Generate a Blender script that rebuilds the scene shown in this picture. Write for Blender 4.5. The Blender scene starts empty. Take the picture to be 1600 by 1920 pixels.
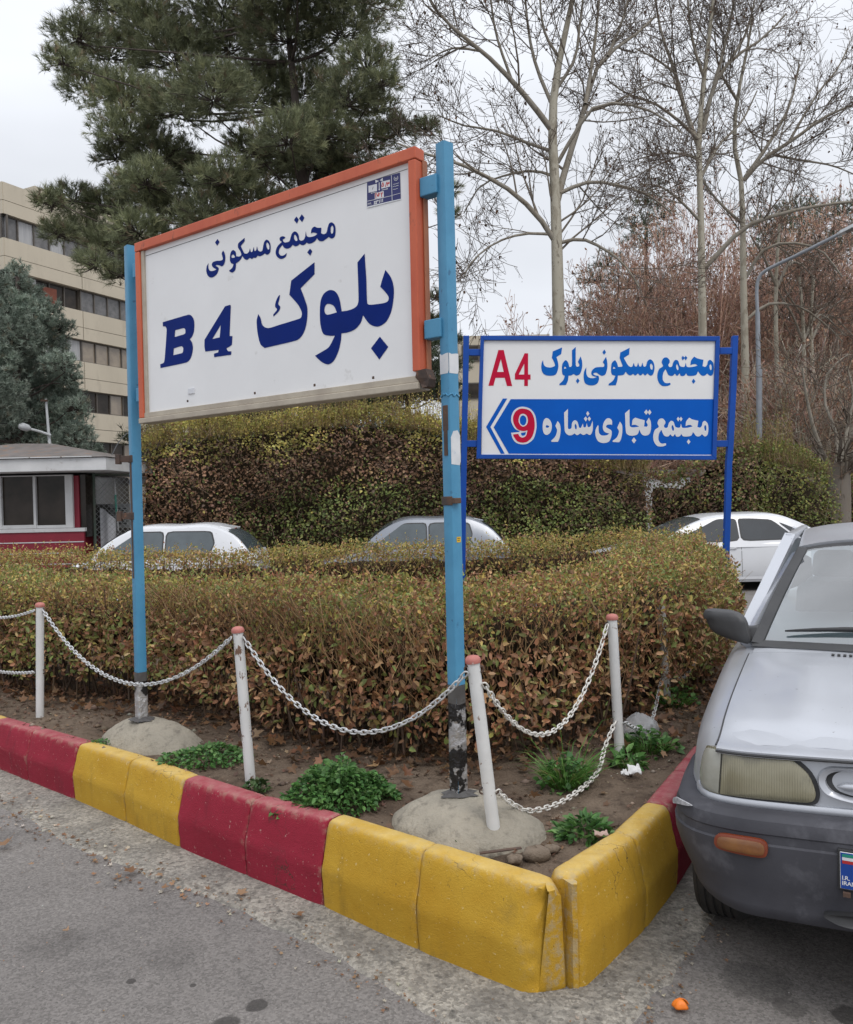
import bpy, math, random
import numpy as np
from mathutils import Vector, Matrix
from mathutils.geometry import tessellate_polygon
random.seed(7)
RNG = np.random.default_rng(11)
SC = bpy.context.scene
COL = SC.collection
# ------------------------------------------------------------------ camera
FPX, ROLL, PITCH, EYE = 1550.0, 0.022, math.atan(20/1550.0), 1.6
cf = np.array([0, math.cos(PITCH), -math.sin(PITCH)])
cu0 = np.array([0, math.sin(PITCH), math.cos(PITCH)])
cr = math.cos(ROLL)*np.array([1., 0, 0]) - math.sin(ROLL)*cu0
cu = math.cos(ROLL)*cu0 + math.sin(ROLL)*np.array([1., 0, 0])
CAM = np.array([0, 0, EYE])
cd = bpy.data.cameras.new('camera')
cam = bpy.data.objects.new('camera', cd); COL.objects.link(cam)
cam.matrix_world = Matrix(((cr[0], cu[0], -cf[0], 0), (cr[1], cu[1], -cf[1], 0), (cr[2], cu[2], -cf[2], EYE), (0, 0, 0, 1)))
cd.sensor_fit = 'HORIZONTAL'; cd.sensor_width = 36; cd.lens = 36*FPX/1600
cd.clip_start = 0.05; cd.clip_end = 600
SC.camera = cam
# ------------------------------------------------------------------ sky and sun
SUN_DIR = Vector((0.30, -0.50, 0.81)).normalized()      # towards the sun, thin cloud in front of it
world = bpy.data.worlds.new('World'); SC.world = world; world.use_nodes = True
wn = world.node_tree; wn.nodes.clear()
def wnode(t, **k):
    n = wn.nodes.new(t)
    for a, b in k.items(): setattr(n, a, b)
    return n
sky = wnode('ShaderNodeTexSky', sky_type='NISHITA', sun_disc=False)
sky.sun_elevation = math.asin(SUN_DIR.z); sky.sun_rotation = math.atan2(SUN_DIR.x, SUN_DIR.y)
tc = wnode('ShaderNodeTexCoord'); sep = wnode('ShaderNodeSeparateXYZ')
wn.links.new(tc.outputs['Generated'], sep.inputs[0])
rmp = wnode('ShaderNodeMapRange'); rmp.interpolation_type = 'SMOOTHSTEP'; rmp.inputs[1].default_value = 0.28; rmp.inputs[2].default_value = 1.0
rmp.inputs[3].default_value = 7.5; rmp.inputs[4].default_value = 15.5
wn.links.new(sep.outputs[2], rmp.inputs[0])
mp = wnode('ShaderNodeMapping'); mp.inputs['Scale'].default_value = (1.0, 1.0, 2.6)
nz = wnode('ShaderNodeTexNoise'); nz.inputs['Scale'].default_value = 1.7; nz.inputs['Detail'].default_value = 4
wn.links.new(tc.outputs['Generated'], mp.inputs[0]); wn.links.new(mp.outputs[0], nz.inputs['Vector'])
nr = wnode('ShaderNodeMapRange'); nr.inputs[1].default_value = 0.3; nr.inputs[2].default_value = 0.72
nr.inputs[3].default_value = 0.80; nr.inputs[4].default_value = 1.10
wn.links.new(nz.outputs['Fac'], nr.inputs[0])
mul = wnode('ShaderNodeMath', operation='MULTIPLY')
wn.links.new(rmp.outputs[0], mul.inputs[0]); wn.links.new(nr.outputs[0], mul.inputs[1])
cmb = wnode('ShaderNodeVectorMath', operation='SCALE'); cmb.inputs[0].default_value = (0.95, 0.98, 1.04)
wn.links.new(mul.outputs[0], cmb.inputs['Scale'])
mix = wnode('ShaderNodeMixRGB'); mix.inputs[0].default_value = 0.93       # overcast veil over the clear sky
wn.links.new(sky.outputs[0], mix.inputs[1]); wn.links.new(cmb.outputs[0], mix.inputs[2])
bg = wnode('ShaderNodeBackground'); bg.inputs[1].default_value = 0.1
wo = wnode('ShaderNodeOutputWorld')
wn.links.new(mix.outputs[0], bg.inputs[0]); wn.links.new(bg.outputs[0], wo.inputs[0])
sl = bpy.data.lights.new('sun', 'SUN'); sl.energy = 0.9; sl.angle = math.radians(24); sl.color = (1.0, 0.95, 0.88)
so = bpy.data.objects.new('sun', sl); COL.objects.link(so); so.location = (20, -30, 50)
so.rotation_euler = SUN_DIR.to_track_quat('Z', 'Y').to_euler()
SC.view_settings.view_transform = 'Standard'; SC.view_settings.look = 'None'
SC.view_settings.exposure = 0.3; SC.view_settings.gamma = 1.0
SC.render.engine = 'CYCLES'
SC.cycles.max_bounces = 6; SC.cycles.transparent_max_bounces = 8

# ------------------------------------------------------------------ picture-to-place measuring
def ray(px, py):
    d = cf*FPX + cr*(px-800) + cu*(960-py)
    return d/d[1]
def atd(px, py, depth): return CAM + ray(px, py)*depth
def atz(px, py, z):
    r = ray(px, py); return CAM + r*((z-EYE)/r[2])
def onplane(px, py, P0, n):
    r = ray(px, py); return CAM + r*(np.dot(np.asarray(P0)-CAM, n)/np.dot(r, n))
def road_z(y): return -0.0178*min(max(y-3.5, 0.0), 13.0)

# ------------------------------------------------------------------ materials
def new_mat(name):
    m = bpy.data.materials.new(name); m.use_nodes = True
    nt = m.node_tree; nt.nodes.clear()
    o = nt.nodes.new('ShaderNodeOutputMaterial'); b = nt.nodes.new('ShaderNodeBsdfPrincipled')
    nt.links.new(b.outputs[0], o.inputs[0])
    return m, nt, b, o
def c4(c): return (c[0], c[1], c[2], 1)
def noise(nt, scale, detail=4, rough=0.55, vec=None, dist=0.0):
    n = nt.nodes.new('ShaderNodeTexNoise'); n.inputs['Scale'].default_value = scale
    n.inputs['Detail'].default_value = detail; n.inputs['Roughness'].default_value = rough
    n.inputs['Distortion'].default_value = dist
    if vec is not None: nt.links.new(vec, n.inputs['Vector'])
    return n.outputs['Fac']
def maprange(nt, fac, a, b, c=0., d=1.):
    n = nt.nodes.new('ShaderNodeMapRange'); nt.links.new(fac, n.inputs[0])
    for i, v in enumerate((a, b, c, d)): n.inputs[i+1].default_value = v
    return n.outputs[0]
def mixc(nt, fac, a, b, mode='MIX'):
    n = nt.nodes.new('ShaderNodeMixRGB'); n.blend_type = mode
    if isinstance(fac, (int, float)): n.inputs[0].default_value = fac
    else: nt.links.new(fac, n.inputs[0])
    for i, v in ((1, a), (2, b)):
        if isinstance(v, tuple): n.inputs[i].default_value = c4(v)
        else: nt.links.new(v, n.inputs[i])
    return n.outputs[0]
def math2(nt, op, a, b=None):
    n = nt.nodes.new('ShaderNodeMath'); n.operation = op
    for i, v in enumerate((a, b)):
        if v is None: continue
        if isinstance(v, (int, float)): n.inputs[i].default_value = v
        else: nt.links.new(v, n.inputs[i])
    return n.outputs[0]
def objvec(nt):
    return nt.nodes.new('ShaderNodeTexCoord').outputs['Object']
def geovec(nt):
    return nt.nodes.new('ShaderNodeNewGeometry').outputs['Position']
def bump(nt, b, h, strength=0.4, dist=0.01):
    n = nt.nodes.new('ShaderNodeBump'); n.inputs['Strength'].default_value = strength
    n.inputs['Distance'].default_value = dist
    nt.links.new(h, n.inputs['Height']); nt.links.new(n.outputs[0], b.inputs['Normal'])
def pmat(name, c1, c2=None, scale=6, rough=0.6, metal=0.0, bscale=60, bstr=0.25, bdist=0.004, spots=None, spot_scale=18, spot_lo=0.62, spot_hi=0.68, spec=0.5, coat=0.0, stretch=None):
    """two-tone weathered surface: slow colour noise, spots of wear, fine bump"""
    m, nt, b, o = new_mat(name)
    v = objvec(nt)
    if stretch:
        mpn = nt.nodes.new('ShaderNodeMapping'); mpn.inputs['Scale'].default_value = stretch
        nt.links.new(v, mpn.inputs[0]); v = mpn.outputs[0]
    c2 = c2 or tuple(x*0.8 for x in c1)
    f = maprange(nt, noise(nt, scale, 6, 0.6, v), 0.36, 0.64)
    col = mixc(nt, f, c1, c2)
    if spots:
        s = maprange(nt, noise(nt, spot_scale, 5, 0.65, v), spot_lo, spot_hi)
        col = mixc(nt, s, col, spots)
    nt.links.new(col, b.inputs['Base Color'])
    b.inputs['Roughness'].default_value = rough; b.inputs['Metallic'].default_value = metal
    b.inputs['Specular IOR Level'].default_value = spec
    b.inputs['Coat Weight'].default_value = coat; b.inputs['Coat Roughness'].default_value = 0.08
    if bstr: bump(nt, b, noise(nt, bscale, 4, 0.6, v), bstr, bdist)
    return m
def leaf_mat(name, rough=0.5, trans=0.3, spec=0.35):
    m, nt, b, o = new_mat(name)
    a = nt.nodes.new('ShaderNodeAttribute'); a.attribute_name = 'tint'
    nt.links.new(a.outputs['Color'], b.inputs['Base Color'])
    b.inputs['Roughness'].default_value = rough; b.inputs['Specular IOR Level'].default_value = spec
    if trans:
        t = nt.nodes.new('ShaderNodeBsdfTranslucent'); nt.links.new(a.outputs['Color'], t.inputs['Color'])
        mx = nt.nodes.new('ShaderNodeMixShader'); mx.inputs[0].default_value = trans
        nt.links.new(b.outputs[0], mx.inputs[1]); nt.links.new(t.outputs[0], mx.inputs[2])
        nt.links.new(mx.outputs[0], o.inputs[0])
    return m
def glass_mat(name, tint, trans=0.35, rough=0.03):
    """window glass: mirror reflection by angle over a dark see-through pane"""
    m, nt, b, o = new_mat(name)
    nt.nodes.remove(b)
    g = nt.nodes.new('ShaderNodeBsdfGlossy'); g.inputs['Roughness'].default_value = rough
    t = nt.nodes.new('ShaderNodeBsdfTransparent'); t.inputs['Color'].default_value = c4(tint)
    lw = nt.nodes.new('ShaderNodeLayerWeight'); lw.inputs['Blend'].default_value = 0.35
    f = maprange(nt, lw.outputs['Fresnel'], 0.0, 1.0, trans, 0.95)
    mx = nt.nodes.new('ShaderNodeMixShader'); nt.links.new(f, mx.inputs[0])
    nt.links.new(t.outputs[0], mx.inputs[1]); nt.links.new(g.outputs[0], mx.inputs[2])
    nt.links.new(mx.outputs[0], o.inputs[0])
    return m

# ------------------------------------------------------------------ objects
def tag(o, label=None, cat=None, group=None, kind=None):
    if label: o['label'] = label
    if cat: o['category'] = cat
    if group: o['group'] = group
    if kind: o['kind'] = kind
    return o
def thing(name, label, cat, loc=(0, 0, 0), group=None, rotz=0.0):
    o = bpy.data.objects.new(name, None); COL.objects.link(o)
    o.empty_display_size = 0.2
    o.location = Vector([float(v) for v in loc]); o.rotation_euler = (0, 0, rotz)
    return tag(o, label, cat, group)
def rootof(o):
    while o.parent: o = o.parent
    return o
def finish(me, name, mat, parent, smooth, local, origin=None):
    o = bpy.data.objects.new(name, me); COL.objects.link(o)
    for m in (mat if isinstance(mat, (list, tuple)) else [mat]): me.materials.append(m)
    if parent is not None:
        o.parent = parent
        if not local: me.transform(Matrix.Translation(-rootof(parent).location))
    elif origin is not None:
        me.transform(Matrix.Translation(-Vector([float(v) for v in origin]))); o.location = Vector([float(v) for v in origin])
    if smooth is True: me.polygons.foreach_set('use_smooth', [True]*len(me.polygons))
    elif smooth:
        me.polygons.foreach_set('use_smooth', [True]*len(me.polygons)); me.set_sharp_from_angle(angle=math.radians(smooth))
    me.update()
    return o
def fast(name, V, F, mat, parent=None, tint=None, smooth=False, local=False, origin=None):
    """big mesh from arrays: V (n,3), F (m,k)"""
    V = np.asarray(V, dtype=np.float32); F = np.asarray(F, dtype=np.int32)
    me = bpy.data.meshes.new(name); k = F.shape[1]
    me.vertices.add(len(V)); me.vertices.foreach_set('co', V.ravel())
    me.loops.add(F.size); me.loops.foreach_set('vertex_index', F.ravel())
    me.polygons.add(len(F)); me.polygons.foreach_set('loop_start', np.arange(0, F.size, k, dtype=np.int32))
    me.polygons.foreach_set('loop_total', np.full(len(F), k, dtype=np.int32))
    me.update(calc_edges=True)
    if tint is not None:
        at = me.color_attributes.new('tint', 'FLOAT_COLOR', 'POINT')
        c = np.ones((len(V), 4), dtype=np.float32); c[:, :3] = tint
        at.data.foreach_set('color', c.ravel())
    return finish(me, name, mat, parent, smooth, local, origin)
class MB:
    def __init__(s): s.v = []; s.f = []
    def add(s, V, F):
        b = len(s.v); s.v += [tuple(map(float, p)) for p in V]; s.f += [tuple(b+i for i in f) for f in F]; return s
    def hexa(s, P):
        """8 corners: bottom 0-3 counter-clockwise, top 4-7"""
        return s.add(P, [(3, 2, 1, 0), (4, 5, 6, 7), (0, 1, 5, 4), (1, 2, 6, 5), (2, 3, 7, 6), (3, 0, 4, 7)])
    def box(s, c, size, ax=None):
        c = np.asarray(c, float); h = np.asarray(size, float)/2
        A = np.eye(3) if ax is None else np.asarray(ax, float)
        P = [c + A[0]*x*h[0] + A[1]*y*h[1] + A[2]*z*h[2] for z in (-1, 1) for x, y in ((-1, -1), (1, -1), (1, 1), (-1, 1))]
        return s.hexa(P)
    def bar(s, a, b, w, t, up=(0, 0, 1)):
        a = np.asarray(a, float); b = np.asarray(b, float); d = b-a; L = np.linalg.norm(d); d /= L
        u = np.cross(up, d); n = np.linalg.norm(u)
        u = np.array([1., 0, 0]) if n < 1e-6 else u/n
        return s.box((a+b)/2, (L, w, t), (d, u, np.cross(d, u)))
    def tube(s, pts, r, n=8, caps=True):
        P = np.asarray(pts, float); R = np.broadcast_to(np.asarray(r, float), (len(P),))
        T = np.gradient(P, axis=0); T /= np.linalg.norm(T, axis=1)[:, None]+1e-12
        ref = np.array([0, 0, 1.]) if abs(T[0][2]) < 0.9 else np.array([1., 0, 0])
        V = []
        u = np.cross(ref, T[0]); u /= np.linalg.norm(u)
        for i in range(len(P)):
            u = u - T[i]*np.dot(u, T[i]); u /= np.linalg.norm(u)+1e-12
            w = np.cross(T[i], u)
            for k in range(n):
                a = 2*math.pi*k/n; V.append(P[i]+R[i]*(u*math.cos(a)+w*math.sin(a)))
        F = [(i*n+k, i*n+(k+1) % n, (i+1)*n+(k+1) % n, (i+1)*n+k) for i in range(len(P)-1) for k in range(n)]
        if caps: F += [tuple(range(n-1, -1, -1)), tuple((len(P)-1)*n+k for k in range(n))]
        return s.add(V, F)
    def grid(s, fn, us, vs, flip=False):
        V = [fn(u, v) for v in vs for u in us]; n = len(us)
        F = [(j*n+i, j*n+i+1, (j+1)*n+i+1, (j+1)*n+i) for j in range(len(vs)-1) for i in range(n-1)]
        if flip: F = [f[::-1] for f in F]
        return s.add(V, F)
    def loft(s, rings, closed=True, caps=False):
        n = len(rings[0]); V = [p for r in rings for p in r]
        m = n if closed else n-1
        F = [(j*n+i, j*n+(i+1) % n, (j+1)*n+(i+1) % n, (j+1)*n+i) for j in range(len(rings)-1) for i in range(m)]
        if caps: F += [tuple(range(n-1, -1, -1)), tuple((len(rings)-1)*n+k for k in range(n))]
        return s.add(V, F)
    def lathe(s, prof, n=24, M=None):
        V = []
        for r, z in prof:
            for k in range(n):
                a = 2*math.pi*k/n; p = Vector((r*math.cos(a), r*math.sin(a), z))
                V.append(M @ p if M else p)
        F = [(i*n+k, i*n+(k+1) % n, (i+1)*n+(k+1) % n, (i+1)*n+k) for i in range(len(prof)-1) for k in range(n)]
        return s.add(V, F)
    def poly(s, loops, depth_vec=None):
        """flat filled outline (first loop) with holes; optional thickness"""
        L = [[Vector([float(c) for c in p]) for p in l] for l in loops]
        V = [p for l in L for p in l]
        tri = tessellate_polygon(L)
        s.add(V, tri)
        if depth_vec is not None:
            dv = Vector([float(c) for c in depth_vec]); W = [p+dv for p in V]
            s.add(W, [t[::-1] for t in tri])
            for l in L:
                n = len(l); s.add(l+[p+dv for p in l], [(i, (i+1) % n, n+(i+1) % n, n+i) for i in range(n)])
        return s
    def build(s, name, mat, parent=None, smooth=False, local=False, origin=None, bevel=0, seg=2, fixn=False):
        me = bpy.data.meshes.new(name); me.from_pydata(s.v, [], s.f)
        if fixn:
            import bmesh
            bm = bmesh.new(); bm.from_mesh(me); bmesh.ops.recalc_face_normals(bm, faces=bm.faces); bm.to_mesh(me); bm.free()
        o = finish(me, name, mat, parent, smooth, local, origin)
        if bevel:
            md = o.modifiers.new('bevel', 'BEVEL'); md.width = bevel; md.segments = seg; md.limit_method = 'ANGLE'; md.angle_limit = math.radians(40)
        return o
def cat_rom(pts, n=5, closed=True):
    """smooth closed outline; points with a third entry are corners"""
    P = [np.array(p[:2], float) for p in pts]; K = [len(p) > 2 for p in pts]; m = len(P); out = []
    rng = range(m) if closed else range(m-1)
    for i in rng:
        a, b = P[i], P[(i+1) % m]
        ta = (b-a) if K[i] else (b-P[i-1])/2
        tb = (b-a) if K[(i+1) % m] else (P[(i+2) % m]-a)/2
        la = np.linalg.norm(b-a)
        for t_, ref in ((ta, a), (tb, b)):
            l = np.linalg.norm(t_)
            if l > la: t_ *= la/l
        if K[i] and K[(i+1) % m]: out.append(a); continue
        for k in range(n):
            t = k/n
            out.append((2*t**3-3*t**2+1)*a+(t**3-2*t**2+t)*ta+(-2*t**3+3*t**2)*b+(t**3-t**2)*tb)
    return out
def curve3(ctrl, n=6):
    """open Catmull-Rom through 3-D points"""
    P = [np.asarray(p, float) for p in ctrl]; P = [2*P[0]-P[1]]+P+[2*P[-1]-P[-2]]; out = []
    for i in range(1, len(P)-2):
        for k in range(n):
            t = k/n
            out.append(0.5*((2*P[i])+(P[i+1]-P[i-1])*t+(2*P[i-1]-5*P[i]+4*P[i+1]-P[i+2])*t*t+(3*P[i]-P[i-1]-3*P[i+1]+P[i+2])*t**3))
    out.append(P[-2])
    return np.array(out)
def text_mesh(body, size, frame, name, mat, parent, lift=0.002, ext=0.0, local=False, shear=0.0, align='LEFT', offset=0.0):
    """flat lettering laid on a surface: frame = origin, right, up, out"""
    cu_ = bpy.data.curves.new(name, 'FONT'); cu_.body = body; cu_.size = size; cu_.shear = shear; cu_.align_x = align; cu_.offset = offset
    cu_.resolution_u = 4
    tmp = bpy.data.objects.new(name, cu_)
    me = bpy.data.meshes.new_from_object(tmp)
    me.materials.clear()
    bpy.data.objects.remove(tmp); bpy.data.curves.remove(cu_)
    o_, r_, u_, n_ = [Vector([float(c) for c in v]) for v in frame]
    M = Matrix(((r_.x, u_.x, n_.x, o_.x+n_.x*lift), (r_.y, u_.y, n_.y, o_.y+n_.y*lift), (r_.z, u_.z, n_.z, o_.z+n_.z*lift), (0, 0, 0, 1)))
    me.transform(M)
    return finish(me, name, mat, parent, False, local)
# ================================================================== SETTING
def sstep(a, b, x):
    t = np.clip((np.asarray(x, float)-a)/(b-a), 0, 1); return t*t*(3-2*t)
def fbm(x, y, s=1.0, seed=0, oct=4):
    """cheap value noise for shaping ground and stones"""
    x = np.asarray(x, float)*s; y = np.asarray(y, float)*s; out = 0; amp = 1; tot = 0
    for o in range(oct):
        xi = np.floor(x).astype(np.int64); yi = np.floor(y).astype(np.int64); fx = x-xi; fy = y-yi
        def h(a, b):
            n = (a*374761393+b*668265263+(seed+o)*2147483647) & 0xffffffff
            n = ((n ^ (n >> 13))*1274126177) & 0xffffffff
            return ((n ^ (n >> 16)) & 0xffff)/65535.0
        u = fx*fx*(3-2*fx); w = fy*fy*(3-2*fy)
        out = out+amp*((h(xi, yi)*(1-u)+h(xi+1, yi)*u)*(1-w)+(h(xi, yi+1)*(1-u)+h(xi+1, yi+1)*u)*w)
        tot += amp; amp *= 0.5; x = x*2.03+17; y = y*2.03+31
    return out/tot-0.5
# --- asphalt
m_asph, nt, b, o = new_mat('asphalt')
v = geovec(nt)
big = maprange(nt, noise(nt, 0.55, 5, 0.6, v), 0.35, 0.65)
col = mixc(nt, big, (0.150, 0.138, 0.130), (0.205, 0.190, 0.178))
patch = maprange(nt, noise(nt, 2.1, 6, 0.65, v, 0.4), 0.52, 0.66)
col = mixc(nt, math2(nt, 'MULTIPLY', patch, 0.55), col, (0.115, 0.107, 0.102))
vor = nt.nodes.new('ShaderNodeTexVoronoi'); vor.inputs['Scale'].default_value = 130; nt.links.new(v, vor.inputs['Vector'])
agg = maprange(nt, vor.outputs['Color'], 0.2, 0.9)
sepc = nt.nodes.new('ShaderNodeSeparateColor'); nt.links.new(vor.outputs['Color'], sepc.inputs[0])
st = maprange(nt, sepc.outputs[0], 0.0, 1.0, 0.72, 1.28)
hs = nt.nodes.new('ShaderNodeVectorMath'); hs.operation = 'SCALE'; nt.links.new(col, hs.inputs[0]); nt.links.new(st, hs.inputs['Scale'])
grit = maprange(nt, noise(nt, 230, 2, 0.5, v), 0.68, 0.74)
col = mixc(nt, grit, hs.outputs[0], (0.34, 0.31, 0.27))
pit = maprange(nt, noise(nt, 75, 3, 0.6, v), 0.34, 0.28)
col = mixc(nt, pit, col, (0.05, 0.047, 0.045))
def blot(px, py, r, k=.75):
    'an oil blot soaked into the asphalt'
    global col
    c = atz(px, py, 0); sb = nt.nodes.new('ShaderNodeVectorMath'); sb.operation = 'DISTANCE'; nt.links.new(v, sb.inputs[0]); sb.inputs[1].default_value = (c[0], c[1], 0)
    d = math2(nt, 'ADD', sb.outputs['Value'], math2(nt, 'MULTIPLY', noise(nt, 16, 4, .6, v), r*1.1)); f = maprange(nt, d, r*1.62, r*1.40, 0, k)
    col = mixc(nt, f, col, (.035, .032, .030))
for q in ((482, 1886, .036), (425, 1922, .046), (246, 1840, .016), (362, 1848, .012), (1480, 1890, .05, .4), (1590, 1905, .05), (100, 1770, .12, .14), (330, 1790, .10, .12), (1420, 1840, .12, .35)): blot(*q)
nt.links.new(col, b.inputs['Base Color']); b.inputs['Roughness'].default_value = 0.85; b.inputs['Specular IOR Level'].default_value = 0.3
hh = math2(nt, 'ADD', noise(nt, 150, 3, 0.7, v), math2(nt, 'MULTIPLY', noise(nt, 28, 4, 0.6, v), 1.2))
bump(nt, b, hh, 0.55, 0.006)
ys = np.concatenate([np.linspace(-30, 0, 7), np.linspace(0.5, 22, 60), np.linspace(24, 60, 10), np.linspace(80, 300, 6)])
xs = np.concatenate([np.linspace(-200, -25, 8), np.linspace(-20, 20, 61), np.linspace(25, 200, 8)])
X, Y = np.meshgrid(xs, ys); Z = -0.0178*np.clip(Y-3.5, 0, 13)
V = np.stack([X, Y, Z], -1).reshape(-1, 3); nx = len(xs)
I = np.arange(len(ys)-1)[:, None]*nx+np.arange(nx-1)[None]; I = I.ravel()
tag(fast('road', V, np.stack([I, I+1, I+nx+1, I+nx], 1), m_asph, smooth=True), kind='structure')
# --- kerb lines (outer foot, height)
KL = [(-5.9, 8.0, .25), (-4.5, 6.75, .25), (-3.65, 5.97, .25), (-3.24, 5.60, .25), (-2.83, 5.245, .262), (-2.42, 4.90, .278), (-1.997, 4.554, .290), (-1.577, 4.188, .310),
      (-1.202, 3.846, .318), (-.816, 3.521, .325), (-.45, 3.233, .345), (-.072, 2.9, .357), (.302, 2.609, .357)]
KR = [(.479, 2.643, .365), (.782, 3.012, .345), (1.000, 3.345, .335), (1.235, 3.75, .332), (1.47, 4.15, .33), (1.73, 4.57, .325), (2.0, 5.0, .32), (2.29, 5.43, .315), (2.60, 5.85, .31), (2.93, 6.27, .30), (3.2, 6.7, .30), (3.4, 7.2, .30)]
KW = 0.145
def paint(name, c1, c2, worn, dusty):  # dusty: mottled paler tone standing in for light on the flat kerb top
    m, nt, b, o = new_mat(name); v = geovec(nt)
    f = maprange(nt, noise(nt, 3.5, 6, 0.65, v), 0.35, 0.65)
    col = mixc(nt, f, c1, c2)
    mpn = nt.nodes.new('ShaderNodeMapping'); mpn.inputs['Scale'].default_value = (1, 1, 0.22); nt.links.new(v, mpn.inputs[0])
    stk = maprange(nt, noise(nt, 13, 5, 0.65, mpn.outputs[0]), 0.56, 0.78, 0, 0.65)
    col = mixc(nt, stk, col, tuple(x*0.42+0.012 for x in c1))
    sm = maprange(nt, noise(nt, 5.5, 5, 0.7, v, 0.6), 0.57, 0.72, 0, 0.5)
    col = mixc(nt, sm, col, tuple(x*0.5+0.02 for x in c1))
    sp = maprange(nt, noise(nt, 62, 4, 0.6, v), 0.655, 0.69)
    col = mixc(nt, math2(nt, 'MULTIPLY', sp, 0.8), col, worn)
    sp2 = maprange(nt, noise(nt, 95, 3, 0.55, v), 0.30, 0.27)
    col = mixc(nt, math2(nt, 'MULTIPLY', sp2, 0.75), col, (0.05, 0.04, 0.03))
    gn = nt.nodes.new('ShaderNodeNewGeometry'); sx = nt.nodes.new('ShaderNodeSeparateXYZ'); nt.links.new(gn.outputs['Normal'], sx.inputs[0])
    lit_top = math2(nt, 'MULTIPLY', maprange(nt, sx.outputs[2], .55, .95), maprange(nt, noise(nt, 9, 5, .65, v), .3, .65, .15, .62))   # paler tone painted on upward faces, as if lit from above
    col = mixc(nt, lit_top, col, dusty)
    mpc = nt.nodes.new('ShaderNodeMapping'); mpc.inputs['Scale'].default_value = (1, 1, .5); nt.links.new(v, mpc.inputs[0])
    vr = nt.nodes.new('ShaderNodeTexVoronoi'); vr.feature = 'DISTANCE_TO_EDGE'; vr.inputs['Scale'].default_value = 5.5
    wv = nt.nodes.new('ShaderNodeVectorMath'); wv.operation = 'ADD'; nt.links.new(mpc.outputs[0], wv.inputs[0])
    nn_ = nt.nodes.new('ShaderNodeTexNoise'); nn_.inputs['Scale'].default_value = 7; nn_.inputs['Detail'].default_value = 5; nt.links.new(v, nn_.inputs['Vector'])
    sc_n = nt.nodes.new('ShaderNodeVectorMath'); sc_n.operation = 'SCALE'; sc_n.inputs['Scale'].default_value = .30; nt.links.new(nn_.outputs['Color'], sc_n.inputs[0]); nt.links.new(sc_n.outputs[0], wv.inputs[1])
    nt.links.new(wv.outputs[0], vr.inputs['Vector'])
    crk = math2(nt, 'MULTIPLY', maprange(nt, vr.outputs['Distance'], .012, .003), maprange(nt, noise(nt, 2.4, 3, .6, v), .55, .62))
    col = mixc(nt, math2(nt, 'MULTIPLY', crk, .8), col, (.05, .042, .03))
    ed = math2(nt, 'MULTIPLY', maprange(nt, gn.outputs['Pointiness'], .515, .565), maprange(nt, noise(nt, 26, 5, .7, v), .46, .60))   # paint knocked off the edges
    col = mixc(nt, math2(nt, 'MULTIPLY', ed, .6), col, (.38, .33, .24))
    nt.links.new(col, b.inputs['Base Color']); b.inputs['Roughness'].default_value = 0.75; b.inputs['Specular IOR Level'].default_value = 0.2
    h = math2(nt, 'ADD', noise(nt, 170, 4, 0.7, v), math2(nt, 'MULTIPLY', noise(nt, 50, 3, 0.6, v), 0.6))
    bump(nt, b, h, .75, 0.005)
    return m
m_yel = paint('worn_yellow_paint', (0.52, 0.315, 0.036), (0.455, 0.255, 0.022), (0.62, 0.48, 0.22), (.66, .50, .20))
m_red = paint('worn_red_paint', (0.30, 0.021, 0.043), (0.245, 0.017, 0.033), (0.42, 0.22, 0.20), (.46, .20, .20))
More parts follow.
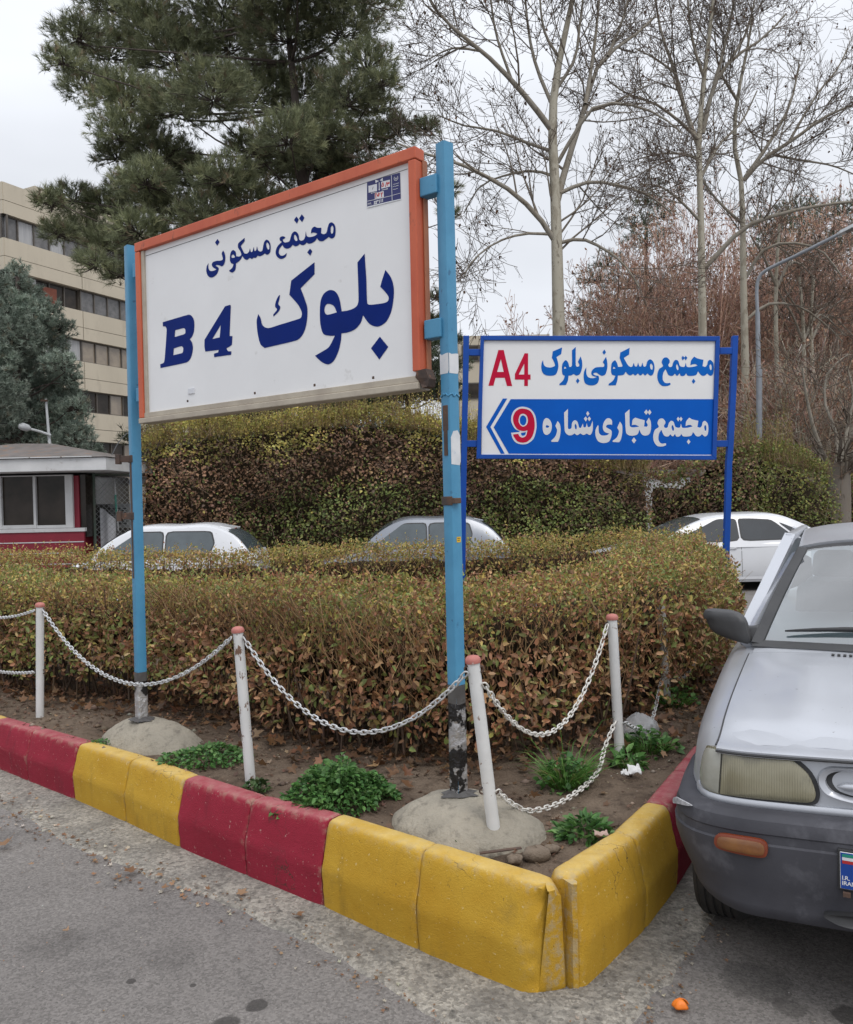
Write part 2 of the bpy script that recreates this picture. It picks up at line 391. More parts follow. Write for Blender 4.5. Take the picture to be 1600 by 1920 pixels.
def kerb_block(A, B, side, mat, label, rough=1.0, chipA=0.0, chipB=0.0, skewB=0.0):
    """one cast block between two joints; side = which way the planting lies (+1 left of A->B)"""
    A = np.array(A, float); B = np.array(B, float); d = B[:2]-A[:2]; L = np.linalg.norm(d); d /= L
    nrm = np.array([-d[1], d[0]])*side
    prof = [(0.010, -0.06), (0.010, 0.0), (0.005, 0.22), (0.0, 0.47), (0.009, 0.56), (0.027, 0.80), (0.036, 0.92), (0.045, 0.98), (0.060, 1.0), (0.10, 1.003), (KW-0.022, 1.0), (KW-0.008, 0.975), (KW, 0.92), (KW, -0.06)]
    # finer profile
    fine = []
    for (a, ah), (c, ch) in zip(prof[:-1], prof[1:]):
        k = max(1, int(abs(ch-ah)*0.33/0.02)) if a < 0.1 else 1
        for i in range(k): fine.append((a+(c-a)*i/k, ah+(ch-ah)*i/k))
    fine.append(prof[-1])
    s = np.concatenate([[0.0025, 0.006, 0.012, 0.024], np.linspace(0.045, L-0.045, max(4, int(L/0.028))), [L-0.024, L-0.012, L-0.006, L-0.0025]])
    rings = []
    for si in s:
        e = min(si, L-si); sh = 0.007*max(0, 1-e/0.013)**1.5
        chip = chipA*max(0, 1-si/0.05)+chipB*max(0, 1-(L-si)/0.05)
        h = A[2]+(B[2]-A[2])*si/L; r = []
        for t, z in fine:
            p = A[:2]+d*si+nrm*t; zz = z*h if z > 0 else z
            n1 = fbm(p[0]*3+zz*5, p[1]*3-zz*4, 6, 3)*0.0028*rough + fbm(p[0]*9+zz*13, p[1]*9-zz*9, 6, 8)*0.0026*rough
            cc = chip*max(0, fbm(zz*9, p[0]*9, 5, 5)+0.22)*0.04+chip*max(0, fbm(zz*30, p[0]*20, 3, 15)+.1)*.016+(.010+.014*abs(fbm(zz*22, 2.0, 3, 25)))*max(0, chip-.3)*min(1, zz*14)
            tt = t+n1+(sh+cc)*(1 if t < KW/2 else -1)
            q = A[:2]+d*(si+skewB*t*si/L)+nrm*tt
            r.append((q[0], q[1], zz-(sh+cc*0.5+abs(n1)*0.5 if z > 0.9 else 0)))
        rings.append(r)
    mb = MB().loft(rings, closed=True, caps=True)
    o = mb.build('kerb_block', mat, smooth=50, origin=((A[0]+B[0])/2, (A[1]+B[1])/2, 0), fixn=True)
    return tag(o, label, 'kerb block', 'painted kerb blocks round the planting bed')
nL = len(KL)-1
cols = {}
lab = {
 0: ('y', 'yellow kerb block left of the cracked corner, with a crumbled end face'),
 1: ('y', 'yellow kerb block on the long side between a red block and the corner block'),
 2: ('r', 'red kerb block touching yellow, in front of the big green weed clump'),
 3: ('r', 'red kerb block in front of the foot of the leaning rust-flecked bollard'),
 4: ('y', 'yellow kerb block with a red block on its right, left of the leaning rust-chipped bollard'),
 5: ('y', 'yellow kerb block in front of the far concrete mound, next to a red block'),
 6: ('r', 'red kerb block touching yellow, just left of the far concrete mound'),
 7: ('r', 'red kerb block at the left edge of the photo below the leftmost bollard'),
 8: ('y', 'yellow kerb block only peeping in at the left edge of the photo'),
 9: ('y', 'far yellow kerb block beyond the left edge of the photo'),
 10: ('r', 'long red kerb block far left before the road bends'),
 11: ('r', 'long red kerb block farthest to the left')}
for i in range(nL):
    k = nL-1-i
    cc, lb = lab[i]
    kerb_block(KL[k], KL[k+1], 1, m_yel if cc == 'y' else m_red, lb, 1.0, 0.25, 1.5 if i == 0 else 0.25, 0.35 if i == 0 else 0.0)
labr = [('y', 'yellow kerb block right of the cracked corner, beside the orange peel on the road'),
        ('y', 'yellow kerb block on the short side between the corner and the car bumper'),
        ('r', 'dusty red kerb block on the short side, touching yellow'),
        ('r', 'red kerb block on the short side with its top showing just above the headlamp'),
        ('y', 'yellow kerb block hidden behind the front wing of the silver car'),
        ('y', 'yellow kerb block behind the car bonnet'), ('r', 'red kerb block behind the car windscreen'), ('r', 'red kerb block behind the car door'),
        ('y', 'yellow kerb block behind the rear of the car'), ('y', 'yellow kerb block at the far end of the short side'), ('r', 'last red kerb block at the hedge end')]
for i in range(len(KR)-1):
    cc, lb = labr[i]
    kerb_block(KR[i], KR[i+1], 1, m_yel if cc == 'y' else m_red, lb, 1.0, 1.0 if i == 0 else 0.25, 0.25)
# crumbling mortar between the two corner blocks
mb = MB(); rings = []
for z in np.linspace(-0.05, 0.352, 22):
    w = 0.013+0.006*fbm(z*20, 1.0, 1, 4); c = np.array([0.448, 2.672+0.012*fbm(z*14, 3.3, 1, 9)])
    d2 = np.array([0.75, 0.6]); n2 = np.array([-0.45, 0.9])
    rings.append([(*(c-d2*w-n2*0.01), z), (*(c+d2*0.2*w-n2*0.022), z), (*(c+d2*w*1.3-n2*0.006), z), (*(c+d2*w*0.6+n2*0.07), z), (*(c-d2*w*1.2+n2*0.07), z)])
mb.loft(rings, caps=True)
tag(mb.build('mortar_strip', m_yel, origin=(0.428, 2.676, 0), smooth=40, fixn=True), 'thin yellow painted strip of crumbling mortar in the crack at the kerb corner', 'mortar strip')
# --- concrete gutter along the kerb foot
m_conc = pmat('rough_concrete', (0.335, 0.307, 0.262), (0.24, 0.224, 0.197), 3.2, 0.92, bscale=70, bstr=1.0, bdist=0.014, spots=(0.13, 0.12, 0.105), spot_scale=30, spot_lo=0.52, spot_hi=0.70)
outer_px = [(-420, 1370), (-150, 1437), (0, 1507), (120, 1577), (280, 1648), (450, 1708), (620, 1793), (800, 1907), (960, 2010), (1110, 2000), (1195, 1918), (1250, 1850), (1324, 1757), (1372, 1665)]
outer = [atz(*q, 0.0)[:2] for q in outer_px]
outer = [np.array([-6.15, 7.75])]+outer[2:]+[np.array([1.52, 3.80]), np.array([2.35, 4.95]), np.array([3.3, 6.3]), np.array([3.6, 7.2])]
inner = [np.array(p[:2]) for p in KL]+[np.array([.40, 2.63])]+[np.array(p[:2]) for p in KR]
def resample(P, n):
    P = np.array(P); s = np.concatenate([[0], np.cumsum(np.linalg.norm(np.diff(P, axis=0), axis=1))])
    t = np.linspace(0, s[-1], n); return np.stack([np.interp(t, s, P[:, 0]), np.interp(t, s, P[:, 1])], 1)
# pair outer with inner by splitting at the corner
ci = len(KL)
inL = resample(inner[:ci+1], 150); inR = resample(inner[ci:], 90)
outL = resample(outer[:9], 150); outR = resample(outer[8:], 90)
IN = np.concatenate([inL, inR]); OUT = np.concatenate([outL, outR]); rows = []
M_ = 14
for j in range(M_+1):
    t = j/M_
    # inner edge tucked 20 mm under the blocks
    off = (OUT-IN)/np.linalg.norm(OUT-IN, axis=1)[:, None]
    p = (IN-off*0.02)*(1-t)+OUT*t
    p = p+off*(t**3*(fbm(p[:, 0], p[:, 1], 6, 2)*0.10+fbm(p[:, 0], p[:, 1], 22, 12)*0.035))[:, None]
    z = 0.006*(1-t)**1.3+0.007+fbm(p[:, 0], p[:, 1], 9, 6)*0.006*(1 if j < M_ else 0)-(0.012 if j == M_ else 0)
    z = z-0.0178*np.clip(p[:, 1]-3.5, 0, 13)
    rows.append(np.stack([p[:, 0], p[:, 1], z], 1))
V = np.concatenate(rows); n = len(IN); I = (np.arange(M_)[:, None]*n+np.arange(n-1)[None]).ravel()
tag(fast('gutter', V, np.stack([I, I+n, I+n+1, I+1], 1), m_conc, smooth=True), kind='structure')
nt = m_conc.node_tree; b = [n for n in nt.nodes if n.type == 'BSDF_PRINCIPLED'][0]; v = geovec(nt); old_ = b.inputs['Base Color'].links[0].from_socket
vor = nt.nodes.new('ShaderNodeTexVoronoi'); vor.inputs['Scale'].default_value = 85; nt.links.new(v, vor.inputs['Vector'])
sepc = nt.nodes.new('ShaderNodeSeparateColor'); nt.links.new(vor.outputs['Color'], sepc.inputs[0])
hs = nt.nodes.new('ShaderNodeVectorMath'); hs.operation = 'SCALE'; nt.links.new(old_, hs.inputs[0]); nt.links.new(maprange(nt, sepc.outputs[0], 0, 1, .66, 1.30), hs.inputs['Scale'])
dk = maprange(nt, noise(nt, 4.5, 6, .7, v, .5), .50, .66, 0, .6); nt.links.new(mixc(nt, dk, hs.outputs[0], (.12, .108, .095)), b.inputs['Base Color'])
# --- planting bed soil
m_soil = pmat('dry_soil', (0.105, 0.075, 0.055), (0.19, 0.145, 0.108), 2.6, 0.95, bscale=55, bstr=1.0, bdist=0.02, spots=(0.07, 0.052, 0.04), spot_scale=14, spot_lo=0.5, spot_hi=0.7, spec=0.1)
def shrink(P, side):
    P = np.array([p[:2] for p in P]); T = np.gradient(P, axis=0); T /= np.linalg.norm(T, axis=1)[:, None]
    return P+np.stack([-T[:, 1], T[:, 0]], 1)*0.085
bed = np.concatenate([shrink(KL, 1)[:-1], [[0.385, 2.72]], shrink(KR, 1)[1:], [[3.3, 8.6], [2.5, 9.2], [-6.5, 9.2]]])
def inside(px, py, poly):
    c = np.zeros(px.shape, bool); n = len(poly)
    for i in range(n):
        x1, y1 = poly[i]; x2, y2 = poly[(i+1) % n]
        k = ((y1 > py) != (y2 > py)) & (px < (x2-x1)*(py-y1)/(y2-y1+1e-12)+x1); c ^= k
    return c
def soil_z(x, y):
    x = np.asarray(x, float); y = np.asarray(y, float)
    return 0.298-0.065*sstep(-0.9, -2.8, x)+fbm(x, y, 2.2, 3)*0.05+fbm(x, y, 11, 5)*0.028+0.03*sstep(3.4, 5.2, y)-0.02*sstep(3.2, 2.8, y)
gx = np.arange(-6.6, 3.6, 0.04); gy = np.arange(2.6, 9.3, 0.04)
X, Y = np.meshgrid(gx, gy); ok = inside(X, Y, bed); Z = soil_z(X, Y)
idx = -np.ones(X.shape, int); idx[ok] = np.arange(ok.sum())
q = ok[:-1, :-1] & ok[:-1, 1:] & ok[1:, 1:] & ok[1:, :-1]
F = np.stack([idx[:-1, :-1][q], idx[:-1, 1:][q], idx[1:, 1:][q], idx[1:, :-1][q]], 1)
tag(fast('planting_bed', np.stack([X[ok], Y[ok], Z[ok]], 1), F, m_soil, smooth=True), kind='structure')
# --- concrete mounds round the sign posts
m_mound = pmat('weathered_mortar', (0.33, 0.295, 0.235), (0.25, 0.225, 0.18), 5.0, 0.92, bscale=48, bstr=0.9, bdist=0.012, spots=(0.17, 0.15, 0.12), spot_scale=20, spot_lo=0.54, spot_hi=0.72)
def mound(c, rx, ry, h, label, seed, rot=-.66):
    V = []; na, nr_ = 64, 18
    V.append((c[0], c[1], c[2]+h)); F = []
    for j in range(1, nr_+1):
        t = j/nr_
        for i in range(na):
            a = 2*math.pi*i/na; rr = t*(1+0.22*fbm(math.cos(a)*1.3+seed, math.sin(a)*1.3, 1.2, seed))
            lx_, ly_ = rx*rr*math.cos(a), ry*rr*math.sin(a); x = c[0]+lx_*math.cos(rot)-ly_*math.sin(rot); y = c[1]+lx_*math.sin(rot)+ly_*math.cos(rot)
            z = c[2]+h*(1-t**2.6)+float(fbm(x, y, 12, seed))*0.030*t+float(fbm(x, y, 4, seed+3))*0.04*t+float(fbm(x, y, 34, seed+5))*0.010-(0.08*(t-0.9)/0.1 if t > 0.9 else 0)
            V.append((x, y, z))
    me = MB(); F = [(0, 1+i, 1+(i+1) % na) for i in range(na)]
    for j in range(nr_-1):
        for i in range(na): F.append((1+j*na+i, 1+(j+1)*na+i, 1+(j+1)*na+(i+1) % na, 1+j*na+(i+1) % na))
    me.add(V, F)
    return tag(me.build('concrete_mound', m_mound, smooth=True, origin=c), label, 'concrete mound', 'concrete footings of the sign posts')
mound((0.135, 3.285, 0.275), 0.36, 0.275, 0.145, 'rounded concrete mound at the foot of the near blue sign post', 3)
mound((-1.55, 4.585, 0.245), 0.44, 0.215, 0.175, 'rounded concrete mound at the foot of the far blue sign post', 8)
# ================================================================== SIGNS
m_post = pmat('pale_blue_paint', (0.075, 0.275, 0.45), (0.055, 0.225, 0.385), 5, 0.45, bscale=40, bstr=0.12, spots=(0.035, 0.13, 0.24), spot_scale=26, spot_lo=0.64, spot_hi=0.70)
m_orange = pmat('faded_orange_paint', (0.56, 0.125, 0.055), (0.47, 0.085, 0.038), 5, 0.55, bscale=70, bstr=0.2, spots=(0.20, 0.06, 0.035), spot_scale=16, spot_lo=0.62, spot_hi=0.72, stretch=(1, 1, 0.5))
m_white = pmat('sign_white', (0.77, 0.77, 0.775), (0.73, 0.73, 0.735), 2.5, 0.38, bscale=12, bstr=0.05, spots=(0.52, 0.51, 0.49), spot_scale=9, spot_lo=0.66, spot_hi=0.80)
m_beige = pmat('bare_wood_beige', (0.46, 0.41, 0.33), (0.37, 0.32, 0.26), 8, 0.7, bscale=60, bstr=0.3, spots=(0.12, 0.10, 0.08), spot_scale=30, spot_lo=0.68, spot_hi=0.74)
m_navy = pmat('navy_vinyl', (0.003, 0.019, 0.165), (0.003, 0.017, 0.145), 5, 0.5, bstr=0.03, spec=.08)
m_rust = pmat('rusted_steel', (0.10, 0.055, 0.035), (0.055, 0.04, 0.035), 14, 0.75, bscale=90, bstr=0.4, spots=(0.20, 0.09, 0.05), spot_scale=30)
m_foil = pmat('torn_silver_tape', (0.50, 0.49, 0.49), (0.36, 0.35, 0.35), 9, 0.42, metal=0.55, bscale=22, bstr=0.9, bdist=0.02, spots=(0.03, 0.028, 0.028), spot_scale=9, spot_lo=0.50, spot_hi=0.53)
m_darktape = pmat('dark_tape', (0.055, 0.05, 0.05), (0.09, 0.085, 0.08), 9, 0.6, bscale=30, bstr=0.6, bdist=0.01)
m_paper = pmat('peeling_paper', (0.66, 0.67, 0.68), (0.55, 0.57, 0.60), 12, 0.8, bstr=0.2, spots=(0.35, 0.45, 0.55), spot_scale=22, spot_lo=0.62, spot_hi=0.7)
m_royal = pmat('royal_blue_paint', (0.006, 0.068, 0.36), (0.006, 0.06, 0.31), 5, 0.42, bscale=40, bstr=0.1, spec=.25)
m_field = pmat('blue_vinyl', (0.003, 0.105, 0.50), (0.003, 0.092, 0.45), 2.0, 0.45, bstr=0.03, spec=.1)
m_letblue = pmat('azure_vinyl', (0.004, 0.125, 0.50), (0.004, 0.112, 0.46), 2.0, 0.45, bstr=0.03, spec=.1)
m_crim = pmat('crimson_vinyl', (0.52, 0.008, 0.045), (0.46, 0.007, 0.040), 3.0, 0.45, bstr=0.03, spec=.1)
m_vwhite = pmat('white_vinyl', (0.66, 0.67, 0.70), (0.62, 0.63, 0.66), 3.0, 0.4, bstr=0.03)
def letters(outs, Z, P0, n, lift, mb=None):
    """outs: list of shapes, each [outer, hole, ...] in zoom units; Z = (x0, y0, scale)"""
    mb = mb or MB(); Q = np.asarray(P0, float)+np.asarray(n, float)*lift
    for shp in outs:
        loops = []
        for l in shp:
            pts = cat_rom(l, 5)
            loops.append([onplane(Z[0]+p[0]/Z[2], Z[1]+p[1]/Z[2], Q, n) for p in pts])
        mb.poly(loops)
    return mb
def dia(*p): return [[(x, y, 1) for x, y in p]]
C1 = 1
dv = np.array([1.703, -1.276, 0]); dv /= np.linalg.norm(dv); nv = np.array([dv[1], -dv[0], 0]); up = np.array([0, 0, 1.])
B0 = np.array([.093, 3.304, 0]); BF = B0+nv*.03
sign = thing('block_sign', 'large white sign with orange frame on two pale blue posts, reading B4 in navy', 'sign', (-0.76, 3.94, 0.3))
def pl(u, z, off=0.0): return BF+dv*u+nv*off+up*z
def sq_tube(mb, A, B, a, rot, n_ins=1):
    """square post from A to B (open hollow top)"""
    A = np.asarray(A, float); B = np.asarray(B, float)
    ax = np.array([math.cos(rot), math.sin(rot), 0]); ay = np.array([-ax[1], ax[0], 0]); h = a/2
    r = 0.006; C = []
    for sx, sy in ((1, 1), (-1, 1), (-1, -1), (1, -1)):
        for k in range(3):
            t = {(1, 1): 0, (-1, 1): 90, (-1, -1): 180, (1, -1): 270}[(sx, sy)]+k*45
            C.append(ax*(sx*(h-r)+r*math.cos(math.radians(t)))+ay*(sy*(h-r)+r*math.sin(math.radians(t))))
    D = [c*0.90 for c in C]
    rings = [[A+(B-A)*t+c for c in C] for t in np.linspace(0, 1, 6)]+[[B+c for c in D], [B-np.array([0, 0, 0.05])+c for c in D]]
    mb.loft(rings, caps=True); return mb
prot = math.atan2(-0.66, -0.75)
posts = []
for (A, B, foil0, foil1, dark, nm) in (((.105, 3.306, .36), (.103, 3.306, 3.02), .405, .79, .79, 'near'), ((-1.608, 4.579, .36), (-1.603, 4.579, 3.042), .40, .64, .64, 'far')):
    p = sq_tube(MB(), A, B, .053, prot).build('post', m_post, sign, smooth=30)
    A = np.array(A); B = np.array(B); posts.append(p)
    at_ = lambda z: A+(B-A)*((z-A[2])/(B[2]-A[2]))
    # torn tape wrapped round the foot
    rings = []
    for z in np.linspace(foil0, foil1, 14):
        c = at_(z); ring = []
        for k in range(28):
            t = 2*math.pi*k/28; e = max(abs(math.cos(t)), abs(math.sin(t)))
            rr = min(0.0285/e, 0.0345)*(1.03+0.10*float(fbm(z*9+3, k*0.9, 1, 5)))
            ring.append(c+np.array([math.cos(t+prot), math.sin(t+prot), 0])*rr+up*(0.012*float(fbm(k*.8, z*3, 1, 2)) if z > foil1-.01 else 0))
        rings.append(ring)
    MB().loft(rings).build('foil_wrap', m_foil, p, smooth=True)
    mb = MB(); rings = []
    for z in np.linspace(dark-.012, dark+(.075 if nm == 'near' else .05), 6):
        c = at_(z); rings.append([c+np.array([math.cos(2*math.pi*k/28+prot), math.sin(2*math.pi*k/28+prot), 0])*min(0.0282/max(abs(math.cos(2*math.pi*k/28)), abs(math.sin(2*math.pi*k/28))), 0.0345)*(1.02+.05*float(fbm(z*20, k*.7, 1, 4))) for k in range(28)])
    mb.loft(rings).build('tape_wrap', m_darktape, p, smooth=True)
    # splayed tape skirt on the mound
    sk = MB(); ring0 = []; ring1 = []
    for k in range(30):
        t = 2*math.pi*k/30; rr = .045+.045*abs(float(fbm(math.cos(t)*2, math.sin(t)*2, 1.3, 7 if nm == 'near' else 3)))*2.4
        c = at_(.42); ring0.append(c+np.array([math.cos(t)*.03, math.sin(t)*.03, .02])); ring1.append(c+np.array([math.cos(t)*rr*1.25, math.sin(t)*rr, .003+.012*float(fbm(k, 1, .7, 2))]))
    sk.loft([ring0, ring1]).build('tape_skirt', m_darktape, p)
    # hinge brackets and bare rusted tabs
    fx = np.array([math.cos(prot), math.sin(prot), 0]); fy = np.array([-fx[1], fx[0], 0])
    for z in ((1.60, 1.93) if nm == 'near' else (1.87, 1.555)):
        c = at_(z); mb = MB()
        if nm == 'near':
            if z < 1.7:
                mb.box(c+fx*.0285, (.006, .060, .035), (fx, fy, up)); mb.box(c-fy*.0285, (.060, .006, .035), (fx, fy, up)); mb.box(c+fy*.036+fx*.012, (.035, .022, .022), (fx, fy, up))
            else: mb.box(c+fx*.027, (.004, .03, .10), (fx, fy, up))
        else:
            mb.box(c+fx*.029, (.008, .05, .04), (fx, fy, up)); mb.box(c+np.array([-.055, -.01, 0]), (.085, .02, .035)); mb.box(c+np.array([-.09, -.01, .0]), (.025, .035, .055))
        mb.build('hinge_bracket', m_rust, p, bevel=.002)
    if nm == 'far':
        MB().box(at_(1.72)+fx*.0275, (.003, .022, .30), (fx, fy, up)).build('bare_strip', m_rust, p)
        MB().box(at_(1.38)+fx*.0275, (.003, .020, .34), (fx, fy, up)).build('bare_strip', m_rust, p)
    else:
        MB().box(at_(1.86)+fx*.0275, (.003, .020, .16), (fx, fy, up)).build('bare_strip', m_rust, p)
        # weld seam and paper remnants
        rng_ = [at_(2.02)+np.array([math.cos(2*math.pi*k/28+prot), math.sin(2*math.pi*k/28+prot), 0])*min(0.0275/max(abs(math.cos(2*math.pi*k/28)), abs(math.sin(2*math.pi*k/28))), 0.036)+up*.006*math.sin(k*1.7) for k in range(29)]
        MB().tube(rng_, .0035, 6).build('weld_seam', m_post, p, smooth=True)
        sd = fy if np.dot(fy, [1, -1, 0]) > 0 else -fy
        for (z0, z1, jag) in ((2.105, 2.185, 0), (1.745, 1.88, 1)):
            rr = []
            pts = [(-.0255, z0), (.02, z0-.004*jag), (.0255, z0+.012), (.0255, z1-.02*jag), (.012, z1), (-.012, z1-.004), (-.0255, z1-.03*jag)]
            MB().poly([[at_(z)+sd*.0272+np.cross(up, sd)*w for w, z in pts]]).build('paper_remnant', m_paper, p)
            if not jag: MB().poly([[at_(z)+fx*.0272+np.cross(up, fx)*w for w, z in pts]]).build('paper_remnant', m_paper, p)
        fs = [at_(1.445)+sd*.0275+np.cross(up, sd)*w+up*z for w, z in ((-.006, -.011), (.016, -.011), (.016, .011), (-.006, .011))]
        m_ysti = pmat('yellow_sticker', (.75, .46, .02), rough=.4, bstr=0)
        stk = MB().poly([fs]).build('sticker', m_ysti, p)
        l = MB(); rt = np.cross(up, sd)
        for zz, w0, w1 in ((.005, -.003, .012), (-.003, -.002, .010)): l.box(at_(1.445+zz)+sd*.0280+rt*(w0+w1)/2, (.0004, w1-w0, .0025), (sd, rt, up))
        l.build('print', m_darktape, stk)
# panel board and frame
bd = MB(); bd.hexa([pl(-1.955, 2.09, -.045), pl(-.115, 2.09, -.045), pl(-.115, 2.09, -.0), pl(-1.955, 2.09, 0), pl(-1.955, 3.0, -.045), pl(-.115, 3.0, -.045), pl(-.115, 3.0, 0), pl(-1.955, 3.0, 0)])
panel = bd.build('panel', m_white, sign, fixn=True)
def rail(u0, u1, z0, z1, off0, off1, mat, par, name='frame_rail', bev=.004):
    P = [pl(u0, z0, off1), pl(u1, z0, off1), pl(u1, z0, off0), pl(u0, z0, off0), pl(u0, z1, off1), pl(u1, z1, off1), pl(u1, z1, off0), pl(u0, z1, off0)]
    return MB().hexa([P[3], P[2], P[1], P[0], P[7], P[6], P[5], P[4]]).build(name, mat, par, bevel=bev, fixn=True)
rail(-2.003, -.095, 2.974, 3.022, -.040, .022, m_orange, sign)
rail(-.134, -.097, 2.125, 2.972, -.040, .021, m_orange, sign)
rail(-2.002, -1.962, 2.082, 2.972, -.058, .021, m_orange, sign)
rail(-1.960, -1.936, 2.085, 2.973, -.02, .012, m_beige, sign, 'inner_strip', .002)
rail(-2.000, -.105, 2.052, 2.080, -.058, .026, m_beige, sign)
rail(-1.998, -.105, 2.082, 2.108, -.03, .014, m_beige, sign, 'inner_strip', .002)
rail(-.096, -.089, 2.10, 2.98, -.052, -.022, pmat('weathered_brown_frame', (.42, .16, .08), (.34, .13, .07), 6, .7, bstr=.3), sign, 'side_batten', .003)
# broken lower corner
mb = MB(); rr = [pl(-.112, 2.125, .022), pl(-.120, 2.10, .020), pl(-.10, 2.075, .012), pl(-.088, 2.055, .018), pl(-.066, 2.06, .012), pl(-.056, 2.09, .016), pl(-.068, 2.13, .021)]
mb.poly([rr], -nv*.05); mb.build('splintered_corner', m_rust, sign)
MB().tube([pl(-1.93, 2.945, .0015), pl(-.15, 2.95, .0005)], .0011, 6).build('top_seam', m_darktape, panel)
# brackets from frame to posts
for (u0, u1, z) in ((-.096, -.012, 2.862), (-.089, -.006, 2.29), (-2.062, -2.003, 2.89), (-2.060, -2.001, 2.215)):
    rail(u0, u1, z-.038, z+.038, -.055, -.003, m_post, sign, 'bracket', .004)
for px, py in ((352, 752), (478, 737), (590, 722), (700, 708)):
    q = onplane(px, py, BF+nv*.027, nv); MB().box(q, (.012, .004, .012), (dv, nv, up)).build('screw_head', m_rust, sign, bevel=.002)
q = onplane(359, 733, BF+nv*.002, nv); MB().box(q, (.05, .006, .03), (dv, nv, up)).build('tape_scrap', m_vwhite, panel, bevel=.002)
Z1 = (380, 395, 6.154); Z2 = (290, 560, 10.0); Z3 = (470, 470, 5.714)
w_mojtama = [[[(1490, 133), (1525, 165), (1535, 230), (1525, 295), (1490, 320), (1455, 302, 1), (1425, 325), (1385, 350), (1345, 345), (1320, 316, 1), (1300, 345), (1265, 370), (1225, 380), (1200, 366, 1), (1180, 388), (1150, 397), (1120, 382, 1), (1098, 402), (1068, 410), (1040, 393, 1), (1010, 425), (975, 437), (940, 425), (922, 393, 1),
   (903, 415), (882, 450), (880, 490), (905, 517), (938, 513), (972, 486, 1), (962, 525), (930, 550), (895, 554), (860, 530), (843, 490), (850, 440), (875, 395), (912, 360), (895, 345), (888, 320), (900, 302), (928, 293), (957, 306, 1), (942, 322), (925, 330), (928, 348), (948, 366), (975, 362), (1002, 350), (1015, 310), (1030, 265), (1060, 238), (1090, 250), (1110, 290), (1115, 330), (1135, 345), (1165, 335), (1183, 300), (1190, 235, 1), (1203, 290), (1235, 303), (1290, 291), (1325, 266, 1), (1297, 254), (1270, 252), (1250, 262, 1), (1258, 212), (1288, 183), (1325, 195), (1370, 195, 1), (1366, 258, 1), (1400, 270), (1430, 250), (1443, 195), (1460, 148)],
  [(1497, 170), (1510, 200), (1505, 250), (1490, 265), (1478, 240), (1480, 190)], [(1065, 275), (1085, 300), (1095, 340), (1075, 348), (1058, 325), (1055, 290)]],
 dia((1082, 65), (1110, 100), (1088, 148), (1055, 105)), dia((1145, 40), (1175, 80), (1148, 130), (1112, 88)), dia((1240, 435), (1265, 468), (1243, 518), (1207, 480))]
w_maskuni = [[[(740, 333), (770, 355), (785, 410), (778, 480), (745, 507), (718, 492, 1), (690, 512), (660, 525), (635, 518, 1), (612, 543), (590, 540, 1), (566, 556), (547, 542, 1), (510, 566), (480, 552), (460, 520, 1), (438, 562), (410, 590), (384, 606, 1), (383, 645), (375, 685), (350, 709), (330, 711), (303, 692, 1), (343, 655), (356, 615, 1), (330, 604), (315, 570), (318, 510), (330, 470), (355, 453), (380, 475), (388, 525, 1), (425, 526), (446, 508), (437, 470), (408, 425, 1), (412, 375), (485, 312, 1), (485, 350, 1), (440, 406, 1), (460, 450), (482, 490), (515, 492), (535, 470), (546, 432, 1), (558, 475), (576, 468), (589, 415, 1), (599, 462), (617, 456), (628, 408, 1), (640, 455), (668, 470), (690, 455), (700, 400), (715, 352)],
  [(745, 365), (768, 395), (768, 440), (755, 447), (738, 415), (735, 380)], [(348, 503), (362, 512), (372, 537), (340, 543), (332, 525)]],
 [[(237, 457, 1), (255, 495), (262, 550), (250, 610), (225, 640), (196, 631, 1), (165, 625), (150, 634), (168, 645), (185, 662), (180, 695), (160, 735), (120, 765), (85, 768), (55, 740), (42, 690), (48, 640), (68, 603, 1), (66, 655), (85, 692), (125, 693), (160, 676, 1), (120, 652), (106, 622), (120, 592), (160, 578), (205, 575), (232, 560), (227, 520), (221, 490)]],
 dia((172, 325), (195, 360), (168, 403), (143, 365))]
w_b4 = [[[(150, 440, 1), (620, 302), (680, 310), (730, 380), (745, 480), (735, 620), (700, 710), (660, 760, 1), (700, 820), (718, 920), (700, 1040), (660, 1140), (590, 1196), (110, 1300, 1), (105, 1230, 1), (175, 1190), (198, 1000), (213, 800), (225, 570), (205, 520, 1), (155, 515, 1)],
  [(385, 590, 1), (540, 550), (572, 570), (575, 640), (550, 665), (375, 718, 1)], [(360, 930, 1), (500, 890), (535, 920), (530, 1000), (510, 1020), (350, 1058, 1)]],
 [[(1320, 140, 1), (1415, 115), (1428, 150, 1), (1405, 700, 1), (1458, 700, 1), (1450, 860, 1), (1400, 900), (1350, 930), (1375, 985, 1), (1440, 985, 1), (1435, 1050, 1), (1115, 1095, 1), (1112, 1030, 1), (1190, 1005, 1), (1200, 960, 1), (950, 990, 1), (935, 900), (935, 770, 1)], [(1240, 490, 1), (1220, 725, 1), (1080, 755, 1)]]]
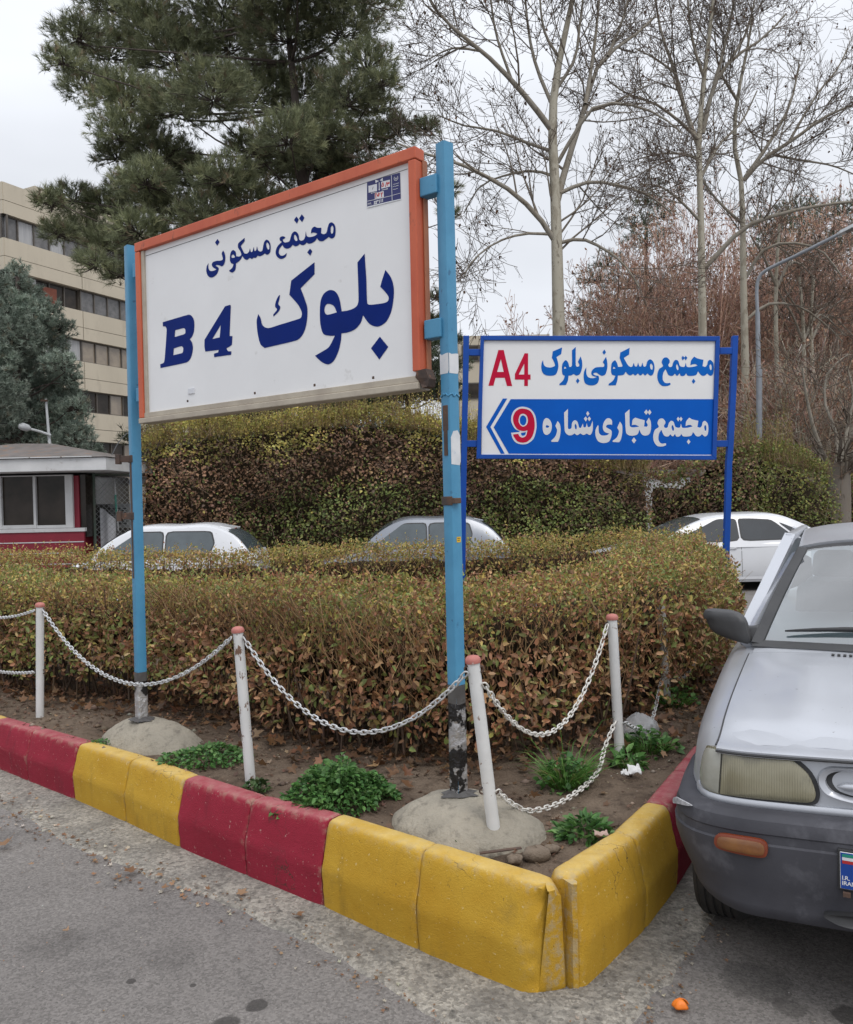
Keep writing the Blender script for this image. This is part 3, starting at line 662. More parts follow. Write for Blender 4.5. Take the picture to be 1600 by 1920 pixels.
w_bluk = [[[(1222, 30, 1), (1240, 300, 1), (1250, 560), (1275, 578), (1400, 565), (1465, 545), (1480, 500), (1450, 450), (1390, 385, 1), (1410, 310), (1445, 205, 1), (1500, 280), (1530, 370), (1535, 480), (1510, 640), (1460, 750), (1400, 800), (1340, 812), (1270, 780), (1205, 690, 1), (1180, 770), (1120, 840), (1040, 875), (973, 885, 1), (968, 960), (940, 1080), (890, 1180), (830, 1217), (760, 1190), (690, 1125, 1), (770, 1078), (840, 1030), (903, 910, 1), (840, 910), (780, 890), (750, 800), (742, 680), (750, 540), (785, 460), (850, 420), (910, 440), (950, 510), (976, 650, 1), (1060, 635), (1130, 600), (1155, 545), (1155, 400, 1), (1145, 125, 1)],
  [(830, 568), (890, 590), (925, 660, 1), (820, 685), (792, 650), (800, 590)]],
 dia((1385, 920), (1475, 1030), (1380, 1165), (1290, 1045)),
 [[(685, 122, 1), (685, 250, 1), (535, 402, 1), (570, 490), (605, 600), (608, 700), (590, 820), (550, 910), (490, 960), (150, 1042, 1), (105, 1000), (75, 880), (65, 750), (82, 678, 1), (105, 720), (130, 800), (190, 828), (320, 790), (500, 735), (540, 715), (548, 660), (510, 580), (415, 470, 1), (435, 320, 1)]],
 [[(315, 470, 1), (308, 520), (296, 572), (318, 602), (300, 650), (245, 705, 1), (242, 685, 1), (283, 628), (263, 600), (270, 545), (295, 490)]]]
for o_, z_ in ((w_mojtama, Z1), (w_maskuni, Z1), (w_b4, Z2), (w_bluk, Z3)):
    letters(o_, z_, BF, nv, .0015).build('lettering', m_navy, panel)
# address sticker in the upper corner of the panel
m_sblue = pmat('sticker_blue', (.012, .015, .13), (.010, .012, .11), 6, .35, bstr=0)
m_sred = pmat('sticker_red', (.55, .02, .02), rough=.5, bstr=0)
def Sq(px, py, lift=.0015): return onplane(px, py, BF+nv*lift, nv)
def sz(x, y, lift=.0015): return Sq(670+x/13.333, 300+y/13.333, lift)
stick = MB().poly([[sz(*q) for q in ((245, 545), (1070, 308), (1090, 985), (245, 1200))]]).build('address_sticker', m_sblue, panel)
w_ = MB()
for quad in (((280, 645), (495, 590), (495, 770), (285, 815)), ((600, 540), (815, 490), (822, 660), (605, 715)), ((440, 825), (660, 770), (668, 925), (440, 975)),
             ((450, 490), (545, 520), (460, 575)), ((560, 505), (640, 440), (642, 525)),
             ((848, 372), (860, 370), (880, 1000), (868, 1003)), ((250, 1022), (868, 882), (868, 892), (250, 1034)), ((868, 878), (1083, 818), (1083, 828), (868, 888)),
             ((248, 1160), (1090, 965), (1090, 985), (245, 1200)),
             ((540, 560), (560, 555), (560, 720), (575, 715), (552, 765), (530, 728), (542, 724)), ((340, 830), (365, 808), (367, 818), (490, 790), (490, 800), (367, 832), (368, 842)), ((610, 745), (740, 712), (740, 700), (772, 712), (740, 738), (740, 726), (612, 757))):
    w_.poly([[sz(*q, .0022) for q in quad]])
w_.build('print', m_vwhite, stick)
def stroke(mb, pts, w, lift):
    P = [np.array(p, float) for p in pts]
    for a, b in zip(P[:-1], P[1:]):
        d_ = (b-a)/np.linalg.norm(b-a); e = np.array([-d_[1], d_[0]])*w/2; a2 = a-d_*w*.3; b2 = b+d_*w*.3
        mb.poly([[sz(*q, lift) for q in (a2-e, b2-e, b2+e, a2+e)]]); lift += 1e-5
r_ = MB()
for st_ in ([(640, 560), (620, 620), (615, 655), (640, 660), (660, 645), (655, 600), (640, 560)], [(735, 560), (705, 665)], [(745, 545), (760, 640)], [(750, 590), (770, 590), (780, 555)], [(780, 590), (798, 585), (800, 545)],
            [(455, 830), (468, 950)], [(480, 830), (512, 905)], [(535, 815), (512, 905)], [(560, 825), (535, 905)], [(595, 810), (612, 915)], [(600, 850), (622, 845), (630, 800)]):
    stroke(r_, st_, 17, .0028)
r_.build('red_numerals', m_sred, stick)
k_ = MB(); stroke(k_, [(400, 665), (380, 735)], 10, .0028); k_.build('handwritten_mark', m_darktape, stick)
e_ = MB()
ang = np.linspace(-.7, math.pi+.7, 14)
for i in range(len(ang)-1): stroke(e_, [(970+48*math.cos(ang[i]), 455-5+60*math.sin(ang[i])-(math.cos(ang[i]))*12), (970+48*math.cos(ang[i+1]), 455-5+60*math.sin(ang[i+1])-(math.cos(ang[i+1]))*12)], 12, .0026)
stroke(e_, [(950, 465), (970, 478), (995, 440)], 14, .0026); stroke(e_, [(955, 440), (960, 465)], 10, .0026)
for y0, x0, x1 in ((610, 900, 1045), (662, 895, 1040), (738, 895, 1020)): 
    for xx in np.linspace(x0, x1-26, 6): stroke(e_, [(xx, y0-(xx-900)*.25+random.uniform(-8, 8)), (xx+20, y0-(xx+20-900)*.25+random.uniform(-8, 8))], 9, .0024)
e_.build('emblem_and_small_print', m_vwhite, stick)
a0 = sz(420, 1108, .002); a1 = sz(800, 992, .002); rt = (a1-a0)/np.linalg.norm(a1-a0)
sc_ = np.linalg.norm(sz(420, 1108)-sz(420, 1030))
upv = up-rt*np.dot(up, rt); upv /= np.linalg.norm(upv)
text_mesh('329111', sc_*1.35, (a0, rt, upv, nv), 'code_number', m_vwhite, stick, lift=.0008, offset=.001)
text_mesh('PM:', sc_*1.15, (sz(262, 1140, .002), rt, upv, nv), 'code_prefix', m_vwhite, stick, lift=.0008)
for o_ in stick.children:
    pass

# ------------------------------------------------------------------ second sign, beyond the hedge
A4Y = 7.0; an = np.array([0, -1., 0]); AP = np.array([0, A4Y, 0])
s2 = thing('direction_sign', 'smaller blue framed sign behind the hedge, with red A4 and a red 9', 'sign', (1.48, 7.0, 0.3))
def ap(px, py, off=0.0): return onplane(px, py, AP+an*off, an)
w2 = MB(); c = [ap(903, 858), ap(1342, 860), ap(1349, 633), ap(906, 632)]
w2.poly([c], np.array([0, .035, 0])); pan2 = w2.build('panel', m_white, s2, fixn=True)
OUT4 = [ap(894, 860, .02), ap(1344, 862, .02), ap(1351, 630, .02), ap(902, 629, .02)]
INN4 = [ap(902, 852, .02), ap(1336, 854, .02), ap(1343, 639, .02), ap(908, 637.5, .02)]
for i in range(4):
    j = (i+1) % 4; q = [OUT4[i], OUT4[j], INN4[j], INN4[i]]; bk = np.array([0, .06, 0])
    MB().hexa([p+bk for p in q]+q).build('frame_rail', m_royal, s2, fixn=True, bevel=.003)
for side, ctrl in (('l', [(874.5, 630), (873, 720), (870.5, 845), (869, 930), (868, 1020)]), ('r', [(1378, 630), (1374.5, 730), (1369, 838), (1366.5, 870), (1365, 940), (1362, 1030)])):
    P = [atd(x, y, A4Y+.02) for x, y in ctrl]; P.append(P[-1]+(P[-1]-P[-2])/abs(P[-1][2]-P[-2][2])*(P[-1][2]-.24))
    rings = [[p+np.array([sx*.024, sy*.024, 0]) for sx, sy in ((-1, -1), (1, -1), (1, 1), (-1, 1))] for p in P]
    MB().loft(rings, caps=True).build('post', m_royal, s2, bevel=.003, fixn=True)
for x0, x1, y in ((878, 904, 661), (872, 897, 832), (1349, 1374, 658), (1342, 1369, 832)):
    a, b_ = atd(x0, y, A4Y+.02), atd(x1, y, A4Y+.02)
    MB().bar(a, b_, .04, .055).build('bracket', m_royal, s2, bevel=.003)
# writing
Z4 = (900, 640, 6.957); Z5 = (1090, 640, 6.154); Z6 = (900, 745, 6.957); Z7 = (1100, 745, 6.4)
red_a4 = [[[(242, 112, 1), (312, 112, 1), (422, 582, 1), (355, 582, 1), (325, 475, 1), (205, 475, 1), (178, 578, 1), (112, 578, 1)], [(275, 230, 1), (312, 398, 1), (225, 398, 1)]],
 [[(585, 155, 1), (630, 155, 1), (630, 432, 1), (662, 432, 1), (662, 498, 1), (628, 498, 1), (628, 582, 1), (580, 582, 1), (580, 498, 1), (458, 498, 1), (458, 425, 1)], [(580, 290, 1), (580, 432, 1), (508, 432, 1)]]]
blu2 = [[[(1075, 78, 1), (1062, 165, 1), (1000, 205, 1), (1020, 270), (1025, 340), (1000, 420), (960, 445), (880, 445), (825, 415), (803, 350), (808, 280), (825, 243, 1), (835, 300), (860, 330), (920, 340), (965, 328), (982, 310), (960, 250), (940, 215, 1), (952, 130, 1)]],
 [[(1252, 72, 1), (1252, 300), (1263, 328), (1285, 328), (1300, 310), (1280, 265, 1), (1315, 195, 1), (1335, 260), (1335, 340), (1310, 420), (1265, 445), (1225, 425, 1), (1190, 444), (1158, 446, 1), (1150, 510), (1125, 568, 1), (1040, 572, 1), (1038, 555, 1), (1085, 510), (1110, 450, 1), (1080, 430), (1072, 370), (1080, 290), (1120, 245), (1155, 280), (1166, 332, 1), (1190, 330), (1203, 305), (1203, 115, 1)], [(1110, 328), (1132, 350, 1), (1100, 355)]],
 dia((1278, 480), (1302, 515), (1276, 552), (1255, 515))]
muni2 = [[[(288, 178, 1), (302, 240), (302, 310), (280, 380), (240, 397), (210, 385, 1), (180, 362), (150, 364), (142, 378), (168, 393), (200, 398), (207, 435), (190, 480), (150, 505), (90, 505), (45, 480), (30, 420), (35, 350), (60, 298, 1), (62, 375), (85, 414), (135, 424), (185, 411, 1), (135, 398), (118, 372), (126, 335), (165, 302), (220, 295), (262, 292), (268, 265), (250, 240, 1), (270, 205)]],
 dia((268, 93), (288, 125), (265, 155), (246, 125)),
 [[(800, 207), (835, 240), (848, 310), (830, 380), (800, 395), (765, 370, 1), (740, 393), (715, 370, 1), (685, 393), (655, 370, 1), (627, 393), (600, 375, 1), (570, 392), (540, 380), (515, 350, 1), (490, 385), (425, 394, 1), (418, 450), (400, 506, 1), (318, 508, 1), (318, 490, 1), (370, 450), (396, 396, 1), (355, 380), (345, 320), (355, 250), (390, 218), (415, 250), (427, 294, 1), (455, 292), (478, 284), (445, 190, 1), (453, 128, 1), (560, 73, 1), (555, 150, 1), (493, 190, 1), (535, 265), (560, 290), (590, 290), (608, 245, 1), (622, 286), (645, 285), (658, 243, 1), (673, 286), (693, 285), (708, 243, 1), (722, 288), (748, 285), (765, 230)],
  [(808, 255), (828, 285), (822, 325), (805, 320), (795, 280)], [(378, 292), (398, 312, 1), (370, 316)]]]
moj2 = [[[(1492, 213), (1525, 250), (1532, 320), (1520, 380), (1490, 397), (1455, 370, 1), (1430, 393), (1390, 393), (1350, 345, 1), (1330, 385), (1290, 397), (1232, 395), (1212, 367, 1), (1190, 396), (1152, 397), (1138, 367, 1), (1110, 397), (1082, 372, 1), (1055, 397), (1010, 388), (975, 318, 1), (947, 370), (943, 440), (975, 480), (1030, 478, 1), (1030, 500), (990, 515), (930, 510), (890, 460), (880, 390), (900, 320), (945, 285), (930, 240), (950, 195), (990, 185), (1020, 215), (1022, 242), (1006, 272), (1020, 295), (1048, 290), (1065, 240), (1090, 213), (1120, 225), (1140, 280), (1165, 293), (1195, 290), (1208, 245, 1), (1220, 290), (1245, 297), (1295, 292), (1345, 279, 1), (1320, 262), (1290, 264), (1262, 275, 1), (1270, 220), (1305, 175, 1), (1340, 195), (1413, 212, 1), (1402, 285, 1), (1433, 293), (1455, 270), (1465, 230)],
  [(1495, 262), (1508, 290), (1503, 330), (1490, 325), (1482, 285)], [(1108, 262), (1125, 300), (1120, 330), (1105, 322), (1097, 285)]],
 dia((1175, 165), (1195, 190), (1175, 220), (1157, 190)), dia((1207, 165), (1227, 190), (1207, 220), (1190, 190)), dia((1297, 430), (1320, 460), (1297, 490), (1278, 460))]
letters(red_a4, Z4, AP, an, .002).build('red_lettering', m_crim, pan2)
letters(blu2, Z4, AP, an, .002).build('lettering', m_letblue, pan2)
letters(muni2, Z5, AP, an, .002).build('lettering', m_letblue, pan2)
letters(moj2, Z5, AP, an, .002).build('lettering', m_letblue, pan2)
fld = MB().poly([[ap(*q, .002) for q in ((958, 748.3), (1339, 748.3), (1335.5, 852.3), (954.5, 850.5), (926, 801))]])
fld.poly([[ap(900+x/6.957, 745+y/6.957, .002) for x, y in ((300, 15), (358, 15), (138, 385), (325, 735), (275, 735), (82, 385))]])
field = fld.build('blue_arrow_field', m_field, pan2)
halo = [[[(570, 122), (660, 150), (720, 230), (740, 340), (735, 430), (700, 540), (630, 600), (560, 613), (480, 595), (430, 540), (408, 462, 1), (512, 452, 1), (520, 440, 1), (460, 410), (415, 330), (410, 260), (440, 180), (500, 132)], [(565, 235), (600, 260), (608, 310), (590, 355), (560, 365), (530, 340), (522, 290), (535, 250)], [(537, 464, 1), (603, 452, 1), (592, 488), (560, 502), (540, 486)]]]
nine = [[[(570, 147), (650, 172), (698, 240), (716, 330), (710, 430), (678, 520), (620, 576), (560, 590), (492, 573), (449, 520), (432, 484, 1), (503, 475, 1), (520, 508), (560, 524), (602, 500), (622, 430, 1), (560, 438), (490, 413), (444, 340), (434, 260), (462, 192), (510, 155)], [(565, 212), (610, 235), (628, 300), (612, 355), (565, 382), (525, 355), (505, 300), (525, 230)]]]
letters(halo, Z6, AP, an, .0035).build('numeral_outline', m_vwhite, field)
letters(nine, Z6, AP, an, .005).build('red_numeral', m_crim, field)
shom = [[[(865, 270), (910, 290), (940, 360), (925, 450), (880, 488), (840, 475), (820, 400), (830, 310)], [(870, 362), (905, 378), (890, 395), (862, 390)]],
 [[(1015, 308, 1), (1045, 350), (1055, 430), (1040, 530), (1020, 580, 1), (935, 580, 1), (932, 565, 1), (985, 510), (1008, 430), (985, 370, 1)]],
 [[(1150, 150, 1), (1150, 400), (1165, 415), (1195, 400), (1205, 330), (1240, 298), (1275, 320), (1295, 390), (1320, 395), (1345, 340, 1), (1355, 388), (1383, 385), (1395, 335, 1), (1410, 385), (1440, 382), (1455, 350), (1470, 305, 1), (1475, 360), (1470, 440), (1440, 490), (1395, 472, 1), (1352, 490), (1312, 470, 1), (1270, 492), (1235, 470, 1), (1200, 492), (1150, 490), (1110, 440), (1100, 200, 1)], [(1250, 345), (1265, 380), (1258, 418), (1243, 405), (1238, 365)]],
 dia((1408, 180), (1430, 212), (1408, 244), (1388, 212)), dia((1383, 248), (1404, 280), (1383, 315), (1357, 278)), dia((1428, 248), (1450, 280), (1428, 312), (1407, 280))]
tej = [[[(270, 250), (305, 275), (308, 330, 1), (285, 325), (250, 330), (235, 355), (260, 372), (300, 400), (300, 460), (270, 530), (200, 548), (140, 525), (110, 460), (110, 390), (135, 335, 1), (145, 340, 1), (150, 420), (180, 455), (240, 455), (275, 435, 1), (220, 415), (197, 370), (205, 310), (235, 262)]],
 [[(402, 290, 1), (428, 335), (430, 420), (415, 500), (395, 538, 1), (315, 535, 1), (315, 520, 1), (365, 480), (390, 410), (370, 365, 1)]],
 [[(517, 143, 1), (520, 340), (545, 358), (590, 358), (635, 350, 1), (605, 335), (570, 328), (545, 335, 1), (555, 270), (585, 243, 1), (630, 257), (700, 275, 1), (692, 350, 1), (725, 350), (735, 330), (718, 295, 1), (750, 243, 1), (772, 290), (775, 380), (750, 445), (690, 458), (655, 430), (635, 385, 1), (615, 440), (570, 458), (510, 455), (475, 420), (463, 190, 1)]],
 dia((720, 145), (740, 178), (718, 210), (692, 178)), dia((758, 145), (780, 180), (757, 212), (735, 180)), dia((570, 480), (598, 515), (570, 553), (543, 517))]
letters(shom, Z6, AP, an, .0035).build('white_lettering', m_vwhite, field)
letters(tej, Z7, AP, an, .0035).build('white_lettering', m_vwhite, field)
letters(moj2, (1085.6, 755.2, 6.3), AP, an, .0035).build('white_lettering', m_vwhite, field)

# ================================================================== BOLLARDS AND CHAINS
m_bol = pmat('chipped_white_paint', (0.66, 0.66, 0.65), (0.58, 0.58, 0.57), 7, 0.5, bscale=60, bstr=0.25, spots=(0.20, 0.12, 0.08), spot_scale=24, spot_lo=0.66, spot_hi=0.70)
m_bol2 = pmat('flaking_white_paint', (0.66, 0.66, 0.65), (0.56, 0.56, 0.55), 7, 0.5, bscale=60, bstr=0.3, spots=(0.16, 0.09, 0.06), spot_scale=21, spot_lo=0.585, spot_hi=0.61, stretch=(1, 1, .45))
m_cap = pmat('faded_red_cap', (0.48, 0.17, 0.14), (0.38, 0.13, 0.11), 30, 0.6, bstr=0.3, spots=(0.6, 0.5, 0.47), spot_scale=60, spot_lo=.62, spot_hi=.7)
m_chain = pmat('galvanised_chain', (0.60, 0.61, 0.62), (0.48, 0.48, 0.48), 25, 0.5, metal=0.25, bscale=120, bstr=0.2, spots=(0.22, 0.12, 0.08), spot_scale=14, spot_lo=.66, spot_hi=.71)
m_chainw = pmat('white_painted_chain', (0.68, 0.66, 0.62), (0.56, 0.54, 0.50), 25, 0.55, bscale=120, bstr=0.2, spots=(0.28, 0.15, 0.10), spot_scale=16, spot_lo=.62, spot_hi=.68)
BOL = {}
def bollard(key, base_px, top_px, label, mat, ring_z=None, base=None, top=None):
    A = atz(*base_px, .3) if base is None else np.array(base, float)
    B = atd(*top_px, A[1]) if top is None else np.array(top, float)
    ax = (B-A)/np.linalg.norm(B-A); A2 = A-ax*.14
    t = thing('bollard', label, 'bollard', A, 'white chain bollards')
    mb = MB().tube([A2+(B-A2)*s for s in np.linspace(0, 1, 8)], .0245, 20)
    if ring_z is not None:
        p = A+(B-A)*ring_z
    mb.build('pole', mat, t, smooth=40)
    Mx = Matrix.Translation(B-ax*.006) @ Vector([float(v) for v in ax]).to_track_quat('Z', 'Y').to_matrix().to_4x4()
    MB().lathe([(0.0, -.004), (.029, -.004), (.0305, .004), (.029, .013), (.022, .021), (.010, .0245), (0.0002, .025)], 24, Mx).build('cap', m_cap, t, smooth=50)
    rg = MB()
    for zt in ([.955] if ring_z is None else [.955, ring_z]):
        p = A+(B-A)*zt
        for sx in (-1, 1):
            ring = [p+np.array([sx*(.024+.012*math.sin(a)), -.008, .012*math.cos(a)]) for a in np.linspace(0, math.pi, 9)]
            rg.tube(ring, .0035, 6)
    rg.build('chain_eye', m_rust, t, smooth=True)
    BOL[key] = (A, B); return t
bollard(0, None, None, 'white bollard beyond the left edge of the photo', m_bol, .35, base=(-3.95, 6.65, .23), top=(-3.93, 6.65, .96))
bollard(1, (75, 1335), (75, 1135), 'upright white bollard nearest the left edge of the photo', m_bol, .38)
bollard(2, (470, 1465), (446, 1182), 'white bollard with rust chips, between the two blue sign posts', m_bol2, .32)
bollard(3, (930, 1585), (887, 1238), 'strongly leaning white bollard in front of the near blue post, closest to the kerb corner', m_bol, .30)
bollard(4, (1163, 1425), (1148, 1158), 'white bollard between the near blue post and the silver car, grass at its foot', m_bol, .28)
bollard(5, (1252, 1332), (1240, 1130), 'white bollard half swallowed by the hedge, left of the car mirror', m_bol, .25)
bollard(6, (1320, 1275), (1313, 1170), 'farthest small white bollard buried in the hedge behind the car mirror', m_bol, .3, base=atz(1320, 1262, .3), top=atd(1314, 1150, 5.9))
def chain(P, label, mat, pitch=.0285):
    P = np.asarray(P, float); s = np.concatenate([[0], np.cumsum(np.linalg.norm(np.diff(P, axis=0), axis=1))])
    n = max(2, int(s[-1]/pitch)); tt = (np.arange(n)+.5)*s[-1]/n
    mb = MB()
    for i, t in enumerate(tt):
        c = np.array([np.interp(t, s, P[:, k]) for k in range(3)])
        a = np.array([np.interp(max(t-.01, 0), s, P[:, k]) for k in range(3)]); b = np.array([np.interp(min(t+.01, s[-1]), s, P[:, k]) for k in range(3)])
        T = (b-a)/np.linalg.norm(b-a); side = np.cross(T, [0, 0, 1.]); side /= np.linalg.norm(side); nn = np.cross(side, T)
        ph = (math.pi/2 if i % 2 else 0)+random.uniform(-.25, .25)+.6
        u = side*math.cos(ph)+nn*math.sin(ph); w = np.cross(T, u)
        L, R = pitch*.50, .0088; loop = []
        for k in range(6): al = -math.pi/2+math.pi*k/5; loop.append(c+T*(L*.68+R*math.cos(al))+u*R*math.sin(al))
        for k in range(6): al = math.pi/2+math.pi*k/5; loop.append(c+T*(-L*.68+R*math.cos(al))+u*R*math.sin(al))
        m = len(loop); V = []; r = .0034
        for k in range(m):
            tg = loop[(k+1) % m]-loop[k-1]; tg /= np.linalg.norm(tg); e = np.cross(w, tg)
            for q in range(6):
                a2 = 2*math.pi*q/6; V.append(loop[k]+r*(w*math.cos(a2)+e*math.sin(a2)))
        mb.add(V, [(k*6+q, k*6+(q+1) % 6, ((k+1) % m)*6+(q+1) % 6, ((k+1) % m)*6+q) for k in range(m) for q in range(6)])
    o = mb.build('chain', mat, smooth=True, origin=P[len(P)//2])
    return tag(o, label, 'chain', 'chains slung between the bollards')
def bp(k, t): A, B = BOL[k]; return A+(B-A)*t
def sagc(a, b, sag, n=40):
    t = np.linspace(0, 1, n)[:, None]; a = np.asarray(a); b = np.asarray(b)
    return a*(1-t)+b*t-np.array([0, 0, 1.])*sag*4*t*(1-t)
off = np.array([.03, -.02, 0]); offm = np.array([-.03, -.02, 0])
chain(sagc(bp(0, .955)+off, bp(1, .955)+offm, .10), 'upper chain running off the left edge from the leftmost bollard', m_chain)
chain(sagc(bp(0, .35)+off, bp(1, .38)+offm, .06), 'lower chain running off the left edge from the leftmost bollard', m_chain)
chain(sagc(bp(1, .955)+off, bp(2, .955)+offm, .335), 'grey chain sagging across the far blue sign post', m_chain)
chain(sagc(bp(2, .955)+off, bp(3, .94)+offm, .325), 'grey chain sagging between the two blue posts and crossing the near one', m_chain)
chain(sagc(bp(3, .88)+off, bp(4, .955)+offm, .345), 'white painted chain sagging steeply between the leaning bollard and the one beside the car', m_chainw)
c4p = [bp(3, .30)+np.array([.03, -.01, 0]), atd(962, 1508, 3.2), atd(1000, 1520, 3.28), atd(1060, 1500, 3.45), atd(1118, 1452, 3.72), atd(1135, 1400, 3.9), bp(4, .28)+np.array([-.02, -.03, 0])]
chain(curve3(c4p, 8), 'lower chain drooping to the soil from the leaning bollard, grass growing through it', m_chainw)
chain(curve3([bp(4, .27)+off, atd(1195, 1366, 4.25), atd(1222, 1352, 4.55), bp(5, .3)+offm], 8), 'short lower chain passing in front of the clear plastic bag', m_chain)
chain(curve3([bp(5, .3)+off, atd(1285, 1268, 5.3), bp(6, .3)+offm], 8), 'far lower chain under the hedge near the car mirror', m_chain)
# ================================================================== VEGETATION
def unit(v): return v/(np.linalg.norm(v, axis=-1, keepdims=True)+1e-12)
def rnd(n): return unit(RNG.normal(size=(n, 3)))
def leaf_arrays(P, size, tint, axis=None, nrm=None, width=0.52, jit=0.8):
    """folded six-point leaves: P (n,3); axis = growth direction, nrm = face direction"""
    n = len(P); size = np.broadcast_to(size, (n,))[:, None]
    a = rnd(n) if axis is None else unit(np.broadcast_to(axis, (n, 3))+jit*rnd(n))
    m = rnd(n) if nrm is None else unit(np.broadcast_to(nrm, (n, 3))+jit*rnd(n))
    s = unit(np.cross(a, m)); m = np.cross(s, a)
    w = size*width*.5*RNG.uniform(.75, 1.2, (n, 1)); fold = RNG.uniform(.1, .7, (n, 1))*w; curl = RNG.uniform(-.05, .28, (n, 1))*size
    V = np.stack([P, P+a*size*.30+s*w*.92+m*fold, P+a*size*.68+s*w*.78+m*(fold-curl*.4), P+a*size-m*curl, P+a*size*.68-s*w*.78+m*(fold-curl*.4), P+a*size*.30-s*w*.92+m*fold], 1).reshape(-1, 3)
    b = np.arange(n)[:, None]*6
    F = np.stack([b+[[0, 1, 2, 3]], b+[[0, 3, 4, 5]]], 1).reshape(-1, 4)
    return V, F, np.repeat(tint, 6, 0)
def cat_arrays(L):
    V = []; F = []; T = []; o = 0
    for v, f, t in L: V.append(v); F.append(f+o); T.append(t); o += len(v)
    return np.concatenate(V), np.concatenate(F), np.concatenate(T)
def vtubes(P, R, m=3, tint=(.1, .08, .06)):
    """many tubes at once: P (n,k,3), R (n,k)"""
    n, k, _ = P.shape
    T = np.gradient(P, axis=1); T = unit(T); ref = rnd(n)[:, None, :]
    u = unit(np.cross(ref, T)); w = np.cross(T, u)
    a = 2*np.pi*np.arange(m)/m
    V = P[:, :, None, :]+R[:, :, None, None]*(u[:, :, None, :]*np.cos(a)[None, None, :, None]+w[:, :, None, :]*np.sin(a)[None, None, :, None])
    b = (np.arange(n)[:, None, None]*k+np.arange(k-1)[None, :, None])*m; q = np.arange(m)[None, None, :]
    F = np.stack([b+q, b+(q+1) % m, b+m+(q+1) % m, b+m+q], -1).reshape(-1, 4)
    t = np.broadcast_to(np.asarray(tint, float), (n, 3)) if np.ndim(tint) < 2 else tint
    return V.reshape(-1, 3), F, np.repeat(t, k*m, 0)
def pick(n, pal, w):
    """leaf colours drawn from a palette with a little spread"""
    pal = np.asarray(pal, float); i = RNG.choice(len(pal), n, p=np.asarray(w)/np.sum(w))
    return pal[i]*RNG.uniform(.72, 1.28, (n, 1))*RNG.uniform(.92, 1.08, (n, 3))
def pick_w(pal, W):
    pal = np.asarray(pal, float); W = W/W.sum(1, keepdims=True); c = np.cumsum(W, 1); r = RNG.random((len(W), 1))
    i = np.minimum((r > c).sum(1), len(pal)-1)
    return pal[i]*RNG.uniform(.70, 1.30, (len(W), 1))*RNG.uniform(.92, 1.08, (len(W), 3))
m_leaf = leaf_mat('leaf', .48, .28, .35); m_needle = leaf_mat('needle', .55, .15, .3); m_twig = leaf_mat('twig', .8, 0, .2)
m_core = pmat('hedge_inner_twigs', (.055, .040, .026), (.030, .024, .016), 22, .95, bscale=40, bstr=1.0, bdist=.04, spec=.1)

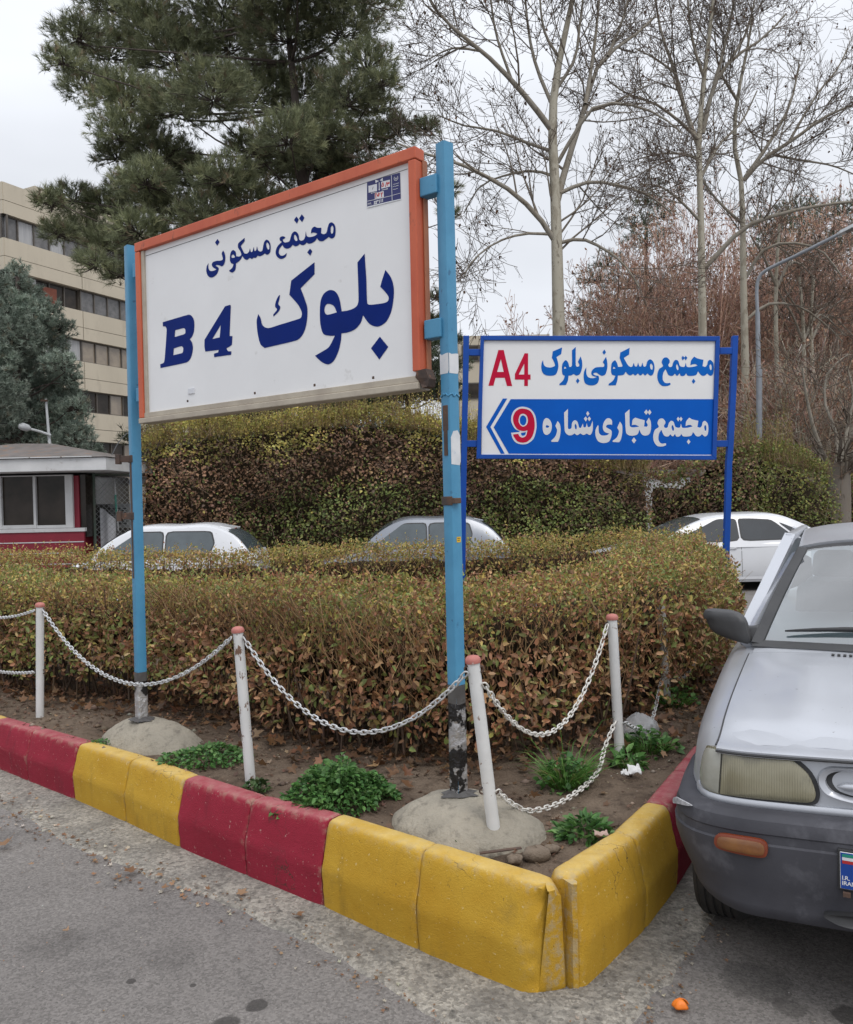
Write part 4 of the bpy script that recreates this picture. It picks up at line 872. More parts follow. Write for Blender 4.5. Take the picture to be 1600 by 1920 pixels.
# ---- clipped hedge round the bed
HF = resample(curve3([(-5.6, 8.3, 0), (-4.2, 6.95, 0), (-3.16, 6.05, 0), (-2.46, 5.72, 0), (-1.62, 5.18, 0), (-.68, 4.33, 0), (-.18, 4.02, 0), (.12, 3.95, 0), (.58, 4.12, 0), (1.15, 4.60, 0), (1.68, 5.06, 0), (2.13, 5.92, 0), (2.46, 6.90, 0), (2.60, 7.8, 0)], 10)[:, :2], 400)
def path_frame(Pth):
    T = np.gradient(Pth, axis=0); T /= np.linalg.norm(T, axis=1)[:, None]
    return T, np.stack([-T[:, 1], T[:, 0]], 1)      # left normal = into the bed
def lowf(x):
    'the clipped top dips a little towards the left'
    return -.055*sstep(-.6, -2.4, x)+.06*sstep(.4, 2.3, x)
def hedge(name, Pth, thick, z0f, ztop, label, dens, colfn, lsize, seed, top_small=True, stems=True, twig_zone=None, cuts=None):
    T, Nn = path_frame(Pth); ln = np.sum(np.linalg.norm(np.diff(Pth, axis=0), axis=1))
    root = thing(name, label, 'hedge', (*Pth[len(Pth)//2], .3), 'clipped hedges of the planting bed')
    def at(s, d, z):
        i = np.clip(s*(len(Pth)-1), 0, len(Pth)-1.001); k = i.astype(int); f = (i-k)[:, None]
        p = Pth[k]*(1-f)+Pth[k+1]*f+(Nn[k]*(1-f)+Nn[k+1]*f)*d[:, None]
        return np.concatenate([p, z[:, None]], 1), np.concatenate([Nn[k], np.zeros((len(k), 1))], 1)
    L = []
    # front and back faces
    for face in (0, 1):
        n = int(ln*(ztop-.3)*dens*(1 if face == 0 else .45)); s = RNG.random(n); h = RNG.random(n)**.85
        z = z0f+.10+h*(ztop-z0f-.12); lay = RNG.random(n)**1.6*.20
        bul = .06*np.sin(h*np.pi)-.05*h**6
        p0, nn = at(s, np.zeros(n), z)
        und = fbm(p0[:, 0], p0[:, 2]*1.2+p0[:, 1], 2.3, seed)*.24+fbm(p0[:, 0]*2, p0[:, 2]*2+p0[:, 1], 4, seed+4)*.15
        d = (lay-bul-und)+.05*np.clip((.3-h)/.3, 0, 1) if face == 0 else thick-(lay-bul-und)
        P, nn = at(s, d, z+(fbm(p0[:, 0], p0[:, 1], 1.4, seed+1)*.10+lowf(p0[:, 0]))*h)
        hole = fbm(p0[:, 0]*1.3+5, p0[:, 2]*1.3+p0[:, 1], 3.2, seed+9); keep = RNG.random(n) > np.maximum(.8*np.clip((.22-h)/.22, 0, 1), np.clip((hole-.10)*5, 0, .8)*(h < .85))
        out = -nn if face == 0 else nn
        sz = lsize*RNG.uniform(.6, 1.15, n)*(1-.35*sstep(.62, .95, h))
        tint = colfn(P, h)
        P, out, sz, tint = P[keep], out[keep], sz[keep], tint[keep]
        L.append(leaf_arrays(P, sz, tint, axis=out*.3+np.array([0, 0, .15]), nrm=out+np.array([0, 0, .7]), jit=.9))
    # top
    n = int(ln*thick*dens*(1.9 if top_small else 1.2)); s = RNG.random(n); d = RNG.random(n)*thick
    p0, nn = at(s, d, np.full(n, ztop)); e = np.minimum(d, thick-d)
    z = ztop+lowf(p0[:, 0])-.10*np.clip(1-e/.16, 0, 1)**2+fbm(p0[:, 0], p0[:, 1], 1.4, seed+1)*.10+fbm(p0[:, 0], p0[:, 1], 6, seed+2)*.15-RNG.random(n)**1.5*.14+.05*RNG.random(n)**6
    P = p0.copy(); P[:, 2] = z
    L.append(leaf_arrays(P, lsize*(.62 if top_small else .9)*RNG.uniform(.6, 1.2, n), colfn(P, np.full(n, 1.0)), axis=np.array([0, 0, .6]), nrm=np.array([0, 0, .5]), jit=1.0))
    # loose shoots standing above the clipped top
    ns = int(ln*42); s = RNG.random(ns); d = RNG.random(ns)*thick; p0, nn = at(s, d, np.full(ns, ztop-.05))
    p0[:, 2] += fbm(p0[:, 0], p0[:, 1], 1.4, seed+1)*.10+lowf(p0[:, 0])
    hgt = RNG.uniform(.05, .17, ns); tip = p0+np.stack([RNG.normal(0, .03, ns), RNG.normal(0, .03, ns), hgt], 1)
    for t in np.linspace(.3, 1, 5):
        q = p0+(tip-p0)*t; L.append(leaf_arrays(q, lsize*.5*RNG.uniform(.6, 1.2, ns), colfn(q, np.full(ns, 1.0)), jit=1.2, axis=np.array([0, 0, .5])))
    V, F, Ti = cat_arrays(L)
    fast('foliage', V, F, m_leaf, root, Ti)
    # twigs
    W = []
    n = int(ln*400); s = RNG.random(n); d = RNG.random(n)**1.3*.3-.02; z = RNG.uniform(.5, ztop-.12, n)
    if twig_zone is not None:
        a, bq = twig_zone; k_ = n//9; s[:k_] = a+(bq-a)*RNG.random(k_); d[:k_] = RNG.random(k_)*.14-.04; z[:k_] = RNG.uniform(ztop-.36, ztop-.10, k_)
    A, nn = at(s, d, z); l = RNG.uniform(.08, .26, n)[:, None]
    E_ = A+unit(np.array([0, 0, .9])+.62*rnd(n)-.15*nn)*l; E_[:, 2] = np.minimum(E_[:, 2], ztop+.03+lowf(E_[:, 0]))
    M = (A+E_)/2+.012*rnd(n)
    r = RNG.uniform(.0011, .0024, n)[:, None]
    W.append(vtubes(np.stack([A, M, E_], 1), r*np.array([[1.2, 1, .6]]), 3, pick(n, [(.30, .18, .085), (.17, .105, .06), (.42, .28, .15)], [3, 2, 1.8])))
    if stems:
        n = int(ln*75); s = RNG.random(n); d = RNG.uniform(.06, thick-.06, n); A, nn = at(s, d, np.full(n, .22))
        E_ = A+np.stack([RNG.normal(0, .10, n), RNG.normal(0, .10, n), RNG.uniform(.35, .85, n)], 1); M = (A+E_)/2+.03*rnd(n)
        r = RNG.uniform(.003, .0085, n)[:, None]
        W.append(vtubes(np.stack([A, M, E_], 1), r*np.array([[1.2, 1, .5]]), 4, pick(n, [(.085, .058, .04), (.13, .09, .06)], [2, 1])))
    V, F, Ti = cat_arrays(W); fast('stems', V, F, m_twig, root, Ti)
    # dense inner twig mass
    ns_ = 90; rings = []
    for s_ in np.linspace(.004, .996, ns_):
        r = []
        for dd, zz in ((.26, z0f+.30), (.21, z0f+.5), (.19, ztop-.28), (.27, ztop-.19), (thick-.27, ztop-.19), (thick-.19, ztop-.28), (thick-.21, z0f+.5), (thick-.26, z0f+.30)):
            p, _ = at(np.array([s_]), np.array([dd+float(fbm(s_*40, zz*7, 1, seed))*.10]), np.array([zz+float(fbm(s_*55, dd*9, 1, seed+7))*.12+float(lowf(Pth[int(s_*(len(Pth)-1)), 0]))*(zz > .8)])); r.append(p[0])
        rings.append(r)
    MB().loft(rings, caps=True).build('twig_core', m_core, root, smooth=True)
    return root
HP = [(.36, .175, .092), (.52, .335, .17), (.24, .13, .075), (.25, .235, .078), (.43, .37, .105), (.235, .28, .085), (.50, .36, .115)]
def col_front(P, h):
    n = len(P); x, y, z = P[:, 0], P[:, 1], P[:, 2]
    a = fbm(x, y+z*1.3, 1.6, 21)*2+.5; g = fbm(x*1.0, y+z, 3.5, 31)*2+.5
    top = sstep(.80, 1.0, z+.12*(a-.5)); left = sstep(-.9, -2.1, x); right = sstep(1.0, 2.4, x)
    low = 1-top
    W = np.stack([low*(1.6-1.0*left-.9*right)+.12, low*(1.0-.7*left-.6*right)+.10, low*.55+.16+.35*top, .62+.7*left*low+.5*right, top*.75*(.4+a)+.2*left, .25+1.5*g**2*(.55+left*1.2+right*1.4)+top*.8*g, top*.70*(1.2-a)+.05], 1)
    W[:, 0] += .7*top*(1-.6*left)+.35*low; W[:, 1] += .25*top
    return pick_w(HP, np.clip(W, .01, None))
hedge('clipped_hedge', HF, .86, .27, 1.125, 'L-shaped clipped hedge behind the bollards, brown below and yellow-green on top', 2500, col_front, .046, 5, twig_zone=(.40, .60))
FH = resample(curve3([(2.75, 8.15, 0), (1.6, 8.45, 0), (.2, 8.5, 0), (-1.5, 8.6, 0), (-3.4, 8.9, 0), (-5.6, 9.3, 0)], 8)[:, :2], 200)[::-1]
def col_far(P, h):
    n = len(P); x, y, z = P[:, 0], P[:, 1], P[:, 2]; a = fbm(x, y+z, 1.5, 51)*2+.5; g = fbm(x, y+z, 3, 61)*2+.5; top = sstep(.8, 1.0, z)
    W = np.stack([(1-top)*1.2+.25, .35+0*z, (1-top)*.7+.1, .6+0*z, top*1.0*(.4+a)+.1, .35*g+.1, top*.9*(1.2-a)+.05], 1)
    return pick_w(HP, np.clip(W, .01, None))
hedge('clipped_hedge', FH, .7, .27, 1.15, 'straight clipped hedge at the back of the bed, in front of the parked hatchbacks', 1000, col_far, .055, 9)

# ---- tall hedges along the far side of the road
def tall_hedge(px0, px1, depth, top_px, label, pal_fn, seed, thick=1.4, depth1=None, shoots=True, lsz=.070, dens=680, name='tall_hedge'):
    """face between two picture columns, top edge as a list of (px, py)"""
    depth1 = depth1 or depth
    A = atd(px0, 950, depth)[:2]; B = atd(px1, 950, depth1)[:2]; ln = np.linalg.norm(B-A); d = (B-A)/ln; nrm = np.array([d[1], -d[0]])
    tp = np.array(top_px, float)
    def ztop(s):
        px = px0+(px1-px0)*s; dep = depth+(depth1-depth)*s
        return EYE+(945-.022*(px-800)-np.interp(px, tp[:, 0], tp[:, 1]))/FPX*dep
    zb = -.25
    root = thing(name, label, 'hedge', ((A[0]+B[0])/2, (A[1]+B[1])/2, zb), 'tall hedges behind the parked cars')
    zm = float(np.mean(ztop(np.linspace(0, 1, 20))))
    n = int(ln*(zm-zb)*dens); s = RNG.random(n); h = RNG.random(n); zt = ztop(s)
    z = zb+h*(zt-zb)
    dd = fbm(s*ln, z, .9, seed)*.9+fbm(s*ln, z, 2.6, seed+1)*.62+fbm(s*ln, z, 6.5, seed+2)*.25-RNG.random(n)**1.5*.30-.35*sstep(.75, 1.0, h)
    P = np.concatenate([A+(B-A)*s[:, None]+nrm*dd[:, None], z[:, None]], 1)
    tint = pal_fn(P, h, px0+(px1-px0)*s, s*ln)
    L = [leaf_arrays(P, lsz*RNG.uniform(.6, 1.25, n), tint, axis=np.array([nrm[0]*.4, nrm[1]*.4, -.1]), nrm=np.array([nrm[0], nrm[1], .8]), width=.7, jit=.85)]
    # top surface
    n = int(ln*thick*dens*.8); s = RNG.random(n); q = RNG.random(n)*thick
    P = np.concatenate([A+(B-A)*s[:, None]-nrm*q[:, None], (ztop(s)-.12*RNG.random(n)+fbm(s*ln, q, 1.1, seed+3)*.7+fbm(s*ln, q, 3.5, seed+4)*.35)[:, None]], 1)
    L.append(leaf_arrays(P, lsz*RNG.uniform(.6, 1.2, n), pal_fn(P, np.ones(n), px0+(px1-px0)*s, s*ln), width=.7, jit=1.2, axis=np.array([0, 0, .4])))
    W = []
    if shoots:
        ns = int(ln*150); s = RNG.random(ns); q = RNG.random(ns)**1.5*thick
        P0 = np.concatenate([A+(B-A)*s[:, None]-nrm*q[:, None], (ztop(s)-.35)[:, None]], 1)
        hg = RNG.uniform(.30, 1.15, ns)*np.clip(.75+1.5*fbm(s*ln, q, .9, seed+5), .25, 1.5); P1 = P0+np.stack([RNG.normal(0, .10, ns), RNG.normal(0, .08, ns), hg], 1)
        W.append(vtubes(np.stack([P0, (P0+P1)/2+.02*rnd(ns), P1], 1), np.full((ns, 3), .004)*np.array([[1.3, 1, .6]]), 3, pick(ns, [(.20, .14, .07), (.26, .19, .09)], [1, 1])))
        for t in np.linspace(.15, 1, 9):
            p = P0+(P1-P0)*t+.03*rnd(ns)
            L.append(leaf_arrays(p, lsz*.62*RNG.uniform(.6, 1.2, ns), pal_fn(p, np.full(ns, 1.2), px0+(px1-px0)*s, s*ln), jit=1.4, axis=np.array([0, 0, .3])))
    n = int(ln*110); s = RNG.random(n); z = zb+RNG.random(n)*(ztop(s)-zb-.1); dd = fbm(s*ln, z, .9, seed)*.9+RNG.normal(.06, .1, n)
    P0 = np.concatenate([A+(B-A)*s[:, None]+nrm*dd[:, None], z[:, None]], 1); P1 = P0+rnd(n)*RNG.uniform(.15, .5, (n, 1))*[1, .4, 1]
    W.append(vtubes(np.stack([P0, (P0+P1)/2+.03*rnd(n), P1], 1), np.full((n, 3), .005), 3, pick(n, [(.12, .075, .05), (.2, .14, .1)], [2, 1])))
    V, F, Ti = cat_arrays(L); fast('foliage', V, F, m_leaf, root, Ti)
    V, F, Ti = cat_arrays(W); fast('twigs', V, F, m_twig, root, Ti)
    mb = MB(); us = np.linspace(0, 1, 60)
    def core(u, v):
        zt = float(ztop(u))-.36
        prof = [(-.55, zb), (-.50, zb+(zt-zb)*.4), (-.50, zb+(zt-zb)*.75), (-.75, zt), (-thick+.1, zt), (-thick+.1, zb)][int(v)]
        return (*(A+(B-A)*u+nrm*(prof[0]+float(fbm(u*ln, prof[1], .9, seed))*.8)), prof[1]+float(fbm(u*ln*2, v*3, 1, seed))*.25)
    mb.grid(core, us, range(6)); mb.build('twig_core', m_core, root, smooth=True)
    return root
TP = [(.24, .14, .088), (.36, .22, .13), (.155, .10, .068), (.15, .19, .06), (.24, .265, .08), (.40, .37, .11), (.52, .43, .13)]
def pal_ivy(P, h, px, t):
    g = sstep(.30, .72, (fbm(t, P[:, 2], .55, 71)*1.9+.5)+.45*np.exp(-((px-640)/170)**2)*(h < .62)+.75*np.exp(-((px-1010)/170)**2)*(h < .72)-.55*sstep(.45, .75, h)-.28*(px < 430))
    top = sstep(.74, .92, h+.42*fbm(t, P[:, 2], 1.3, 73)); m = 1-top
    W = np.stack([m*(1-g)*1.5+.06, m*(1-g)*.9+.10, m*.4+.02, m*(g*1.3+.15), m*(g*1.1+.16)+.15*top, top*1.3+.1*g, top*.8+.02], 1)
    return pick_w(TP, W)*np.clip(1+1.5*fbm(t, P[:, 2], 1.1, 75)+.9*fbm(t, P[:, 2], 3.2, 76), .45, 1.6)[:, None]
tall_hedge(255, 1225, 18.0, [(255, 815), (330, 800), (420, 790), (560, 778), (700, 768), (800, 780), (880, 800), (960, 815), (1080, 835), (1225, 862)], 'long tall hedge with green ivy below and yellow shoots on top, behind the hatchbacks', pal_ivy, 41)
def pal_brown(P, h, px, t):
    g = sstep(.45, .8, fbm(t, P[:, 2], .6, 81)*2+.5); n = len(h)
    W = np.stack([1.3-g*.6, .8-g*.3, .5+0*g, .2+.5*g, .12+.4*g, .1+0*g, .05+0*g], 1); return pick_w(TP, W)
tall_hedge(1205, 1420, 18.6, [(1205, 890), (1250, 892), (1290, 872), (1350, 838), (1420, 826)], 'brown leafy hedge standing behind the white saloon', pal_brown, 45, depth1=17.3, shoots=False)
GP = [(.19, .215, .06), (.27, .28, .08), (.35, .325, .09), (.22, .165, .085), (.14, .18, .052)]
def pal_green(P, h, px, t):
    g = fbm(t, P[:, 2], .8, 91)*2+.5; W = np.stack([1+0*g, .8*g+.2, .6*g, .35*(1-g)+.15, .6+0*g], 1); return pick_w(GP, np.clip(W, .02, None))
tall_hedge(1408, 1568, 17.4, [(1395, 848), (1450, 836), (1500, 846), (1540, 858), (1568, 872)], 'green clipped hedge behind the rear of the white saloon', pal_green, 47, depth1=18.6, shoots=True, lsz=.065, dens=680)
tall_hedge(1552, 1800, 21.5, [(1552, 905), (1600, 900), (1800, 890)], 'low green hedge at the right edge of the photo', pal_green, 49, depth1=22, shoots=False, dens=320)

# ---- conifers
def needle_tufts(P, axis, K, ln, width, spread, tint, along=.5):
    n = len(P); d = unit(axis[:, None, :]+spread*unit(RNG.normal(size=(n, K, 3))))
    l = ln*RNG.uniform(.7, 1.15, (n, K, 1)); b = P[:, None, :]+axis[:, None, :]*ln*along*RNG.uniform(-1, .6, (n, K, 1))
    s = unit(np.cross(d, RNG.normal(size=(n, K, 3))))*width*.5
    V = np.stack([b-s, b+s, b+d*l], 2).reshape(-1, 3); F = np.arange(len(V)).reshape(-1, 3)
    return V, F, np.repeat(tint, K*3, 0)
def limb(P, r0, r1, k=8):
    C = resample3(P, k); return C, np.linspace(r0, r1, k)
def resample3(P, n):
    P = curve3(P, 8); s = np.concatenate([[0], np.cumsum(np.linalg.norm(np.diff(P, axis=0), axis=1))]); t = np.linspace(0, s[-1], n)
    return np.stack([np.interp(t, s, P[:, k]) for k in range(3)], 1)
m_pbark = pmat('pine_bark', (.085, .065, .055), (.055, .042, .036), 7, .9, bscale=20, bstr=1.0, bdist=.03, stretch=(1, 1, .3))
def pine(label, base, trunk_px, depth, lobes, seed, K=15, ln=.17, dens=24, pal=None, width=.011, name='pine_tree', group=None, trunk_r=.30, flat=.72, spread=.85, upb=.35):
    rng = np.random.default_rng(seed)
    root = thing(name, label, 'tree', base, group)
    tr = [np.array(base, float)]+[atd(x, y, depth) for x, y in trunk_px]; C = resample3(tr, 14)
    mb = MB().tube(C, np.linspace(trunk_r, .05, 14), 12)
    PP = []; AA = []; TT = []
    pal = pal or [(.185, .205, .115), (.23, .25, .138), (.14, .158, .092), (.31, .32, .18), (.24, .19, .125)]
    for (px, py, rp, *dz) in lobes:
        dep = depth+(dz[0] if dz else rng.uniform(-2.2, 2.2)); c = atd(px, py, dep); r = rp/FPX*dep
        j = int(np.argmin(np.linalg.norm(C-np.array([0, 0, r*1.5+.6])-c, axis=1)+np.where(C[:, 2] > c[2], 5, 0)))
        mid = (C[j]+c)/2+np.array([0, 0, -.15*np.linalg.norm(c-C[j])*.5])+rng.normal(0, .12, 3)
        br = resample3([C[j], mid, c+rng.normal(0, .1, 3)], 7); mb.tube(br, np.linspace(.028+.016*r, .010, 7), 6)
        # tufts sit near the skin of each bough, thicker above than below
        n = int(4*math.pi*r*r*dens*rng.uniform(.85, 1.1)); d = unit(rng.normal(size=(n, 3))); d[:, 2] = np.where(d[:, 2] < -.35, -d[:, 2]*.6, d[:, 2]); d = unit(d)
        rad = r*(.30+.78*rng.random(n)**.55)*(1+.55*fbm(d[:, 0]*2+px, d[:, 2]*2+d[:, 1]*2+py, 1.6, seed))
        p = c+d*rad[:, None]*[1, 1, flat]; ax = unit(d+np.array([0, 0, upb])+.45*rng.normal(size=(n, 3)))
        PP.append(p); AA.append(ax)
        # side twigs inside the bough
        i = rng.choice(n, min(n, 26), replace=False)
        for q in i: mb.tube(np.array([c+(p[q]-c)*.1, c+(p[q]-c)*.55+rng.normal(0, .05, 3), p[q]]), [.018, .012, .006], 4, caps=False)
        lobe_t = np.array(pal)[rng.choice(len(pal), n, p=[.34, .26, .22, .13, .05])]*rng.uniform(.8, 1.2, (n, 1))*rng.uniform(.75, 1.3)
        TT.append(lobe_t)
    V, F, T = needle_tufts(np.concatenate(PP), np.concatenate(AA), K, ln, width, spread, np.concatenate(TT))
    mb.build('trunk', m_pbark, root, smooth=True)
    fast('crown', V, F, m_needle, root, T)
    return root
big = [(480, -60, 150), (620, -70, 140), (330, -50, 110), (560, -20, 120), (420, 20, 110), (690, 10, 80), (200, 20, 70),
 (145, 75, 62), (120, 120, 45), (205, 110, 85), (285, 70, 90), (330, 120, 100), (430, 95, 100), (540, 80, 105), (640, 70, 95), (690, 130, 70),
 (165, 170, 70), (240, 200, 90), (330, 215, 85), (400, 190, 100, -2.5), (480, 190, 95), (570, 180, 95), (650, 200, 85), (705, 210, 55), (715, 160, 45),
 (235, 260, 75), (300, 300, 75), (275, 350, 70), (220, 300, 50), (345, 310, 45), (470, 285, 60), (540, 270, 85, -2.5), (610, 260, 85), (690, 275, 60), (590, 320, 85), (520, 330, 75), (420, 345, 75, -2), (360, 350, 70), (640, 330, 65), (460, 390, 80),
 (250, 380, 70), (310, 400, 75), (380, 420, 75), (200, 400, 62), (140, 380, 55), (95, 385, 40), (150, 440, 62), (210, 470, 68), (110, 440, 42), (180, 500, 45), (260, 440, 70), (330, 470, 70), (225, 520, 40),
 (745, 250, 46), (800, 245, 34), (845, 355, 26), (840, 405, 24), (818, 560, 24), (812, 600, 20), (700, 340, 60), (560, 420, 90), (640, 400, 80), (450, 480, 80)]
pine('huge dark green pine towering behind the orange-framed sign', (-3.1, 22, -.3), [(585, 640), (575, 420), (560, 250), (545, 100), (530, -60)], 21.5, [(a[0], a[1], a[2]*.81, *a[3:]) for a in big], 3, dens=46, K=20, ln=.20, width=.0135, flat=.84, spread=.75)
# blue-grey cypress behind the booth
cyl = [(35, 515, 20), (30, 548, 30), (55, 560, 26), (15, 590, 38), (60, 600, 38), (90, 585, 22), (25, 640, 52), (75, 650, 45), (115, 618, 22), (10, 690, 55), (65, 705, 60), (112, 690, 30), (30, 750, 66), (95, 750, 48), (125, 715, 22), (-40, 700, 70), (-30, 620, 50), (-45, 770, 80), (60, 800, 66), (115, 800, 46), (140, 770, 24), (140, 830, 34), (20, 830, 66), (80, 850, 60), (165, 855, 26), (-20, 540, 32), (110, 860, 50)]
pine('blue-grey cypress standing behind the red booth', (-10.9, 22.5, -.3), [(33, 760), (33, 650), (33, 520)], 22.0, [(a, b_, r*1.12) for a, b_, r in cyl], 5, K=14, ln=.12, dens=70, pal=[(.235, .285, .23), (.285, .335, .275), (.18, .225, .185), (.35, .395, .33), (.24, .23, .17)], width=.022, name='cypress_tree', trunk_r=.18, flat=1.05, spread=1.0, upb=.7)
# dark conifers beyond the tall hedge
cp = [(.075, .098, .055), (.10, .125, .066), (.06, .078, .048), (.13, .145, .08), (.13, .105, .07)]
pine('dark conifer rising behind the bare brown shrubs, right of centre', (9.6, 36, -.4), [(1212, 600), (1212, 420)], 36, [(1225, 350, 24), (1215, 385, 34), (1240, 410, 36), (1190, 425, 30), (1215, 460, 50), (1140, 500, 36), (1120, 530, 36), (1180, 540, 55), (1250, 560, 55), (1130, 590, 60), (1200, 620, 80), (1100, 650, 45), (1270, 640, 70)], 13, K=11, ln=.22, dens=11, pal=cp, width=.022, name='conifer_tree', group='conifers beyond the tall hedge')
pine('dark conifer behind the street lamp at upper right', (17, 38, -.4), [(1500, 600), (1500, 430)], 38, [(1495, 395, 40), (1450, 425, 48), (1535, 420, 50), (1580, 400, 45), (1490, 460, 65), (1430, 490, 60), (1560, 480, 70), (1620, 460, 70), (1500, 540, 80), (1420, 580, 70), (1590, 560, 80), (1460, 640, 80), (1560, 650, 90), (1400, 680, 60), (1640, 600, 90)], 15, K=11, ln=.22, dens=10, pal=cp, width=.024, name='conifer_tree', group='conifers beyond the tall hedge')
pine('dark green conifer just visible left of the near blue post under the sign', (-.9, 30, -.4), [(765, 800), (765, 680)], 30, [(740, 750, 50), (800, 745, 45), (680, 752, 45), (765, 600, 40), (740, 650, 55), (790, 660, 50), (820, 690, 40), (720, 700, 60), (775, 720, 65), (660, 735, 45), (830, 740, 45), (600, 750, 40), (560, 765, 45), (690, 770, 60), (500, 775, 45), (640, 780, 60), (440, 790, 45), (850, 690, 34), (845, 640, 24), (400, 840, 55), (480, 835, 55), (560, 835, 60), (640, 830, 60), (720, 830, 60), (800, 830, 60), (880, 840, 55), (960, 850, 50)], 17, K=12, ln=.20, dens=34, pal=cp, width=.02, name='conifer_tree', group='conifers beyond the tall hedge')
pine('dark bushy conifer low behind the left end of the tall hedge', (-9.0, 27, -.4), [(300, 850), (300, 800)], 27, [(290, 790, 40), (330, 800, 45), (370, 790, 40), (260, 830, 40), (420, 780, 40), (310, 840, 50)], 19, K=11, ln=.2, dens=16, pal=cp, width=.02, name='conifer_tree', group='conifers beyond the tall hedge')

# ---- bare deciduous trees
def grow(P, R, nch, l0, l1, ang, upw, rf, t0=.2, k=5, wob=.12):
    """children of every branch, set along it and curving upward"""
    n, kk, _ = P.shape; N = n*nch
    par = np.repeat(np.arange(n), nch); t = t0+(1-t0)*RNG.random(N)**.85; f = t*(kk-1); i = np.minimum(f.astype(int), kk-2); w = (f-i)[:, None]
    S = P[par, i]*(1-w)+P[par, i+1]*w; D = unit(P[par, i+1]-P[par, i]); r = (R[par, i]*(1-w[:, 0])+R[par, i+1]*w[:, 0])*rf
    side = unit(np.cross(D, rnd(N))); a = np.radians(RNG.normal(ang, 12, N))[:, None]
    d = unit(D*np.cos(a)+side*np.sin(a)); L = (RNG.uniform(l0, l1, N)*(1.15-.5*t))[:, None]
    pts = [S]; cur = S
    for q in range(k-1):
        d = unit(d+np.array([0, 0, upw])+wob*RNG.normal(size=(N, 3))); cur = cur+d*L/(k-1); pts.append(cur)
    taper = np.linspace(1, .35, k)[None]
    return np.stack(pts, 1), np.maximum(r, .0052)[:, None]*taper
def limb_px(ctrl, depth, r0, r1, k=9, ddep=0.0):
    P = [atd(x, y, depth+ddep*i/(len(ctrl)-1)) for i, (x, y) in enumerate(ctrl)]
    return resample3(P, k), np.linspace(r0, r1, k)/FPX*depth
m_plane, nt, b, o = new_mat('plane_bark')
a_ = nt.nodes.new('ShaderNodeAttribute'); a_.attribute_name = 'tint'; v = geovec(nt)
mpn = nt.nodes.new('ShaderNodeMapping'); mpn.inputs['Scale'].default_value = (1, 1, .5); nt.links.new(v, mpn.inputs[0])
pt = maprange(nt, noise(nt, 5, 4, .6, mpn.outputs[0], .5), .50, .58)
col = mixc(nt, math2(nt, 'MULTIPLY', pt, .45), a_.outputs['Color'], (.20, .165, .12)); pt2 = maprange(nt, noise(nt, 9, 3, .6, mpn.outputs[0]), .62, .66)
col = mixc(nt, math2(nt, 'MULTIPLY', pt2, .6), col, (.10, .08, .06))
nt.links.new(col, b.inputs['Base Color']); b.inputs['Roughness'].default_value = .8; b.inputs['Specular IOR Level'].default_value = .2
def bare_tree(label, base, trunk, limbs, depth, n1, n2, n3, name='plane_tree', seeds=500, l1=(1.2, 2.6), group='bare plane trees', tk=(.40, .37, .30)):
    root = thing(name, label, 'tree', base, group)
    Pt, Rt = trunk; A = []
    A.append(vtubes(Pt[None], Rt[None], 12, tk))
    LP = [resample3(Pt[len(Pt)//3:], 9)]; LR = [np.interp(np.linspace(0, 1, 9), np.linspace(0, 1, len(Rt[len(Rt)//3:])), Rt[len(Rt)//3:])*.5]
    for P, R in limbs: LP.append(P); LR.append(R)
    LP = np.stack(LP); LR = np.stack(LR)
    B = [vtubes(LP[1:], LR[1:], 7, (.27, .245, .205))]
    P1, R1 = grow(LP, LR, n1, *l1, 48, .07, .45, t0=.12); P2, R2 = grow(P1, R1, n2, .5, 1.45, 46, .09, .6, t0=.08); P3, R3 = grow(P2, R2, n3, .2, .62, 46, .06, .7, t0=.05, k=4, wob=.2)
    B.append(vtubes(P1, R1, 5, (.175, .15, .125))); B.append(vtubes(P2, np.maximum(R2, .0066), 4, (.125, .098, .08))); B.append(vtubes(P3, np.maximum(R3, .0054), 3, (.105, .08, .066)))
    V, F, T = cat_arrays(A); fast('trunk', V, F, m_plane, root, T, smooth=True)
    V, F, T = cat_arrays(B); fast('branches', V, F, m_plane, root, T, smooth=True)
    tips = np.concatenate([P3[:, -1], P2[:, -1]]); i = RNG.choice(len(tips), min(len(tips), seeds), replace=False); p = tips[i]-np.array([0, 0, .05])
    V, F, T = leaf_arrays(p, RNG.uniform(.045, .105, len(p)), pick(len(p), [(.10, .062, .04), (.16, .085, .05), (.07, .045, .035)], [2, 1, 1]), axis=np.array([0, 0, -1.]), width=.75, jit=.6)
    fast('dead_leaves', V, F, m_leaf, root, T)
    return root
D1 = 20.0
tr1 = limb_px([(1053, 960), (1050, 760), (1048, 620), (1044, 440), (1040, 330), (1036, 240), (1041, 160), (1056, 80), (1074, 0), (1088, -90)], D1, 13.5, 3.0, 16)
tr1[1][:] = np.interp(np.linspace(0, 1, 16), [0, .35, .7, 1], np.array([13, 11.5, 8, 3])/FPX*D1)
